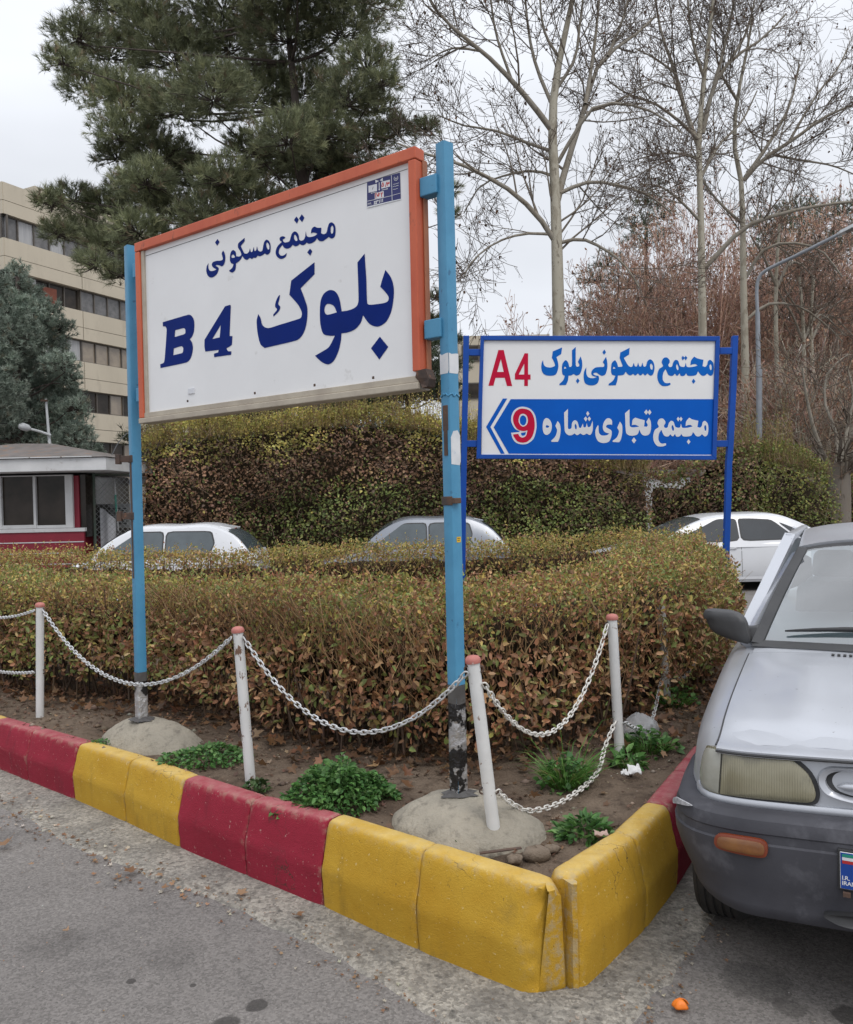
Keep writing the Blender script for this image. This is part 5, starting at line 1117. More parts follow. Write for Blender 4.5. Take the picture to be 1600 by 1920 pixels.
lm1 = [limb_px(c, D1, a, b_, 9, dd) for c, a, b_, dd in (
 ([(1041, 452), (1005, 400), (950, 352), (900, 325), (850, 302), (800, 290), (745, 268)], 5.5, 1.6, -1.0), ([(1036, 245), (990, 185), (940, 130), (900, 92), (860, 62), (815, 15), (790, -30)], 6, 1.8, -1.4),
 ([(1044, 380), (1065, 300), (1085, 240), (1105, 170), (1130, 110), (1180, 75), (1230, 30)], 7, 2, 1.2), ([(1098, 195), (1110, 120), (1120, 40), (1130, -80)], 4, 1.5, .6),
 ([(1040, 285), (990, 268), (930, 245), (870, 235), (820, 215)], 3.5, 1.2, 1.0), ([(1046, 305), (1075, 255), (1115, 200), (1175, 195), (1235, 215), (1280, 250)], 4, 1.3, -1.0),
 ([(1045, 440), (985, 438), (930, 455), (885, 490), (870, 520)], 3, 1.1, -.6), ([(1052, 455), (1090, 448), (1130, 465), (1170, 495), (1200, 540)], 3.6, 1.3, -.8),
 ([(1038, 330), (1000, 320), (950, 328), (900, 350), (870, 400)], 3, 1.1, 1.2), ([(1050, 362), (1100, 342), (1150, 345), (1215, 365), (1260, 400)], 4, 1.4, .8),
 ([(1042, 210), (1008, 130), (992, 60), (980, -60)], 4, 1.5, .5), ([(1045, 165), (1078, 110), (1088, 40), (1100, -50)], 3.5, 1.4, -.6), ([(1050, 110), (1020, 55), (1010, -40)], 3, 1.3, -.3),
 ([(960, 150), (930, 60), (915, -50)], 3, 1.4, -.3), ([(900, 95), (850, 90), (805, 110)], 2.4, 1.1, .2), ([(1140, 105), (1170, 30), (1190, -60)], 3, 1.4, .3))]
bare_tree('tall bare plane tree with pale trunk rising behind the middle of the small blue sign', atd(1053, 965, D1), tr1, lm1, D1, 9, 6, 6, seeds=750)
D2 = 23.0
tr2 = limb_px([(1322, 960), (1320, 760), (1318, 628), (1316, 500), (1314, 380), (1311, 270), (1317, 180), (1326, 100), (1336, 20), (1342, -70)], D2, 10, 2.5, 16)
lm2 = [limb_px(c, D2, a, b_, 9, dd) for c, a, b_, dd in (
 ([(1311, 275), (1285, 205), (1265, 130), (1240, 60), (1225, -30)], 5, 1.5, .8), ([(1318, 250), (1340, 160), (1375, 110), (1430, 72), (1475, 25)], 4.5, 1.5, -.8),
 ([(1320, 225), (1345, 140), (1365, 60), (1385, -40)], 4.5, 1.5, .6), ([(1313, 265), (1280, 232), (1230, 195), (1180, 178), (1140, 150)], 3.5, 1.2, -.8),
 ([(1316, 305), (1290, 290), (1240, 288), (1190, 300)], 3, 1.1, .8), ([(1320, 505), (1390, 432), (1450, 405), (1540, 385), (1620, 376)], 5, 2, -1.2),
 ([(1318, 420), (1280, 380), (1240, 350), (1200, 345)], 3, 1.2, -.6), ([(1322, 150), (1300, 80), (1290, 0), (1285, -70)], 3.2, 1.3, -.4), ([(1316, 330), (1350, 270), (1390, 230), (1420, 170)], 3.4, 1.3, 1.0),
 ([(1365, 120), (1400, 60), (1420, -20)], 3, 1.3, .3), ([(1270, 140), (1230, 110), (1190, 90)], 2.6, 1.1, .2))]
bare_tree('bare plane tree with slim pale trunk behind the right end of the small blue sign', atd(1322, 965, D2), tr2, lm2, D2, 9, 6, 6, seeds=750)
D3 = 24.0
tr3 = limb_px([(1404, 960), (1400, 820), (1397, 640), (1394, 500), (1393, 400), (1389, 330), (1376, 260), (1384, 180), (1400, 100), (1412, 30)], D3, 9.5, 2.0, 16)
lm3 = [limb_px(c, D3, a, b_, 9, dd) for c, a, b_, dd in (
 ([(1395, 338), (1430, 300), (1490, 260), (1550, 218), (1620, 188)], 4.5, 1.6, -.8), ([(1398, 332), (1440, 272), (1480, 200), (1500, 120)], 4.2, 1.4, .8), ([(1393, 420), (1350, 380), (1320, 340), (1300, 280)], 3, 1.2, .6),
 ([(1400, 520), (1430, 470), (1480, 455), (1540, 470), (1580, 520)], 3.2, 1.4, -.8), ([(1400, 600), (1440, 570), (1500, 575), (1550, 610), (1580, 640)], 3, 1.4, .5), ([(1384, 190), (1350, 130), (1340, 60)], 3, 1.2, -.4),
 ([(1450, 290), (1500, 300), (1560, 310), (1610, 330)], 2.6, 1.1, .3), ([(1480, 265), (1530, 180), (1570, 130), (1590, 90)], 2.8, 1.2, .3))]
bare_tree('bare plane tree with thin trunk just left of the grey street lamp', atd(1404, 965, D3), tr3, lm3, D3, 10, 6, 6, seeds=600)
for (c, dep, lb) in (([(1468, 960), (1464, 840), (1459, 720), (1455, 600), (1457, 500), (1462, 420)], 25.5, 'young bare plane tree with pale trunk just right of the street lamp'),
                     ([(1513, 960), (1512, 840), (1509, 720), (1506, 600), (1500, 520)], 26.5, 'thin bare tree, left one of a close pair near the right edge'),
                     ([(1530, 960), (1528, 820), (1524, 700), (1521, 600), (1526, 520)], 26.8, 'thin bare tree, right one of a close pair near the right edge')):
    t_ = limb_px(c, dep, 6.5, 2.5, 12)
    ls = [limb_px([(c[-2][0], c[-2][1]+40), (c[-2][0]+dx*.4, c[-2][1]-10), (c[-2][0]+dx, c[-2][1]+dy)], dep, 2.6, 1.2, 9, dx*.01) for dx, dy in ((60, -40), (-50, -60), (80, 30))]
    bare_tree(lb, atd(c[0][0], 965, dep), t_, ls, dep, 5, 4, 3, seeds=120, l1=(.8, 1.7))
# gnarled pollard at the right edge
DP = 20.5
tp_ = limb_px([(1578, 985), (1576, 930), (1574, 895), (1572, 868)], DP, 17, 20, 10)
lp_ = [limb_px(c, DP, a, b_, 9, dd) for c, a, b_, dd in (([(1570, 880), (1552, 868), (1540, 842), (1525, 800), (1512, 740), (1505, 690)], 5.5, 1.6, -.6), ([(1574, 875), (1580, 840), (1595, 812), (1612, 790), (1640, 770)], 8, 4, .5),
      ([(1580, 880), (1600, 850), (1625, 835)], 7, 4, -.5), ([(1568, 872), (1572, 840), (1565, 800), (1548, 760), (1552, 700), (1590, 665)], 4, 1.4, .6), ([(1576, 870), (1590, 800), (1600, 740), (1590, 690)], 4.5, 1.5, .3))]
bare_tree('gnarled pollarded tree stump with twisting limbs at the right edge of the photo', atd(1578, 985, DP), tp_, lp_, DP, 6, 5, 3, seeds=40, l1=(.8, 1.6), name='pollarded_tree', tk=(.22, .19, .16))
# reddish twiggy shrubs filling the background
def twiggy(label, px, dep, top_y, half_w, n, seed, name='dormant_shrub', pal=None):
    rng = np.random.default_rng(seed); base = atd(px, 950, dep); base[2] = -.3
    root = thing(name, label, 'shrub', base, 'reddish leafless shrubs in the background')
    H = EYE+(930-top_y)/FPX*dep-base[2]; Wd = half_w/FPX*dep
    s = base+np.stack([rng.normal(0, Wd*.22, n), rng.normal(0, .8, n), np.zeros(n)], 1); u = rng.random(n)**.6
    tx = rng.uniform(-1, 1, n); tipx = base[0]+tx*Wd; hz = H*(.35+.65*rng.random(n))*(1-.38*tx**2)
    E = np.stack([tipx, base[1]+rng.normal(0, 1.3, n), base[2]+hz], 1)
    pts = []
    for t in np.linspace(0, 1, 7):
        p = s+(E-s)*np.array([1, 1, 0])*(t**1.7)[..., None] if False else s*1.0
        q = s+(E-s)*np.stack([np.full(n, t**1.6), np.full(n, t**1.3), np.full(n, t**.85)], 1); q = q+rng.normal(0, .06, (n, 3))*t
        pts.append(q)
    P0 = np.stack(pts, 1); R0 = rng.uniform(.008, .022, n)[:, None]*np.linspace(1, .3, 7)[None]
    pal = pal or [(.50, .32, .245), (.40, .26, .205), (.62, .44, .34), (.27, .185, .15)]
    B = [vtubes(P0, R0, 4, pick(n, pal, [3, 2, 2, 1]))]
    P1, R1 = grow(P0, R0, 5, .5, 1.5, 34, .12, .5, t0=.3, k=4); B.append(vtubes(P1, np.maximum(R1, .008), 3, pick(len(P1), pal, [3, 2, 2, 1])))
    P2, R2 = grow(P1, R1, 4, .25, .7, 38, .10, .7, t0=.2, k=3); B.append(vtubes(P2, np.maximum(R2, .0075), 3, pick(len(P2), pal, [3, 2, 2, 1])))
    V, F, T = cat_arrays(B); fast('branches', V, F, m_twig, root, T)
    tips = np.concatenate([P2[:, -1], P1[:, -1]]); i = rng.choice(len(tips), int(len(tips)*.5), replace=False)
    V, F, T = leaf_arrays(tips[i], rng.uniform(.06, .14, len(i)), pick(len(i), [(.34, .19, .125), (.44, .27, .18), (.22, .14, .10)], [3, 2, 1]), width=.6)
    fast('dead_leaves', V, F, m_leaf, root, T)
twiggy('reddish leafless shrub left of the first bare plane trunk pair, above the blue sign', 1175, 29, 430, 150, 560, 1)
twiggy('tall reddish leafless shrub between the two slim plane trunks', 1300, 30, 345, 160, 720, 2)
twiggy('tall reddish leafless shrub behind the street lamp', 1440, 31, 370, 160, 720, 3)
twiggy('reddish leafless shrub at the far right behind the pollarded stump', 1590, 31, 350, 160, 720, 4)
twiggy('low pale leafless shrub just right of the near blue post', 985, 28, 560, 60, 120, 5)
twiggy('low reddish leafless shrub on the bank under the blue sign', 1120, 24, 690, 150, 260, 6)
twiggy('tangled pale leafless shrub between the young plane trunks at right', 1490, 23.8, 610, 150, 200, 8, pal=[(.50, .44, .36), (.40, .34, .27), (.30, .24, .19), (.55, .50, .42)])
twiggy('low reddish leafless shrub behind the green hedge at right', 1450, 24.5, 690, 170, 300, 7)
# ================================================================== VEHICLES
def paintm(name, c, metal=0.0, dust=(.42, .40, .37), rough=.32, flake=False):
    m, nt, b, o = new_mat(name); v = objvec(nt)
    d = maprange(nt, noise(nt, 2.6, 5, .65, v), .42, .72, 0, .28)
    col = mixc(nt, d, c, tuple(a*.75+b_*.2 for a, b_ in zip(c, dust)))
    sp = maprange(nt, noise(nt, 40, 3, .6, v), .70, .75, 0, .5); col = mixc(nt, sp, col, (.12, .11, .10))
    nt.links.new(col, b.inputs['Base Color']); b.inputs['Metallic'].default_value = metal
    r = maprange(nt, noise(nt, 4.5, 4, .6, v), .35, .7, rough*.95, rough*1.15); nt.links.new(r, b.inputs['Roughness'])
    b.inputs['Coat Weight'].default_value = .35; b.inputs['Coat Roughness'].default_value = .12
    bump(nt, b, noise(nt, 2.2, 3, .5, v), .06, .02)
    return m
m_silver = paintm('dusty_silver_paint', (.46, .475, .51), .45, rough=.36)
m_carwhite = paintm('white_car_paint', (.62, .63, .655), 0, rough=.22)
m_carsilver = paintm('pale_silver_paint', (.20, .215, .245), .45, rough=.3)
m_tint = pmat('dark_window_glass', (.022, .026, .030), (.016, .018, .02), 2, .05, bstr=0, spec=.8)
m_tint2 = pmat('sky_lit_window_glass', (.075, .095, .105), (.05, .065, .072), 2.5, .06, bstr=0, spec=.9)
m_rubber = pmat('tyre_rubber', (.022, .021, .020), (.035, .032, .030), 14, .85, bscale=60, bstr=.4)
m_rim = pmat('wheel_silver', (.42, .43, .45), (.34, .35, .37), 10, .35, metal=.6, bstr=.05)
m_black = pmat('black_trim', (.022, .022, .024), (.032, .032, .033), 9, .5, bstr=.12)
m_bump = pmat('faded_grey_plastic', (.036, .036, .043), (.062, .062, .072), 2.4, .58, bscale=120, bstr=.2, bdist=.002, spots=(.12, .12, .135), spot_scale=5.5, spot_lo=.58, spot_hi=.78, spec=.28)
m_mirror = pmat('black_grained_plastic', (.045, .045, .047), (.06, .06, .062), 9, .55, bscale=160, bstr=.3, bdist=.002)
m_head = pmat('yellowed_headlamp', (.215, .195, .125), (.265, .245, .17), 6, .20, bscale=9, bstr=.03, spots=(.13, .12, .085), spot_scale=5, spot_lo=.55, spot_hi=.75, coat=.5)
nt = m_head.node_tree; b = [n for n in nt.nodes if n.type == 'BSDF_PRINCIPLED'][0]
wvn = nt.nodes.new('ShaderNodeTexWave'); wvn.bands_direction = 'X'; wvn.inputs['Scale'].default_value = 42; wvn.inputs['Distortion'].default_value = .4; nt.links.new(objvec(nt), wvn.inputs['Vector']); bump(nt, b, wvn.outputs['Fac'], .5, .003)
m_corner = pmat('clear_corner_lamp', (.33, .325, .28), (.25, .245, .20), 9, .2, bscale=12, bstr=.08, coat=.5)
m_amber = pmat('amber_lamp', (.20, .08, .018), (.15, .052, .014), 22, .28, bscale=90, bstr=.15, coat=.4)
m_amberrim = pmat('amber_lamp_rim', (.19, .035, .010), rough=.3, bstr=.05)
m_redlamp = pmat('red_tail_lamp', (.30, .01, .01), rough=.2, bstr=0, coat=.5)
m_seat = pmat('grey_seat_cloth', (.16, .165, .175), (.12, .125, .13), 8, .9, bstr=.2)
m_trimgrey = pmat('grey_dashboard', (.07, .07, .075), (.05, .05, .055), 6, .7, bstr=.2)
m_platew = pmat('plate_white', (.72, .72, .72), rough=.4, bstr=0); m_plateb = pmat('plate_blue', (.008, .06, .33), rough=.4, bstr=0)
m_grn = pmat('flag_green', (.02, .28, .20), rough=.4, bstr=0); m_frd = pmat('flag_red', (.5, .03, .03), rough=.4, bstr=0)
m_wglass = glass_mat('windscreen_glass', (.68, .78, .79), .22)
def wheel(parent, c, axis_sign, r=.29, w=.175):
    """tyre with rim; axle along local x"""
    Mx = Matrix.Translation(Vector(c)) @ Matrix.Rotation(math.radians(90*axis_sign), 4, 'Y')
    prof = [(r*.62, -w/2), (r*.80, -w/2*1.05), (r*.93, -w/2*.98), (r*.985, -w/2*.80)]
    for k in range(5): z = -w/2*.62+k*w*.62/4; prof += [(r, z-.008), (r, z+.008), (r*.982, z+.012), (r*.982, z+.018)]
    prof += [(r*.985, w/2*.80), (r*.93, w/2*.98), (r*.80, w/2*1.05), (r*.62, w/2)]
    t = MB().lathe(prof, 40, Mx).build('tyre', m_rubber, None, smooth=35, local=True)
    wh = bpy.data.objects.new('wheel', None); COL.objects.link(wh); wh.parent = parent
    t.parent = wh
    rp = [(r*.64, w/2*.9), (r*.60, w/2*1.0), (r*.55, w/2*.75), (r*.42, w/2*.62), (r*.22, w/2*.80), (r*.10, w/2*.92), (.001, w/2*.94)]
    rb = MB().lathe(rp, 40, Mx)
    rb.build('rim', m_rim, wh, smooth=35, local=True)
    return wh
def mono(xs, ys):
    xs = np.asarray(xs, float); ys = np.asarray(ys, float)
    def f(x):
        # smooth (cosine-free) cubic through the points
        m = np.gradient(ys, xs); i = np.clip(np.searchsorted(xs, x)-1, 0, len(xs)-2); h = xs[i+1]-xs[i]; t = np.clip((x-xs[i])/h, 0, 1)
        return (2*t**3-3*t**2+1)*ys[i]+(t**3-2*t**2+t)*h*m[i]+(-2*t**3+3*t**2)*ys[i+1]+(t**3-t**2)*h*m[i+1]
    return f
def car(name, label, loc, rotz, L, W, H, belt, s_cowl, s_rf, s_rr, s_rb, tail, paint, glass, hood0=.62, hatch=False, quarter=True, wheel_r=.30, wb=(.85, 3.45), rear_wiper=False):
    """parked passenger car, nose at local y=0, seen from its +x side"""
    root = thing(name, label, 'car', loc, rotz=rotz); hw = W/2
    zt = mono([0, .10, .35, s_cowl, s_cowl+.5, s_rb-.1, s_rb+.02, L-.08, L], [hood0, hood0+.08, hood0+.16, belt, belt+.015, belt+.04, belt+.03, tail, tail-.16])
    wf = mono([0, .12, .4, 1.2, L*.5, L-.7, L-.2, L], [hw*.72, hw*.85, hw*.96, hw, hw, hw*.985, hw*.92, hw*.80])
    prof = [(0, 0), (.5, 0), (.78, -.008), (.90, -.03), (.955, -.085), (.985, -.19)]
    def ring(s):
        z = float(zt(s)); w = float(wf(s)); up_ = .0
        half = [(w*a, z+b_) for a, b_ in prof]+[(w*1.0, .52), (w*1.0, .42), (w*.985, .30), (w*.95, .20), (w*.6, .16), (0, .16)]
        return [(x, s, zz) for x, zz in half]+[(-x, s, zz) for x, zz in half[-2:0:-1]]
    ss = np.concatenate([[0, .03, .07, .12], np.linspace(.2, L-.2, 34), [L-.12, L-.07, L-.03, L]])
    body = MB().loft([ring(s) for s in ss], caps=True).build('body', paint, root, smooth=50, local=True, fixn=True)
    def side_x(s, z):
        w = float(wf(s)); zz = float(zt(s)); pts = [(zz+b_, w*a) for a, b_ in prof]+[(.52, w), (.42, w), (.30, w*.985), (.20, w*.95)]
        pts.sort(); return float(np.interp(z, [p[0] for p in pts], [p[1] for p in pts]))
    roof = mono([s_cowl-.05, (s_cowl+s_rf)/2, s_rf, (s_rf+s_rr)/2, s_rr, (s_rr+s_rb)/2, s_rb], [belt-.05, belt+(H-belt)*.56, H-.055, H, H-.045, belt+(H-belt)*(.62 if hatch else .55), belt-.02])
    w_b, w_r = hw*.955, hw*.70
    gx = lambda z: w_b+(w_r-w_b)*(z-belt)/(H-belt)
    def gring(s):
        zr = float(roof(s)); z1 = max(zr-.055, belt-.06); x1 = gx(z1); half = [(gx(belt-.08), belt-.08), (gx((z1+belt-.08)/2), (z1+belt-.08)/2), (x1, z1), (x1-.025, zr-.022), (x1*.80, zr+.002), (x1*.45, zr+.018), (0, zr+.024)]
        return [(x, s, z) for x, z in half]+[(-x, s, z) for x, z in half[-2::-1]]
    cab = MB().loft([gring(s) for s in np.linspace(s_cowl-.04, s_rb-.005, 30)], closed=False).build('cabin', paint, root, smooth=45, local=True)
    zb = belt+.035
    inv = lambda z, a, b_: float(np.interp(z, [float(roof(s)) for s in np.linspace(a, b_, 60)] if roof(a) < roof(b_) else [float(roof(s)) for s in np.linspace(b_, a, 60)], np.linspace(a, b_, 60) if roof(a) < roof(b_) else np.linspace(b_, a, 60)))
    ztp = H-.105; sB = s_rf+(s_rr-s_rf)*.40
    fa = [(inv(zb+.07, s_cowl, s_rf+.3)+.13, zb), (sB-.035, zb+.01), (sB-.035, ztp), (inv(ztp+.07, s_cowl, s_rf+.3)+.10, ztp), ((inv(zb+.07, s_cowl, s_rf+.3)+inv(ztp+.07, s_cowl, s_rf+.3))/2+.10, (zb+ztp)/2)]
    rearx = (lambda z: inv(z+.075, s_rb, s_rr-.3)-.12)
    if hatch: rr_ = [(sB+.035, zb+.012), (s_rr-.30, zb+.02), (s_rr-.16, zb+.10), (s_rr-.10, zb+.22), (s_rr-.16, ztp-.01), (sB+.035, ztp)]
    else: rr_ = [(sB+.035, zb+.012), (rearx(zb)-.42, zb+.03), (rearx(ztp-.04)-.22, ztp-.03), (rearx(ztp)-.45, ztp), (sB+.035, ztp)]
    wins = [fa, rr_]
    if quarter and not hatch: wins.append([(rearx(zb)-.37, zb+.033), (rearx(zb)-.05, zb+.06), (rearx(ztp-.06)-.14, ztp-.06)])
    for sx in (1, -1):
        for wn_ in wins:
            for grow_, mt, of, nm in ((1, m_black, .003, 'window_seal'), (0, glass, .006, 'side_window')):
                cx = sum(p[0] for p in wn_)/len(wn_); cz = sum(p[1] for p in wn_)/len(wn_)
                pts = [(s+(.022 if s > cx else -.022)*grow_, z+(.02 if z > cz else -.02)*grow_) for s, z in wn_]
                rp = []
                for i in range(len(pts)):
                    p = np.array(pts[i]); a = np.array(pts[i-1]); b_ = np.array(pts[(i+1) % len(pts)])
                    k = .16; rp += [tuple(p+(a-p)*k), tuple(p+(a-p)*k*.25+(b_-p)*k*.25), tuple(p+(b_-p)*k)]
                loop = [(sx*(gx(z)+of), s, z) for s, z in rp]
                MB().poly([loop]).build(nm, mt, root, local=True)
        # door seams and handles
        for sd in ([s_cowl+.28, sB, s_rr+.10] if not hatch else [s_cowl+.25, sB, s_rr-.05]):
            zz = np.linspace(.30, belt-.02, 14); V = []
            for z in zz:
                x = side_x(sd, z)+.0015; V += [(sx*x, sd-.004, z), (sx*x, sd+.004, z)]
            MB().add(V, [(2*i, 2*i+1, 2*i+3, 2*i+2) for i in range(13)]).build('door_seam', m_black, root, local=True)
        for sd in (sB-.17, s_rr-.07):
            z = belt-.10; x = side_x(sd, z)
            MB().tube([(sx*(x), sd-.09, z), (sx*(x+.028), sd-.06, z), (sx*(x+.028), sd+.06, z+.004), (sx*x, sd+.09, z+.004)], .011, 8).build('door_handle', paint, root, smooth=True, local=True)
        V = []
        for s in np.linspace(wb[0]+.34, wb[1]-.34, 20): x = side_x(s, .28)+.012; V += [(sx*x, s, .25), (sx*(x), s, .30)]
        MB().add(V, [(2*i, 2*i+1, 2*i+3, 2*i+2) for i in range(19)]).build('sill_trim', paint, root, local=True)
        for s in wb:
            x = side_x(s, .42); MB().lathe([(.0005, 0), (wheel_r+.055, 0), (wheel_r+.06, -.012)], 36, Matrix.Translation((sx*(x+.004), s, wheel_r)) @ Matrix.Rotation(math.radians(90*sx), 4, 'Y')).build('wheel_arch', m_black, root, local=True)
            wheel(root, (sx*(hw-.075), s, wheel_r), sx, wheel_r)
        # lamps
        MB().poly([[(sx*(side_x(s, z)+.004), s, z) for s, z in ((.10, hood0-.02), (.40, hood0+.09), (.42, hood0+.0), (.16, hood0-.10))]], (0, 0, 0)).build('headlamp', m_corner, root, local=True)
        if not hatch: MB().poly([[(sx*(side_x(s, z)+.004), s, z) for s, z in ((L-.10, tail-.06), (L-.42, tail-.05), (L-.38, tail-.19), (L-.12, tail-.21))]]).build('tail_lamp', m_redlamp, root, local=True)
        # mirror
        c = np.array([sx*(gx(belt+.06)+.13), s_cowl+.34, belt+.09])
        prof_ = [(.001, -.10), (.05, -.09), (.072, -.04), (.075, .03), (.055, .085), (.001, .10)]
        MB().lathe(prof_, 14, Matrix.Translation(Vector(c)) @ Matrix.Rotation(math.radians(90), 4, 'Y') @ Matrix.Diagonal((1.0, .75, 1, 1))).build('door_mirror', paint if not hatch else m_black, root, smooth=40, local=True)
    # screens
    def screen(a, b_, nm, k0, k1, mt):
        mb = MB(); us = np.linspace(-1, 1, 15); n_ = 10
        def fn(u, v):
            s = a+(b_-a)*v; zr = float(roof(s)); x1 = gx(zr-.055); x = u*x1*(k0+(k1-k0)*v); ax_ = abs(x)/x1
            z = np.interp(ax_, [0, .45, .80, .96, 1.0], [zr+.024, zr+.018, zr+.002, zr-.016, zr-.05]); e = .007
            return (x, s-(e if a < b_ and nm == 'windscreen' else -e), z+e)
        mb.grid(fn, us, np.linspace(0, 1, n_)); return mb.build(nm, mt, root, smooth=True, local=True)
    screen(inv(belt+.06, s_cowl, s_rf), inv(H-.075, s_cowl, s_rf+.2), 'windscreen', .97, .94, m_tint2)
    screen(inv(belt+(.10 if hatch else .07), s_rb, s_rr), inv(H-(.10 if hatch else .085), s_rb, s_rr-.2), 'rear_screen', .95, .92, glass)
    if hatch:
        mb = MB(); s0 = s_rr+.02; zr = float(roof(s0)); mb.hexa([(-.46, s0-.06, zr-.015), (.46, s0-.06, zr-.015), (.44, s0+.13, zr-.03), (-.44, s0+.13, zr-.03), (-.45, s0-.06, zr+.035), (.45, s0-.06, zr+.035), (.43, s0+.13, zr-.005), (-.43, s0+.13, zr-.005)])
        sp = mb.build('roof_spoiler', paint, root, local=True, bevel=.01, fixn=True)
        MB().box((0, s0+.133, zr-.018), (.16, .006, .018)).build('brake_lamp', m_redlamp, sp, local=True)
        MB().tube([(0, s_rf+.1, H+.01), (0, s_rf+.05, H+.12), (0, s_rf+.13, H+.40)], .005, 6).build('aerial', m_black, root, local=True)
    return root
car('saloon_car', 'white saloon car parked beyond the hedge at right, dark side windows', (3.15, 16.25, -.235), math.radians(-90+1.0), 4.95, 1.80, 1.465, .93, 1.12, 2.10, 3.60, 4.48, 1.00, m_carwhite, m_tint, wb=(.95, 3.75), wheel_r=.325)
car('hatchback_car', 'white hatchback parked in front of the tall hedge, behind the far blue post', (-6.75, 14.70, -.205), math.radians(-90+2.0), 3.83, 1.66, 1.475, .90, .92, 1.62, 3.18, 3.80, .92, m_carwhite, m_tint2, hood0=.60, hatch=True, wb=(.75, 3.18))
car('hatchback_car', 'silver hatchback parked in front of the tall hedge, behind the near blue post', (-2.24, 16.35, -.235), math.radians(-90+1.0), 3.83, 1.66, 1.515, .92, .92, 1.62, 3.18, 3.80, .92, m_carsilver, m_tint2, hood0=.60, hatch=True, wb=(.75, 3.18))

# ------------------------------------------------------------------ old silver car in the foreground
A_ = math.radians(-28)
old = thing('parked_car', 'old dusty silver car with yellowed headlamps and a scuffed grey bumper, parked nose-on at right', 'car', (1.46, 2.36, 0), rotz=A_)
half = curve3([(0, .005, 0), (.20, .010, 0), (.40, .018, 0), (.55, .032, 0), (.648, .068, 0), (.695, .135, 0), (.712, .23, 0), (.732, .37, 0), (.76, .68, 0), (.785, 1.2, 0)], 10)[:, :2]
hs_ = np.concatenate([[0], np.cumsum(np.linalg.norm(np.diff(half, axis=0), axis=1))])
def fpath(u):
    """plan outline of the nose: u = arc length from the centre, negative on the viewer's left"""
    a = abs(u); x = np.interp(a, hs_, half[:, 0]); y = np.interp(a, hs_, half[:, 1]); e = .004
    t = np.array([np.interp(a+e, hs_, half[:, 0])-np.interp(max(a-e, 0), hs_, half[:, 0]), np.interp(a+e, hs_, half[:, 1])-np.interp(max(a-e, 0), hs_, half[:, 1])]); t /= np.linalg.norm(t)
    n_ = np.array([t[1], -t[0]]); sg = -1 if u < 0 else 1
    return np.array([sg*x, y]), np.array([sg*n_[0], n_[1]])
def S(u, z, d=0.0, lean=.16):
    p, n_ = fpath(u); q = p+n_*(d-(z-.62)*lean); return (q[0], q[1], z+.04*(1-min(1, abs(u)/.65)))
def uat(x): return math.copysign(float(np.interp(abs(x), half[:, 0], hs_)), x)
# body shell: wings, sides, tail
oz = mono([.10, .35, .65, 1.05, 1.25, 2.0, 3.0, 3.5, 3.8, 3.9], [.788, .834, .870, .905, .92, .935, .95, .945, .90, .80])
ow = mono([.10, .16, .26, .42, .8, 1.3, 2.2, 3.2, 3.7, 3.9], [.655, .705, .742, .764, .785, .80, .805, .79, .75, .68])
oprof = [(0, .012), (.45, .008), (.74, -.004), (.82, -.014), (.895, -.036), (.945, -.075), (.975, -.135), (.99, -.22)]
def oring(s, lo=.22):
    z = float(oz(s)); w = float(ow(s)); hf = [(w*a, z+b_) for a, b_ in oprof]+[(w, max(.56, lo+.02)), (w*.995, max(.44, lo+.012)), (w*.98, max(.32, lo+.006)), (w*.95, lo), (w*.5, lo-.03), (0, lo-.03)]
    return [(x, s+.10*(x/.75)**2*max(0, 1-s/.6)*.0, zz) for x, zz in hf]+[(-x, s, zz) for x, zz in hf[-2:0:-1]]
st = np.concatenate([[.10, .13, .17, .22, .28], np.linspace(.35, 3.75, 40), [3.82, 3.87, 3.9]])
MB().loft([oring(s, .22+.27*float(sstep(1.0, .75, s))) for s in st], caps=True).build('body', m_silver, old, smooth=50, local=True, fixn=True)
# bonnet, a separate pressed panel with a dark gap round it
def hoodz(x, s): return float(oz(np.clip(s, .1, 1.3)))+np.interp(abs(x)/float(ow(max(s, .26))), [a for a, b_ in oprof], [b_ for a, b_ in oprof])
def hood_pt(u, v, e=.007):
    x = u*(.628+.012*v); s0 = fpath(uat(x))[0][1]+.014; s1 = 1.085-.055*(1-u*u)*0-.03*u*u*0
    s = s0+(s1-s0)*v; bl = float(sstep(0, .22, v)); z = (.769+.04*(1-min(1, abs(x)/.65)))*(1-bl)+(hoodz(x, s)+e)*bl+.012*math.exp(-((abs(u)-.62)/.10)**2)*min(1, v*3)*min(1, (1-v)*4)
    z -= .004*max(0, 1-v/.03)**2
    return (x, s, z)
us = np.concatenate([[-1], np.linspace(-.985, .985, 45), [1]]); vs = np.concatenate([[0, .008, .02], np.linspace(.04, .985, 40), [1]])
hb = MB(); hb.grid(hood_pt, us, vs)
for edge in ('l', 'r', 'f', 'b'):
    pts = [hood_pt(-1 if edge == 'l' else 1, v) for v in vs] if edge in 'lr' else [hood_pt(u, 0 if edge == 'f' else 1) for u in us]
    dn = [(p[0], p[1], p[2]-.016) for p in pts]; n = len(pts)
    hb.add(pts+dn, [(i, i+1, n+i+1, n+i) for i in range(n-1)])
hood = hb.build('bonnet', m_silver, old, smooth=50, local=True)
gp = [hood_pt(-1.006, v, .0025) for v in vs[2:]]+[hood_pt(u*1.006, 1.006, .0025) for u in us]+[hood_pt(1.006, v, .0025) for v in vs[::-1][:-2]]
MB().tube(gp, .0035, 5).build('bonnet_gap', m_black, old, local=True)
gp = [(p[0], p[1]-.003, p[2]-.009) for p in [hood_pt(u, 0, .004) for u in us]]
MB().tube(gp, .0042, 6).build('bonnet_gap', m_black, old, local=True)
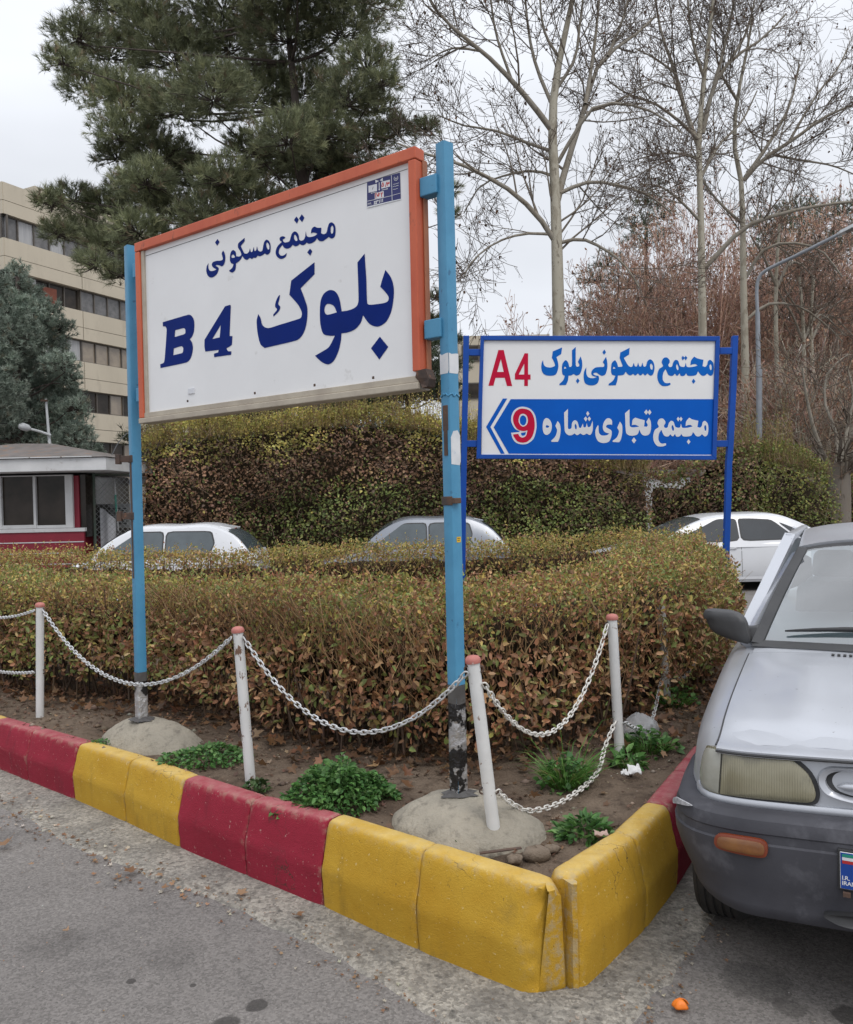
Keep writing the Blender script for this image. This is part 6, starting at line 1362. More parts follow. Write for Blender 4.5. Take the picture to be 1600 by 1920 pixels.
# cowl strip with slots, behind the bonnet
mb = MB(); mb.grid(lambda u, v: (u*.63, 1.092+v*.085, hoodz(u*.63, 1.09)+.004+.012*v), np.linspace(-1, 1, 21), [0, .5, 1]); cow = mb.build('cowl', m_silver, old, smooth=True, local=True)
mb = MB()
for k in range(14): mb.box((-.31+k*.022, 1.052, hoodz(-.31+k*.022, 1.052)+.0095), (.011, .034, .004))
mb.build('air_slots', m_black, cow, local=True)
# nose panel
def npanel(u0, u1, z0, z1, d, mat, name, par=old, nz=6, nu=40, back=.02, prof=None):
    mb = MB(); U_ = np.linspace(u0, u1, nu); Zs = np.linspace(z0, z1, nz)
    mb.grid(lambda u, z: S(u, z, d+(prof(z) if prof else 0)), U_, Zs)
    for zz in (z0, z1):
        pts = [S(u, zz, d+(prof(zz) if prof else 0)) for u in U_]; bk = [S(u, zz, d-back) for u in U_]; n = len(pts); mb.add(pts+bk, [(i, i+1, n+i+1, n+i) for i in range(n-1)])
    for uu in (u0, u1):
        pts = [S(uu, z, d+(prof(z) if prof else 0)) for z in Zs]; bk = [S(uu, z, d-back) for z in Zs]; n = len(pts); mb.add(pts+bk, [(i, i+1, n+i+1, n+i) for i in range(n-1)])
    return mb.build(name, mat, par, smooth=40, local=True, fixn=True)
UH = uat(.618); UI = uat(.40)
npanel(-UI-.0, UI, .615, .752, -.012, m_silver, 'nose_panel')
npanel(-.85, .85, .54, .64, -.022, m_black, 'nose_backing')
npanel(-.78, .78, .593, .616, .004, m_silver, 'lower_moulding', prof=lambda z: -.004*((z-.6045)/.0115)**2)
def upanel(outline, d, mat, name, par, bulge=0.0, back=.03, n=5):
    """shaped lamp face on the nose: outline in (u, z)"""
    pts = cat_rom(outline, n); c = np.mean(pts, 0); V = []; F = []; rings = 8; m = len(pts)
    for k in range(rings+1):
        t = 1-k/rings
        for p in pts:
            q = c+(p-c)*t; V.append(S(q[0], q[1], d+bulge*(1-t**4)))
    for k in range(rings):
        for i in range(m): F.append((k*m+i, k*m+(i+1) % m, (k+1)*m+(i+1) % m, (k+1)*m+i))
    b0 = len(V); V += [S(p[0], p[1], d-back) for p in pts]; F += [(i, (i+1) % m, b0+(i+1) % m, b0+i) for i in range(m)]
    mb = MB(); mb.add(V, F); return mb.build(name, mat, par, smooth=45, local=True, fixn=True)
for sg in (-1, 1):
    f = lambda L_: [((sg*p[0], p[1]) + tuple(p[2:])) for p in (L_ if sg == 1 else L_)]
    o1 = [(UH-.004, .620, 1), (UH-.004, .756, 1), (uat(.405), .756, 1), (uat(.352), .710), (uat(.330), .660), (uat(.335), .634), (uat(.36), .625)]
    o0 = [(UH+.002, .614, 1), (UH+.002, .761, 1), (uat(.396), .761, 1), (uat(.341), .713), (uat(.319), .660), (uat(.324), .627), (uat(.35), .617)]
    upanel(f(o0), -.004, m_black, 'headlamp_surround', old)
    upanel(f(o1), .002, m_head, 'headlamp', old, bulge=.010)
    o2 = [(UH+.004, .620, 1), (UH+.004, .756, 1), (UH+.075, .751), (UH+.115, .735), (UH+.13, .69), (UH+.125, .645), (UH+.10, .625)]
    cl = upanel(f(o2), .000, m_corner, 'corner_lamp', old, bulge=.006)
    o3 = [(UH+.002, .612, 1), (UH+.002, .761, 1), (UH+.082, .757), (UH+.128, .740), (UH+.142, .69), (UH+.138, .638), (UH+.11, .614)]
    upanel(f(o3), -.006, m_head, 'corner_lamp_rim', old)
# grille
go = [(-.325, .690), (-.315, .722), (-.28, .736), (0, .738), (.28, .736), (.315, .722), (.325, .690), (.30, .655), (.22, .636), (0, .630), (-.22, .636), (-.30, .655)]
gi = [(x*.93, .687+(z-.687)*.80) for x, z in go]
mb = MB(); po = cat_rom(go, 4); pi_ = cat_rom(gi, 4); m = len(po)
mb.loft([[S(p[0], p[1], -.010) for p in po], [S(p[0]*.985, .687+(p[1]-.687)*.95, .010) for p in po], [S(p[0], p[1], .004) for p in pi_], [S(p[0]*.97, .687+(p[1]-.687)*.93, -.05) for p in pi_]])
gr = mb.build('grille', m_silver, old, smooth=50, local=True, fixn=True)
upanel(gi, -.008, m_black, 'grille_opening', gr, bulge=-.02)
mb = MB(); mb.tube([S(u, .682, .004) for u in np.linspace(-.27, .27, 24)], [.003+.009*min(1, (1-abs(t))*12) for t in np.linspace(-1, 1, 24)], 10); mb.build('grille_bar', m_silver, gr, smooth=True, local=True)
# bumper
bprof = [(-.01, .594), (.030, .600), (.058, .595), (.076, .582), (.083, .562), (.084, .546), (.080, .541), (.080, .516), (.086, .511), (.084, .47), (.078, .42), (.070, .375), (.060, .335), (.063, .318), (.060, .297), (.048, .278), (.02, .266), (-.03, .262)]
mb = MB(); U_ = np.concatenate([np.linspace(-1.17, -.6, 26), np.linspace(-.58, .58, 40), np.linspace(.6, 1.17, 26)]); rings = []
for u in U_:
    k = max(0, abs(u)-.66)/.45; k2 = float(sstep(.50, .82, abs(u))); r = []
    for d, z in bprof:
        rise = (.03*k+.07*max(0, k-.3)) if z < .5 else 0
        q = S(u, z, d*(1-.35*k)-.010*k2+.004-(.085*k2*((.5-z)/.24)**1.5 if z < .5 else 0), .05); r.append((q[0], q[1], q[2]+(rise+.05*k2)*(.5-z)/.24 if z < .5 else q[2]))
    rings.append(r)
mb.loft(rings, closed=False); bump_o = mb.build('bumper', m_bump, old, smooth=28, local=True)
upanel([(-.300, .335), (-.15, .345), (.15, .345), (.300, .335), (.26, .312), (.15, .306), (-.15, .306), (-.26, .312)], .066, m_black, 'lower_intake', bump_o, bulge=-.01)
upanel([(-.735, .565), (-.715, .582), (-.675, .590), (-.655, .588), (-.67, .580), (-.70, .568), (-.725, .556)], .0815, pmat('scraped_paint', (.42, .42, .44), (.2, .2, .21), 40, .7, bstr=.3), 'paint_scrape', bump_o, back=.006)
for sg in (-1, 1):
    r_o = [(uat(.458), .484), (uat(.452), .500), (uat(.456), .522), (uat(.475), .532), (uat(.560), .532), (uat(.582), .526), (uat(.588), .506), (uat(.582), .488), (uat(.56), .482), (uat(.48), .479)]
    t1 = upanel([(sg*a, b_) for a, b_ in r_o], .090, m_amberrim, 'turn_signal', bump_o, bulge=.003, back=.012)
    cu_ = uat(.52); upanel([(sg*(cu_+(a-cu_)*.88), .5055+(b_-.5055)*.74) for a, b_ in r_o], .094, m_amber, 'turn_signal_lens', t1, bulge=.003, back=.003)
# number plate
def pbox(x0, x1, z0, z1, d0, d1, mat, name, par):
    y = lambda d: .012-d
    return MB().hexa([(x0, y(d0), z0), (x1, y(d0), z0), (x1, y(d1), z0), (x0, y(d1), z0), (x0, y(d0), z1), (x1, y(d0), z1), (x1, y(d1), z1), (x0, y(d1), z1)]).build(name, mat, par, local=True, fixn=True, bevel=.003)
plate = pbox(-.268, .268, .436, .556, .070, .100, m_black, 'number_plate', bump_o)
pbox(-.262, .262, .442, .550, .100, .1035, m_platew, 'plate_face', plate)
pb_ = pbox(-.2605, -.214, .4435, .5485, .1035, .1045, m_plateb, 'country_band', plate)
for z0, mt in ((.536, m_grn), (.5265, m_vwhite), (.517, m_frd)): pbox(-.256, -.219, z0, z0+.009, .1045, .1052, mt, 'flag_stripe', plate)
fr = (np.array([-.2575, .012-.1052, .470]), (1, 0, 0), (0, 0, 1), (0, -1, 0))
text_mesh('I.R.', .0165, fr, 'country_lettering', m_vwhite, plate, lift=.0004, local=True, offset=.0004)
fr = (np.array([-.2575, .012-.1052, .4545]), (1, 0, 0), (0, 0, 1), (0, -1, 0))
text_mesh('IRAN', .0165, fr, 'country_lettering', m_vwhite, plate, lift=.0004, local=True, offset=.0004)
MB().box((-.245, -.095, .428), (.02, .012, .012)).build('plate_bolt', m_rust, plate, local=True)
# roof, pillars, screens
RZ = 1.372
def roof_pt(u, v):
    s = 1.80+v*1.22; w = .485+.03*v; x = u*w; z = RZ+.055*math.sin(min(1, v*1.25)*math.pi/2)*1-.05*max(0, v-.75)/.25-.045*abs(u)**3.2
    return (x, s+.05*u*u*(1-v)-.02*u*u*0, z)
mb = MB(); us = np.linspace(-1, 1, 25); vs2 = np.linspace(0, 1, 16); mb.grid(roof_pt, us, vs2); mb.grid(lambda u, v: tuple(np.array(roof_pt(u, v))-[0, 0, .035]), us, vs2, flip=True)
pts = [roof_pt(u, 0) for u in us]; dn = [(p[0], p[1]+.005, p[2]-.035) for p in pts]; n = len(pts); mb.add(pts+dn, [(i, i+1, n+i+1, n+i) for i in range(n-1)])
mb.build('roof', m_silver, old, smooth=50, local=True)
def wsb(u): return np.array([u*.622, 1.165+.06*u*u-.03, .925+.012*(1-u*u)])
def wst(u): p = np.array(roof_pt(u*.96, 0)); return p+np.array([0, -.012, -.016])
mb = MB(); mb.grid(lambda u, v: tuple(wsb(u*.965)*(1-v)+wst(u*.965)*v+np.array([0, -.018, .014])*math.sin(v*math.pi)), np.linspace(-1, 1, 21), np.linspace(0.02, .975, 10)); ws = mb.build('windscreen', m_wglass, old, smooth=True, local=True)
def strip(name, mat, A, B, w, t, par=old, bow=None, nrm=(0, -.7, .7)):
    A = np.array(A); B = np.array(B); P = [A*(1-v)+B*v+np.array([0, -.018, .014])*math.sin(v*math.pi) for v in np.linspace(0, 1, 12)]
    nr = np.array(nrm, float); nr /= np.linalg.norm(nr); d = unit(B-A); s_ = np.cross(nr, d); s_ /= np.linalg.norm(s_)
    rings = [[p-s_*w/2-nr*t/2, p-s_*w/2*.9+nr*t/2, p+s_*w/2*.9+nr*t/2, p+s_*w/2-nr*t/2] for p in P]
    return MB().loft(rings, caps=True).build(name, mat, par, smooth=40, local=True, fixn=True)
for sg in (-1, 1):
    b0 = wsb(sg); t0 = wst(sg)
    strip('windscreen_seal', m_black, b0+[sg*.0, -.004, .004], t0+[sg*.0, -.004, .004], .050, .014)
    strip('roof_pillar', m_silver, b0+[sg*.046, .03, -.01], t0+[sg*.028, .03, -.030], .036, .045, nrm=(sg*.6, -.5, .6))
    # side glass, door frames
    zb_ = lambda s: float(oz(s))-.005
    fr_ = [(1.42, zb_(1.4)+.02), (2.18, zb_(2.2)+.01), (2.12, 1.355), (1.86, 1.355)]
    rr_ = [(2.26, zb_(2.2)+.01), (2.98, zb_(3)+.01), (2.80, 1.34), (2.20, 1.355)]
    sx_ = lambda z: sg*(.705-(z-.93)*.40)
    for pl_ in (fr_, rr_): MB().poly([[(sx_(z), s, z) for s, z in pl_]]).build('side_window', m_wglass, old, local=True)
    for a, b_, w_ in (((2.22, .93), (2.16, 1.37), .07), ((3.0, .94), (2.86, 1.37), .12), ((1.34, .94), (1.82, 1.385), .05)):
        MB().bar((sx_(a[1]), *a), (sx_(b_[1]), *b_), .03, w_, up=(1, 0, 0)).build('roof_pillar', m_silver, old, local=True)
    MB().bar((sx_(1.375), 1.80, 1.375), (sx_(1.375), 2.98, 1.375), .04, .045).build('roof_rail', m_silver, old, local=True, bevel=.01)
    # wheels
    for s in (.56, 3.05):
        wheel(old, (sg*(.668 if s < 1 else .725), s, .285), sg, .285, .175)
        if s > 1: MB().lathe([(.0005, 0), (.315, 0), (.32, -.02)], 36, Matrix.Translation((sg*(float(ow(s))+.003), s, .30)) @ Matrix.Rotation(math.radians(90*sg), 4, 'Y')).build('wheel_arch', m_black, old, local=True)
    # door mirror
    def egg(c, rx, ry, rz, p=3.0):
        V = []; nu, nv2 = 20, 12
        for j in range(nv2+1):
            ph = -math.pi/2+math.pi*j/nv2
            for i in range(nu):
                th = 2*math.pi*i/nu; q = [math.cos(ph)*math.cos(th), math.cos(ph)*math.sin(th), math.sin(ph)]
                l = (sum(abs(t)**p for t in q))**(1/p); V.append((c[0]+rx*q[0]/l, c[1]+ry*q[1]/l, c[2]+rz*q[2]/l))
        return MB().add(V, [(j*nu+i, j*nu+(i+1) % nu, (j+1)*nu+(i+1) % nu, (j+1)*nu+i) for j in range(nv2) for i in range(nu)])
    mbm = egg((sg*.758, 1.27, .998), .100, .052, .068, 4.2)
    mbm.v = [(x+(sg*.02*(z-1.0)/.06 if True else 0), y+.35*(abs(x)-.76), z+(-.22*(.76-abs(x)) if z < 1.0 else -.10*max(0, .72-abs(x)))) for x, y, z in mbm.v]
    mir = mbm.build('door_mirror', m_mirror, old, smooth=45, local=True)
    MB().hexa([(sg*.62, 1.22, .90), (sg*.70, 1.24, .91), (sg*.70, 1.34, .91), (sg*.62, 1.38, .90), (sg*.62, 1.26, 1.00), (sg*.69, 1.26, .985), (sg*.69, 1.33, .985), (sg*.62, 1.34, 1.00)]).build('mirror_arm', m_mirror, mir, local=True, bevel=.008, fixn=True)
MB().grid(lambda u, v: tuple(np.array(wst(u))+[0, -.004-.022*v, .004-.018*v]), np.linspace(-1.02, 1.02, 21), [0, 1]).build('windscreen_seal', m_black, old, local=True)
MB().grid(lambda u, v: tuple(np.array(wsb(u))+[0, -.030+.045*v, -.004+.022*v]), np.linspace(-1.03, 1.03, 21), [0, 1]).build('windscreen_seal', m_black, old, local=True)
MB().grid(lambda u, v: (u*.50, 2.98+.42*v, 1.37-.42*v), np.linspace(-1, 1, 9), np.linspace(0, 1, 5)).build('rear_screen', m_wglass, old, smooth=True, local=True)
# wipers lying along the foot of the glass
for x0, x1, xp in ((-.52, .02, .10), (.02, .52, .55)):
    P = [tuple(wsb(x/.622)*(1-v)+wst(x/.622)*v+np.array([0, -.022, .016])) for x, v in zip(np.linspace(x0, x1, 10), .105+.035*np.sin(np.linspace(0, 1, 10)*2.4))]
    w_ = MB().tube(P, [.004, .007, .009, .010, .012, .012, .012, .010, .008, .005], 6).build('wiper', m_black, old, smooth=True, local=True)
    P2 = [tuple(np.array(P[5])+[0, -.008, .008]), tuple(wsb(xp/.66)*.97+wst(xp/.66)*.03+np.array([0, -.03, .02]))]
    MB().tube([P2[0], tuple((np.array(P2[0])+np.array(P2[1]))/2+[0, -.006, .006]), P2[1]], [.005, .009, .012], 6).build('wiper_arm', m_black, w_, smooth=True, local=True)
# dark underside
MB().hexa([(-.66, .45, .24), (.66, .45, .24), (.66, 3.6, .22), (-.66, 3.6, .22), (-.60, .40, .52), (.60, .40, .52), (.60, 3.6, .5), (-.60, 3.6, .5)]).build('underbody', m_black, old, local=True)
# cabin
MB().hexa([(-.60, 1.20, .80), (.60, 1.20, .80), (.60, 1.50, .80), (-.60, 1.50, .80), (-.60, 1.19, .905), (.60, 1.19, .905), (.60, 1.48, .925), (-.60, 1.48, .925)]).build('dashboard', m_trimgrey, old, local=True, bevel=.03)
for sx in (-.34, .34):
    MB().hexa([(sx-.22, 2.16, .55), (sx+.22, 2.16, .55), (sx+.22, 2.30, .55), (sx-.22, 2.30, .55), (sx-.19, 2.30, 1.10), (sx+.19, 2.30, 1.10), (sx+.19, 2.40, 1.10), (sx-.19, 2.40, 1.10)]).build('seat', m_seat, old, local=True, bevel=.05, seg=4)
    MB().hexa([(sx-.12, 2.31, 1.13), (sx+.12, 2.31, 1.13), (sx+.12, 2.40, 1.13), (sx-.12, 2.40, 1.13), (sx-.10, 2.33, 1.28), (sx+.10, 2.33, 1.28), (sx+.10, 2.40, 1.28), (sx-.10, 2.40, 1.28)]).build('headrest', m_seat, old, local=True, bevel=.035, seg=4)
MB().tube([(.34+.18*math.cos(a), 1.62-.06*math.sin(a), .93+.17*math.sin(a)) for a in np.linspace(0, 2*math.pi, 33)], .014, 8).build('steering_wheel', m_black, old, smooth=True, local=True)
MB().hexa([(-.55, 2.75, .6), (.55, 2.75, .6), (.55, 2.95, .6), (-.55, 2.95, .6), (-.52, 2.88, 1.08), (.52, 2.88, 1.08), (.52, 2.98, 1.08), (-.52, 2.98, 1.08)]).build('rear_seat', m_seat, old, local=True, bevel=.05, seg=3)
# ================================================================== BUILDINGS AND STREET FURNITURE
m_panel = pmat('precast_beige', (.53, .47, .37), (.48, .425, .335), .5, .85, bscale=30, bstr=.15, spots=(.40, .35, .275), spot_scale=1.3, spot_lo=.55, spot_hi=.8, stretch=(1, 1, .3))
m_joint = pmat('dark_joint', (.06, .052, .045), rough=.9, bstr=0)
m_frameb = pmat('bronze_window_frame', (.10, .085, .07), (.08, .07, .06), 3, .5, bstr=0)
m_gdark = pmat('dark_pane', (.022, .019, .016), (.050, .040, .033), 1.4, .10, bstr=0, spec=.22)
m_gcurt = pmat('curtained_pane', (.42, .42, .42), (.30, .30, .31), 3.2, .25, bstr=0, stretch=(6, 6, .2), spots=(.22, .22, .23), spot_scale=2.2)
m_ggrey = pmat('grey_pane', (.17, .165, .165), (.10, .098, .098), 2.5, .2, bstr=0)
m_gtan = pmat('tan_lit_pane', (.30, .245, .18), (.20, .16, .12), 1.2, .08, bstr=0, spec=.8)
Q0 = np.array([-22.6, 45.0]); ev = np.array([.459, .888]); nvb = np.array([.888, -.459])
bld = thing('apartment_block', 'beige concrete apartment block with long ribbon windows, behind the cypress at left', 'building', (-22.6, 45, -.3))
def FP(s, z, o=0.0): p = Q0+ev*s+nvb*o; return (p[0], p[1], z)
def FL(s, z, o=0.0): p = Q0-nvb*s-ev*o; return (p[0], p[1], z)
def fslab(mp_, s0, s1, z0, z1, o0, o1, mat, name, par):
    P = [mp_(s0, z0, o1), mp_(s1, z0, o1), mp_(s1, z0, o0), mp_(s0, z0, o0), mp_(s0, z1, o1), mp_(s1, z1, o1), mp_(s1, z1, o0), mp_(s0, z1, o0)]
    return MB().hexa(P).build(name, mat, par, fixn=True)
bands = [(17.74, 19.45), (14.72, 16.43), (11.70, 13.41), (8.68, 10.39), (5.66, 7.37)]
LEN = 30.6; BAY = 5.1
core = MB().hexa([FP(0.3, -.3, -9.5), FP(LEN-.1, -.3, -9.5), FP(LEN-.1, -.3, -.45), FP(.3, -.3, -.45), FP(.3, 19.0, -9.5), FP(LEN-.1, 19.0, -9.5), FP(LEN-.1, 19.0, -.45), FP(.3, 19.0, -.45)]).build('wall', m_joint, bld, fixn=True)
for (z0, z1) in bands:
    for k in range(6):
        for (a, b_) in ((z0, z1-.995), (z1-.965, z1)):
            fslab(FP, k*BAY+.025+(.0 if k else .03), (k+1)*BAY-.025, a+.0, b_, -.40, .0, m_panel, 'wall_panel', bld)
    for k in range(2):
        for (a, b_) in ((z0, z1-.995), (z1-.965, z1)):
            fslab(FL, k*BAY+.03, (k+1)*BAY-.025, a, b_, -.40, .0, m_panel, 'wall_panel', bld)
fslab(FP, 4.5, 11.0, 19.0, 21.3, -8.5, -3.2, m_panel, 'penthouse', bld)
rw = random.Random(5)
wz = [(16.43, 17.74), (13.41, 14.72), (10.39, 11.70), (7.37, 8.68), (2.6, 5.66)]
for fi, (z0, z1) in enumerate(wz):
    for mp_, nb in ((FP, 6), (FL, 2)):
        for k in range(nb):
            s0 = k*BAY+.02; s1 = (k+1)*BAY-.02; balc = (fi == 1 and mp_ is FP and k == 0) or (fi == 1 and mp_ is FL and k == 0)
            dep = -.39 if balc else -.27
            wn_ = MB()
            npn = 5; pw = (s1-s0)/npn
            for j in range(npn+1):
                c = s0+j*pw; P = [mp_(c-.035, z0, dep+.08), mp_(c+.035, z0, dep+.08), mp_(c+.035, z0, dep-.02), mp_(c-.035, z0, dep-.02)]
                if balc and 0 < j < 3: continue
                wn_.hexa(P+[(x, y, z1) for x, y, _ in P])
            for za, zb in ((z0, z0+.07), (z1-.07, z1)):
                P = [mp_(s0, za, dep+.075), mp_(s1, za, dep+.075), mp_(s1, za, dep-.02), mp_(s0, za, dep-.02)]; wn_.hexa(P+[(x, y, zb) for x, y, _ in P])
            w_ = wn_.build('window', m_frameb, bld, fixn=True)
            for j in range(npn):
                if fi == 0: mt = rw.choice([m_gcurt, m_gcurt, m_ggrey])
                elif fi == 1: mt = m_gdark if k == 0 else rw.choice([m_ggrey, m_ggrey, m_gtan])
                elif fi == 2: mt = rw.choice([m_gcurt, m_gcurt, m_ggrey]) if k == 0 else m_gtan
                else: mt = rw.choice([m_gdark, m_gdark, m_gdark, m_gtan])
                a, b_ = s0+j*pw+.04, s0+(j+1)*pw-.04
                MB().add([mp_(a, z0+.07, dep), mp_(b_, z0+.07, dep), mp_(b_, z1-.07, dep), mp_(a, z1-.07, dep)], [(0, 1, 2, 3)]).build('pane', mt, w_)
            if balc and mp_ is FP:
                fslab(FP, 2.55, 3.45, z0, z0+.95, dep+.02, dep+.2, pmat('orange_blanket', (.19, .06, .035), (.14, .045, .03), 3, .9, bstr=.2), 'hanging_blanket', w_)
                fslab(FP, 1.75, 2.15, z0, z1-.1, dep+.02, dep+.12, m_gcurt, 'curtain', w_)
# ---- pale block far behind, seen past the near post
fb = thing('apartment_block', 'far beige block, a sliver seen between the near blue post and the small sign', 'building', (5.4, 62, -.3))
def box3(x0, x1, y0, y1, z0, z1, mat, name, par): return MB().hexa([(x0, y0, z0), (x1, y0, z0), (x1, y1, z0), (x0, y1, z0), (x0, y0, z1), (x1, y0, z1), (x1, y1, z1), (x0, y1, z1)]).build(name, mat, par)
box3(2.7, 9.5, 62, 72, -.3, 13.9, m_panel, 'wall', fb)
for z in (3.2, 6.2, 9.2, 12.0):
    w_ = box3(2.9, 9.3, 61.9, 61.98, z, z+1.2, m_frameb, 'window', fb)
    for k in range(5): box3(3.0+k*1.27, 4.1+k*1.27, 61.86, 61.89, z+.1, z+1.1, m_gdark, 'pane', w_)
# ---- guard booth
m_bred = pmat('crimson_panel', (.235, .010, .028), (.20, .009, .024), 2.5, .5, bscale=30, bstr=.1)
m_bwhite = pmat('booth_white', (.60, .60, .60), (.52, .52, .52), 3, .6, bstr=.15, spots=(.36, .34, .32), spot_scale=6, spot_lo=.62, spot_hi=.75)
m_roofgrey = pmat('weathered_roof_felt', (.17, .15, .14), (.12, .108, .10), 3, .9, bscale=30, bstr=.5, spots=(.22, .13, .08), spot_scale=5, spot_lo=.54, spot_hi=.68)
BY = 17.0
def bz(y, x=80): return EYE-(y-(940-.022*(x-800)))/FPX*BY
def bx(x): return (x-800)/FPX*BY
bo = thing('guard_booth', 'red and white guard booth with sliding window and overhanging grey roof at left edge', 'booth', (-9.0, 17.0, -.25))
xl, xr = -11.5, bx(158)
box3(xl, bx(147), BY+.05, BY+2.8, -.25, bz(893), m_bred, 'wall', bo)
lp = box3(xl, xr, BY-.04, BY+.03, -.25, bz(998), m_bred, 'lower_panel', bo)
for y in (1017, 1037.5, 1058): box3(xl, xr, BY-.052, BY-.045, bz(y)-.010, bz(y)+.010, m_bwhite, 'panel_groove', lp)
box3(xl, xr+.03, BY-.07, BY+.04, bz(998)+.003, bz(991), m_bwhite, 'sill', bo)
wfr = MB()
X = [bx(-150), bx(4), bx(66), bx(136)]; z0w, z1w = bz(990.5), bz(891)
for x, w_ in ((bx(-1), .12), (bx(66.5), .05), (bx(131), .15)): P = [(x-w_/2, BY-.03), (x+w_/2, BY-.03), (x+w_/2, BY+.045), (x-w_/2, BY+.045)]; wfr.hexa([(a, b_, z0w) for a, b_ in P]+[(a, b_, z1w) for a, b_ in P])
for x0, x1, za, zb in ((bx(3.5), bx(65), z0w+.0, z0w+.075), (bx(68.5), bx(124), z0w, z0w+.06), (bx(3.5), bx(124), z1w-.02, z1w)): P = [(x0, BY-.02), (x1, BY-.02), (x1, BY+.045), (x0, BY+.045)]; wfr.hexa([(a, b_, za) for a, b_ in P]+[(a, b_, zb) for a, b_ in P])
bw = wfr.build('window', m_bwhite, bo, fixn=True)
for a, b_ in ((3.5, 65), (68.5, 124)): box3(bx(a), bx(b_), BY+.042, BY+.046, z0w+.05, z1w-.02, m_gdark, 'pane', bw)
box3(bx(-60), bx(-5), BY-.02, BY+.04, z0w, z1w, m_bwhite, 'wall_panel', bo)
box3(bx(147)+.004, xr, BY+.10, BY+2.6, z0w-.2, z1w, m_gdark, 'side_window', bo)
zf0, zf1 = bz(887), bz(864)
mb = MB().hexa([(xl-.3, BY-.75, zf0), (bx(205)*.962, BY-.75, zf0), (bx(205)*.962+.15, BY+3.4, zf0), (xl-.3, BY+3.4, zf0), (xl-.3, BY-.75, zf1), (bx(205)*.962, BY-.75, zf1), (bx(205)*.962+.15, BY+3.4, zf1), (xl-.3, BY+3.4, zf1)])
rf = mb.build('fascia', m_bwhite, bo, bevel=.01)
xe = bx(205)*.962
MB().add([(xl-.34, BY-.79, zf1+.012), (xe+.03, BY-.79, zf1+.012), (xe+.18, BY+3.4, zf1+.012), (xl-.34, BY+3.4, zf1+.012), (-9.0, BY+1.2, zf1+.46), (-8.3, BY+1.4, zf1+.46)], [(0, 1, 5, 4), (1, 2, 5), (2, 3, 4, 5), (3, 0, 4), (3, 2, 1, 0)]).build('roof', m_roofgrey, bo)
mb = MB()
for k in range(9): mb.box((xe-.55-k*.62, BY-.79, zf1+.02), (.58, .03, .02))
mb.build('gutter_edge', m_bwhite, bo)
# ---- chain-link yard fence beside the booth
m_wire = pmat('fence_wire', (.30, .31, .31), rough=.6, metal=.4, bstr=0); m_gpost = pmat('green_fence_post', (.075, .11, .085), (.10, .10, .08), 5, .7, bstr=.2)
fe = thing('chain_link_fence', 'chain-link fence with green posts between the red booth and the far blue post', 'fence', (-6.4, 17.4, -.25))
fx0, fx1, fy = bx(163)-.05, bx(246), 17.5
mb = MB()
for k in range(-18, 40):
    for sg in (1, -1):
        p0 = np.array([fx0+k*.11, -.1]); p1 = p0+np.array([sg*2.4, 2.4]) if sg > 0 else p0+np.array([2.4, 0])+np.array([-2.4, 2.4])
        a, b_ = (p0, p1) if sg > 0 else (p0+np.array([2.4, 0]), p0+np.array([0, 2.4]))
        t0 = 0; t1 = 1; dx = b_[0]-a[0]
        lo = sorted(((fx0-a[0])/dx, (fx1-a[0])/dx)); t0 = max(0, lo[0]); t1 = min(1, lo[1])
        if t1 <= t0: continue
        q0 = a+(b_-a)*t0; q1 = a+(b_-a)*t1; mb.tube([(q0[0], fy, q0[1]), (q1[0], fy, q1[1])], .004, 3, caps=False)
mb.build('mesh', m_wire, fe)
for x in (fx0, fx1): MB().tube([(x, fy, -.25), (x, fy, 2.35)], .035, 10).build('post', m_gpost, fe, smooth=40)
MB().tube([(fx0, fy, 2.32), (fx1, fy, 2.30)], .02, 8).build('top_rail', m_gpost, fe, smooth=40)
wsht = MB().grid(lambda u, v: (bx(166)+u*(bx(196)-bx(166)), fy+.10+.03*math.sin(u*9), -.05+(1.66-.22*u)*v+.03*math.sin(u*5)), np.linspace(0, 1, 10), np.linspace(0, 1, 6)).build('hanging_sheet', pmat('white_sheet', (.52, .52, .54), (.44, .44, .46), 4, .8, bstr=.2), None, smooth=True, origin=(bx(180), fy+.1, -.05))
tag(wsht, 'white sheet hung behind the chain-link fence, right of the red booth', 'sheet')
ac = thing('cooling_unit', 'grey cooling unit box with slatted grille behind the fence, left of the far blue post', 'cooling unit', (bx(222), 18.4, 1.1))
k_ = 18.4/17.0
def bx2(x): return (x-800)/FPX*18.4
def bz2(y): return EYE-(y-953)/FPX*18.4
m_acg = pmat('grey_sheet_metal', (.26, .27, .27), (.20, .21, .21), 5, .6, bstr=.1, spots=(.16, .12, .10), spot_scale=12)
box3(bx2(202), bx2(250), 18.4, 19.1, bz2(990), bz2(945), m_acg, 'casing', ac)
for k in range(3):
    x0 = bx2(207+k*11); g_ = box3(x0, x0+.10, 18.385, 18.396, bz2(982), bz2(953), m_black, 'grille', ac)
    mb = MB()
    for q in range(7): z = bz2(982)+.03+q*.046; mb.box((x0+.05, 18.38, z), (.098, .012, .022))
    mb.build('slats', m_acg, g_)
box3(bx2(200), bx2(252), 18.5, 19.0, bz2(1000)-1.3, bz2(993), m_roofgrey, 'stand', ac)
br = thing('broom', 'long handled broom leaning behind the fence beside the cooling unit', 'broom', (bx(199), 17.62, .3))
MB().tube([(bx(199), 17.66, bz(1003)), (bx(190.5), 17.75, bz(898))], .02, 8).build('handle', m_bwhite, br, smooth=True)
MB().tube([(bx(196.5), 17.64, bz(966)), (bx(193.5), 17.70, bz(930))], .0225, 8).build('grip_tape', m_grn, br, smooth=True)
